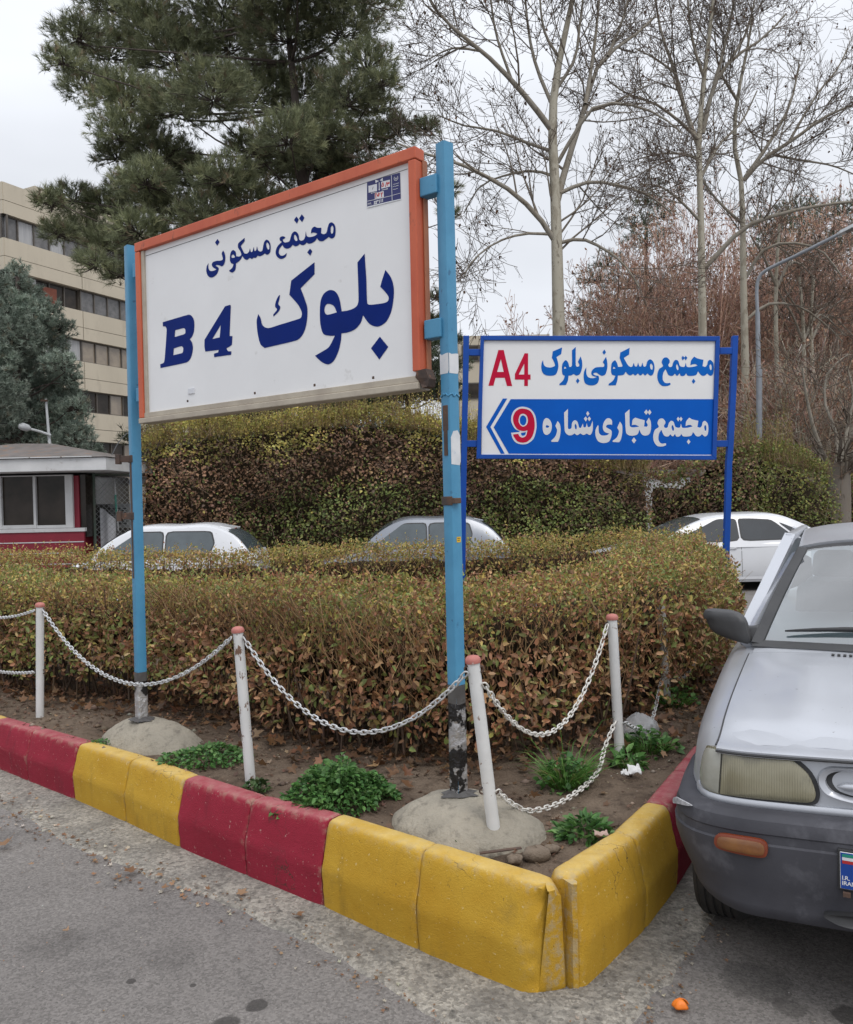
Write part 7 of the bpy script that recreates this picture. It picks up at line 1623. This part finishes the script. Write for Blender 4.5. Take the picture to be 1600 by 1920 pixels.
MB().hexa([(bx(194), 17.6, bz(1035)), (bx(206), 17.6, bz(1035)), (bx(206), 17.72, bz(1035)), (bx(194), 17.72, bz(1035)), (bx(196), 17.6, bz(1001)), (bx(204), 17.6, bz(1001)), (bx(204), 17.72, bz(1001)), (bx(196), 17.72, bz(1001))]).build('brush', m_darktape, br)
# low wall and storey behind the yard
yw = thing('yard_wall', 'low beige yard wall behind the chain-link fence', 'wall', (-7, 24, -.3))
box3(-12, -5.2, 24, 24.25, -.3, 2.3, m_panel, 'wall', yw); box3(-12.05, -5.15, 23.97, 24.28, 2.302, 2.42, m_roofgrey, 'coping', yw)
# ---- street lamps
m_lamp = pmat('grey_lamp_paint', (.30, .32, .35), (.25, .27, .30), 4, .45, metal=.2, bstr=.05)
m_lampw = pmat('pale_lamp_paint', (.55, .57, .58), (.48, .50, .52), 4, .45, bstr=.05)
lb = atd(1424, 965, 22.0); sl1 = thing('street_lamp', 'tall grey street lamp with a long slanting arm, at right between the bare trees', 'street lamp', (lb[0], 22, -.28), 'street lamps')
pa = [atd(1424, y, 22.0) for y in (965, 800, 692)]
MB().tube([(pa[0][0], 22, -.28)]+pa, .078, 12).build('lower_pole', m_lamp, sl1, smooth=40)
MB().tube([atd(1422.6, 694, 22), atd(1421, 585, 22)], .060, 12).build('middle_pole', m_lamp, sl1, smooth=40)
MB().tube(curve3([atd(1421, 588, 22), atd(1419.5, 545, 22), atd(1424, 520, 21.95), atd(1442, 504, 21.8), atd(1500, 476, 21.3), atd(1576, 438, 20.6)], 6), .045, 10).build('arm', m_lamp, sl1, smooth=40)
h0, h1 = atd(1572, 440, 20.6), atd(1622, 416, 20.2)
mb = MB(); d = unit(h1-h0); sd = unit(np.cross([0, 0, 1.], d)); u2 = np.cross(d, sd)
mb.loft([[h0+d*t*np.linalg.norm(h1-h0)+sd*w*a+u2*h*b_ for a, b_ in ((-1, -.4), (1, -.4), (.8, .8), (-.8, .8))] for t, w, h in ((0, .06, .05), (.12, .11, .07), (.8, .14, .08), (1, .08, .05))], caps=True)
hd = mb.build('lamp_head', m_lampw, sl1, fixn=True, bevel=.01)
mb = MB(); mb.box((h0+h1)/2-u2*.035+d*.05, (.36, .18, .02), (d, sd, u2)); mb.build('diffuser', m_ggrey, hd)
lb2 = atd(97, 965, 20.5); sl2 = thing('street_lamp', 'small pale street lamp on a thin pole rising behind the booth roof', 'street lamp', (lb2[0], 20.5, -.28), 'street lamps')
MB().tube([(lb2[0], 20.5, -.28), atd(96, 862, 20.5), atd(91, 810, 20.5), atd(86, 748, 20.5)], [.05, .045, .035, .028], 10).build('pole', m_lampw, sl2, smooth=40)
MB().tube([atd(95, 816, 20.45), atd(75, 809, 20.3), atd(52, 803, 20.1)], .032, 8).build('arm', m_lampw, sl2, smooth=40)
MB().tube([atd(58, 804, 20.15), atd(52, 802.5, 20.1), atd(42, 799.5, 20.0), atd(35, 799, 19.95)], [.03, .085, .095, .05], 10).build('lamp_head', m_lampw, sl2, smooth=40)
MB().box(atd(83, 751, 20.45), (.16, .05, .05)).build('crossbar', m_rust, sl2)
wr = MB().tube(curve3([atd(238, 812, 20), atd(222, 830, 19), atd(208, 855, 18), atd(195, 862, 17.5)], 8), .012, 5).build('cable', m_black, None, origin=atd(222, 830, 19)); tag(wr, 'black cable drooping from the booth roof past the far blue post', 'cable')
wr = MB().tube(curve3([atd(-40, 793, 20.6), atd(30, 792, 20.6), atd(86, 766, 20.5)], 8), .010, 5).build('cable', m_black, None, origin=atd(30, 792, 20.6)); tag(wr, 'thin wire strung to the top of the small pale lamp', 'cable')
# small pale railing and hut seen under the blue sign
hut = thing('low_shed', 'whitish low shed showing through the gap in the brown hedge under the blue sign', 'shed', (5.8, 21.5, -.2))
box3(4.9, 6.9, 21.5, 23, -.2, 2.15, m_bwhite, 'wall', hut); box3(4.8, 7.0, 21.4, 23.1, 2.152, 2.28, m_roofgrey, 'roof', hut)

# ================================================================== WEEDS AND LITTER
def soil(x, y): return float(soil_z(x, y))
GP2 = [(.075, .175, .045), (.105, .225, .06), (.055, .135, .038), (.15, .27, .085)]
def weed(label, px, py, rx, ry, h, n, ls, name='weed_clump', pal=GP2, grassy=0, width=.75, tall=0.0):
    c = atz(px, py, .31); c[2] = soil(c[0], c[1]); root = thing(name, label, 'weed', c, 'green weeds on the bed soil')
    L = []
    if n:
        a = RNG.random(n)*2*np.pi; r = np.sqrt(RNG.random(n)); r = r*(1+.95*fbm(np.cos(a)*1.4+px, np.sin(a)*1.4, 1.6, 4)); x = c[0]+rx*r*np.cos(a); y = c[1]+ry*r*np.sin(a)
        hh = h*(1-np.clip(r, 0, 1)**2)*(.25+1.7*(fbm(x, y, 12, 6)+.5)); z = soil_z(x, y)+.005+hh*RNG.random(n)**.45
        P = np.stack([x, y, z], 1); L.append(leaf_arrays(P, ls*RNG.uniform(.5, 1.3, n), pick(n, pal, [3, 3, 2, 1.2]), axis=np.stack([np.cos(a), np.sin(a), np.full(n, .2)], 1), nrm=np.array([0, 0, 1.2]), width=width, jit=.75))
        V, F, T = cat_arrays(L); fast('leaves', V, F, m_leaf, root, T)
        ns = max(20, n//8); i = RNG.choice(n, ns); A = np.stack([x[i]*.7+c[0]*.3, y[i]*.7+c[1]*.3, soil_z(x[i], y[i])], 1); E_ = P[i]
        V, F, T = vtubes(np.stack([A, (A+E_)/2+.005*rnd(ns), E_], 1), np.full((ns, 3), .0011), 3, (.07, .15, .04)); fast('stems', V, F, m_twig, root, T)
    if grassy:
        g = grassy; a = RNG.random(g)*2*np.pi; r = np.sqrt(RNG.random(g))*.55; B = np.stack([c[0]+rx*r*np.cos(a), c[1]+ry*r*np.sin(a), np.full(g, c[2]-.01)], 1)
        ln_ = (h+tall*RNG.random(g)**3)*RNG.uniform(.6, 1.3, g); d = unit(np.stack([np.cos(a)*.55, np.sin(a)*.55, np.ones(g)], 1)+.25*rnd(g)); s_ = unit(np.cross(d, rnd(g)))*.0028
        ks = [B-s_, B+s_]; F = []; V = []
        for t, dr, w in ((.5, .10, .9), (.8, .30, .6), (1.0, .62, .08)):
            p = B+d*(ln_*t)[:, None]; p[:, 2] -= ln_*dr*.45*t; p[:, :2] += np.stack([np.cos(a), np.sin(a)], 1)*(ln_*dr*.5)[:, None]; ks += [p-s_*w, p+s_*w]
        V = np.stack(ks, 1).reshape(-1, 3); b_ = np.arange(g)[:, None]*8; F = np.concatenate([b_+[[0, 1, 3, 2]], b_+[[2, 3, 5, 4]], b_+[[4, 5, 7, 6]]]); T = np.repeat(pick(g, [(.085, .20, .035), (.11, .22, .05), (.20, .19, .07)], [3, 2, .6]), 8, 0)
        fast('blades', V, F, m_leaf, root, T)
    return root
weed('big bright green weed clump behind the red kerb blocks, left of the near concrete mound', 640, 1500, .235, .21, .13, 2600, .026)
weed('low green weed patch between the far mound and the rust-chipped bollard', 385, 1425, .20, .15, .05, 700, .024)
weed('tufty green grass clump in front of the hedge, under the white painted chain', 1062, 1468, .12, .10, .12, 160, .035, grassy=260, tall=.22)
weed('leafy rosette weed just inside the short yellow kerb', 1098, 1562, .10, .07, .045, 200, .045, width=.45)
weed('long-leaved weed at the foot of the bollard beside the car', 1180, 1435, .07, .05, .09, 60, .06, grassy=60, width=.4)
weed('grassy weed patch beside the clear plastic bag, near the car wing', 1215, 1405, .16, .10, .10, 120, .04, grassy=180)
weed('tiny weed sprouting in front of the near concrete mound', 850, 1585, .06, .03, .03, 90, .025)
weed('thin weed sprig at the foot of the rust-chipped bollard', 480, 1478, .06, .04, .06, 90, .03, pal=[(.05, .10, .03), (.07, .12, .04), (.04, .08, .025), (.09, .12, .05)])
weed('straggly green weed under the hedge near the farthest small bollard', 1265, 1330, .14, .1, .12, 120, .035, grassy=120)
weed('sparse creeping weed along the inner edge of the far red kerb blocks', 250, 1385, .25, .06, .03, 260, .02)
# fallen plane leaves
def plane_leaf(P, size, tint, flat=.35, zf=None):
    """curled five-lobed dead leaves, one fan each"""
    n = len(P); ang = np.array([-150, -118, -95, -62, -38, 0, 38, 62, 95, 118, 150])*math.pi/180; rad = np.array([.42, .62, .40, .86, .46, 1.0, .46, .86, .40, .62, .42])
    th = RNG.random(n)*2*np.pi; nr_ = unit(np.array([0, 0, 1.])+flat*rnd(n)); ax = unit(np.cross(nr_, rnd(n))); ay = np.cross(nr_, ax)
    r = rad[None]*RNG.uniform(.8, 1.15, (n, 11)); cu_ = RNG.uniform(-.1, .75, (n, 1)); tw = RNG.uniform(-.35, .35, (n, 1))
    x = r*np.cos(ang)[None]; y = r*np.sin(ang)[None]; z = cu_*(y**2)*.9+tw*x*y+.10*np.sin(ang[None]*5)*r+.06
    s = np.broadcast_to(size, (n,))[:, None, None]*.5
    V = P[:, None, :]+s*(x[..., None]*ax[:, None]+y[..., None]*ay[:, None]+z[..., None]*nr_[:, None]); C_ = P[:, None, :]-s*.30*ax[:, None]*.5
    V = np.concatenate([C_, V], 1).reshape(-1, 3); b_ = np.arange(n)[:, None, None]*12; k = np.arange(10)[None, :, None]
    F = (b_+np.concatenate([k*0, k+1, k+2], -1)).reshape(-1, 3)
    return V, F, np.repeat(tint, 12, 0)
LP_ = [(.26, .145, .075), (.20, .105, .055), (.34, .21, .12), (.13, .075, .045)]
n = 4200; s = RNG.random(n); i = (s*(len(HF)-1)).astype(int); T_, N_ = path_frame(HF); d = RNG.normal(.02, .16, n)+RNG.random(n)*.3
xy = HF[i]+N_[i]*d[:, None]; ok_ = inside(xy[:, 0], xy[:, 1], bed); xy = xy[ok_]
P = np.concatenate([xy, (soil_z(xy[:, 0], xy[:, 1])+RNG.random(len(xy))*.045+.005)[:, None]], 1)
L1 = plane_leaf(P, RNG.uniform(.13, .33, len(P))**2, pick(len(P), LP_, [3, 3, 1.3, 4]), .8)
n = 11000; xx = RNG.uniform(-4, 2.4, n); yy = RNG.uniform(2.8, 6.5, n); ok_ = inside(xx, yy, bed); xx, yy = xx[ok_], yy[ok_]
P = np.stack([xx, yy, soil_z(xx, yy)+.006], 1); kp_ = RNG.random(len(P)) < .10+.9*np.clip(fbm(P[:, 0], P[:, 1], 1.6, 77)*2.2+.35+.55*sstep(3.6, 4.8, P[:, 1]+.5*np.abs(P[:, 0]-.2)*0), 0, 1); P = P[kp_]
L2 = plane_leaf(P, RNG.uniform(.008, .048, len(P)), pick(len(P), [(.15, .085, .055), (.10, .06, .042), (.22, .13, .08), (.30, .20, .13)], [3, 3, 2, .8]), .6)
V, F, T = cat_arrays([L1, L2]); lf = fast('leaf_litter', V, F, m_leaf, None, T); tag(lf, kind='stuff')
lf['label'] = 'dry brown leaf litter lying on the bed soil under the hedge'; lf['category'] = 'leaf litter'
# crumbs of dry soil and small stones
n = 5200; xx = RNG.uniform(-4.2, 2.6, n); yy = RNG.uniform(2.75, 6.6, n); ok_ = inside(xx, yy, bed); xx, yy = xx[ok_], yy[ok_]; n = len(xx)
r = RNG.uniform(.0015, .009, n)*(1+2.2*(RNG.random(n) > .96)); c = np.stack([xx, yy, soil_z(xx, yy)+r*.2], 1)
o6 = np.array([[1, 0, 0], [0, 1, 0], [-1, 0, 0], [0, -1, 0], [0, 0, 1], [0, 0, -1.]])[None]*RNG.uniform(.6, 1.3, (n, 6, 1)); V = (c[:, None]+o6*r[:, None, None]*[1.2, 1, .8]).reshape(-1, 3)
F = (np.arange(n)[:, None, None]*6+np.array([[0, 1, 4], [1, 2, 4], [2, 3, 4], [3, 0, 4], [1, 0, 5], [2, 1, 5], [3, 2, 5], [0, 3, 5]])[None]).reshape(-1, 3)
cr2 = fast('soil_crumbs', V, F, m_twig, None, np.repeat(pick(n, [(.17, .13, .095), (.12, .09, .065), (.24, .20, .155), (.30, .27, .23)], [3, 3, 1.5, .5]), 6, 0)); tag(cr2, kind='stuff')
cr2['label'] = 'loose crumbs of dry soil and small stones on the bed'; cr2['category'] = 'soil crumbs'
# crumbs of leaf and grit on road and gutter
n = 1700; t = RNG.random(n); ii = (t*(len(OUT)-30)).astype(int); w = RNG.normal(1.0, .22, n); xy = IN[ii]*(1-w[:, None])+OUT[ii]*w[:, None]+RNG.normal(0, .03, (n, 2)); far_ = w > .12; xy = xy[far_]
z = np.where(w[far_] < 1, .030*np.clip(1-w[far_], 0, 1)**1.3+.012, .006)-.0178*np.clip(xy[:, 1]-3.5, 0, 13)
L1 = plane_leaf(np.concatenate([xy, z[:, None]], 1), RNG.uniform(.004, .026, len(xy))*(1+.5*(xy[:, 0] < -.9)), pick(len(xy), LP_+[(.45, .40, .32)], [3, 2, 2, 1, 1.5]), .4)
n = 420; xx = RNG.uniform(-2.6, 1.8, n); yy = RNG.uniform(1.6, 4.6, n); okr = ~inside(xx, yy, np.concatenate([OUT, [[3, 9], [-6, 9]]])); xx, yy = xx[okr], yy[okr]
L2 = plane_leaf(np.stack([xx, yy, np.full(len(xx), .005)-.0178*np.clip(yy-3.5, 0, 13)], 1), RNG.uniform(.003, .014, len(xx)), pick(len(xx), [(.45, .40, .32), (.26, .145, .075), (.55, .54, .5)], [1, 2, .5]), .3)
V, F, T = cat_arrays([L1, L2]); cr_ = fast('leaf_crumbs', V, F, m_leaf, None, T); tag(cr_, kind='stuff')
cr_['label'] = 'scattered crumbs of dry leaf and grit along the gutter'; cr_['category'] = 'leaf crumbs'
for (px, py, sz_) in ((8, 1583, .10), (175, 1605, .05), (243, 1633, .09), (297, 1640, .05), (308, 1665, .06), (452, 1675, .08), (558, 1715, .075), (124, 1745, .045), (60, 1620, .04), (185, 1655, .04), (1372, 1650, .05)):
    p = atz(px, py, .022); V, F, T = plane_leaf(p[None], np.array([sz_]), np.array([random.choice(LP_[:3])]), .25)
    tag(fast('fallen_leaf', V, F, m_leaf, None, T, origin=p), 'dry brown plane leaf lying on the gutter or asphalt in front of the kerb', 'leaf', 'fallen leaves on the road')
for (px, py, sz_, zz) in ((760, 1470, .12, .34), (715, 1425, .13, .34), (1000, 1490, .09, .33), (1265, 1378, .10, .34), (190, 1322, .12, .30), (600, 1440, .10, .33), (1243, 1412, .07, .33)):
    p = atz(px, py, zz); V, F, T = plane_leaf(p[None], np.array([sz_]), np.array([random.choice(LP_[:3])]), .9)
    tag(fast('fallen_leaf', V, F, m_leaf, None, T, origin=p), 'large curled brown plane leaf lying on the bed soil', 'leaf', 'large fallen leaves on the bed')
for (px, py, dep, sz_) in ((588, 1190, 4.45, .10), (190, 1180, 5.7, .10), (1010, 1110, 4.75, .07), (240, 1195, 5.6, .09), (900, 1160, 4.2, .05)):
    p = atd(px, py, dep); V, F, T = plane_leaf(p[None], np.array([sz_]), np.array([(.36, .21, .12)]), 1.2)
    tag(fast('fallen_leaf', V, F, m_leaf, None, T, origin=p), 'pale brown plane leaf caught in the face of the front hedge', 'leaf', 'leaves caught in the hedge')
# orange peel
m_peel = pmat('orange_peel', (.80, .20, .012), (.72, .16, .010), 20, .45, bscale=160, bstr=.4, bdist=.003)
p = atz(1277, 1893, .004); mb = MB()
def peel(u, v): a = .2+u*5.3; r = .024; ph = v*1.35; k = 1+.10*math.sin(a*5); return (p[0]+r*k*math.cos(a)*math.sin(ph), p[1]+r*k*.8*math.sin(a)*math.sin(ph), p[2]+.004+.030*math.cos(ph)*.9)
mb.grid(peel, np.linspace(0, 1, 26), np.linspace(0.02, 1, 8)); ob = mb.build('orange_peel', m_peel, smooth=True, origin=p); md = ob.modifiers.new('thick', 'SOLIDIFY'); md.thickness = .003
tag(ob, 'bright orange piece of peel lying on the asphalt at the lower right', 'peel')
# clear plastic bag
m_bag, nt, b, o = new_mat('clear_plastic_bag'); b.inputs['Base Color'].default_value = (.55, .56, .58, 1); b.inputs['Roughness'].default_value = .22; b.inputs['Alpha'].default_value = .45; bump(nt, b, noise(nt, 26, 4, .7, objvec(nt)), .9, .02)
c = atz(1200, 1382, .33); V = []; na, nb_ = 26, 12
for j in range(nb_):
    t = j/(nb_-1)
    for i in range(na):
        a = 2*math.pi*i/na; r = (.075*math.sin(math.pi*min(1, .18+t*.82))**.8+.012)*(1+.35*float(fbm(math.cos(a)*2+t*3, math.sin(a)*2, 1.3, 4))); V.append((c[0]+r*math.cos(a)*1.15, c[1]+r*math.sin(a)*.8, c[2]-.02+.15*t+.02*float(fbm(a, t*3, 1, 2))))
tag(MB().add(V, [(j*na+i, j*na+(i+1) % na, (j+1)*na+(i+1) % na, (j+1)*na+i) for j in range(nb_-1) for i in range(na)]).build('plastic_bag', m_bag, smooth=True, origin=c), 'crumpled clear plastic bag under the hedge, right of the bollard beside the car', 'bag')
# paper scraps
m_pap = pmat('crumpled_paper', (.68, .68, .67), (.58, .58, .58), 10, .8, bstr=.4); m_pink = pmat('pinkish_paper', (.46, .33, .28), (.38, .27, .23), 8, .85, bstr=.3)
def scrap(px, py, z, w, h, lab_, mt, seed, stand=.3):
    c = atz(px, py, z)
    mb = MB().grid(lambda u, v: (c[0]+w*(u-.5)+.01*float(fbm(u*3, v*3, 1, seed)), c[1]+h*(v-.5)*.8, c[2]+.012+stand*h*v+.045*float(fbm(u*3.2, v*3.2, 1, seed+2))), np.linspace(0, 1, 10), np.linspace(0, 1, 8))
    o = mb.build('paper_scrap', mt, smooth=True, origin=c); md = o.modifiers.new('t', 'SOLIDIFY'); md.thickness = .002
    return tag(o, lab_, 'paper', 'paper litter on the bed')
scrap(1190, 1450, .33, .06, .05, 'white crumpled paper scrap at the foot of the bollard beside the car', m_pap, 3)
scrap(1172, 1456, .33, .035, .03, 'tiny white paper scrap left of the larger one near the car', m_pap, 9)
scrap(314, 1412, .27, .045, .07, 'white upright paper scrap in front of the far concrete mound', m_pap, 5, .9)
scrap(262, 1402, .27, .12, .07, 'pinkish flattened paper beside the far concrete mound', m_pink, 7)
scrap(1128, 1572, .325, .05, .04, 'pale pink paper scrap against the short yellow kerb', m_pink, 11)
# rusty bar and clods by the leaning bollard
a = atz(900, 1600, .325); b_ = atz(978, 1590, .335)
tag(MB().bar(a, b_, .016, .004).build('rusty_bar', m_rust, origin=(a+b_)/2), 'short flat rusty bar at the foot of the leaning bollard', 'bar')
m_clod = pmat('soil_clod', (.20, .155, .115), (.14, .108, .08), 8, .95, bscale=60, bstr=1.0, bdist=.01)
for k, (px, py, r, lb_) in enumerate(((1005, 1602, .040, 'largest soil clod right of the rusty bar, inside the kerb corner'), (965, 1612, .024, 'small soil clod below the rusty bar'), (905, 1586, .030, 'soil clod hiding the foot of the leaning bollard on its left'), (1035, 1592, .022, 'small soil clod nearest the inner corner of the kerb'))):
    c = atz(px, py, .315); V = []; na, nb_ = 18, 10
    for j in range(nb_+1):
        ph = -math.pi/2+math.pi*j/nb_
        for i in range(na):
            th = 2*math.pi*i/na; rr = r*(1+.7*float(fbm(math.cos(th)*1.5+k*3, math.sin(th)*1.5+ph, 1.4, k))); V.append((c[0]+rr*1.3*math.cos(ph)*math.cos(th), c[1]+rr*math.cos(ph)*math.sin(th), c[2]+rr*.75*math.sin(ph)))
    tag(MB().add(V, [(j*na+i, j*na+(i+1) % na, (j+1)*na+(i+1) % na, (j+1)*na+i) for j in range(nb_) for i in range(na)]).build('soil_clod', m_clod, smooth=True, origin=c), lb_, 'clod', 'soil clods in the kerb corner')
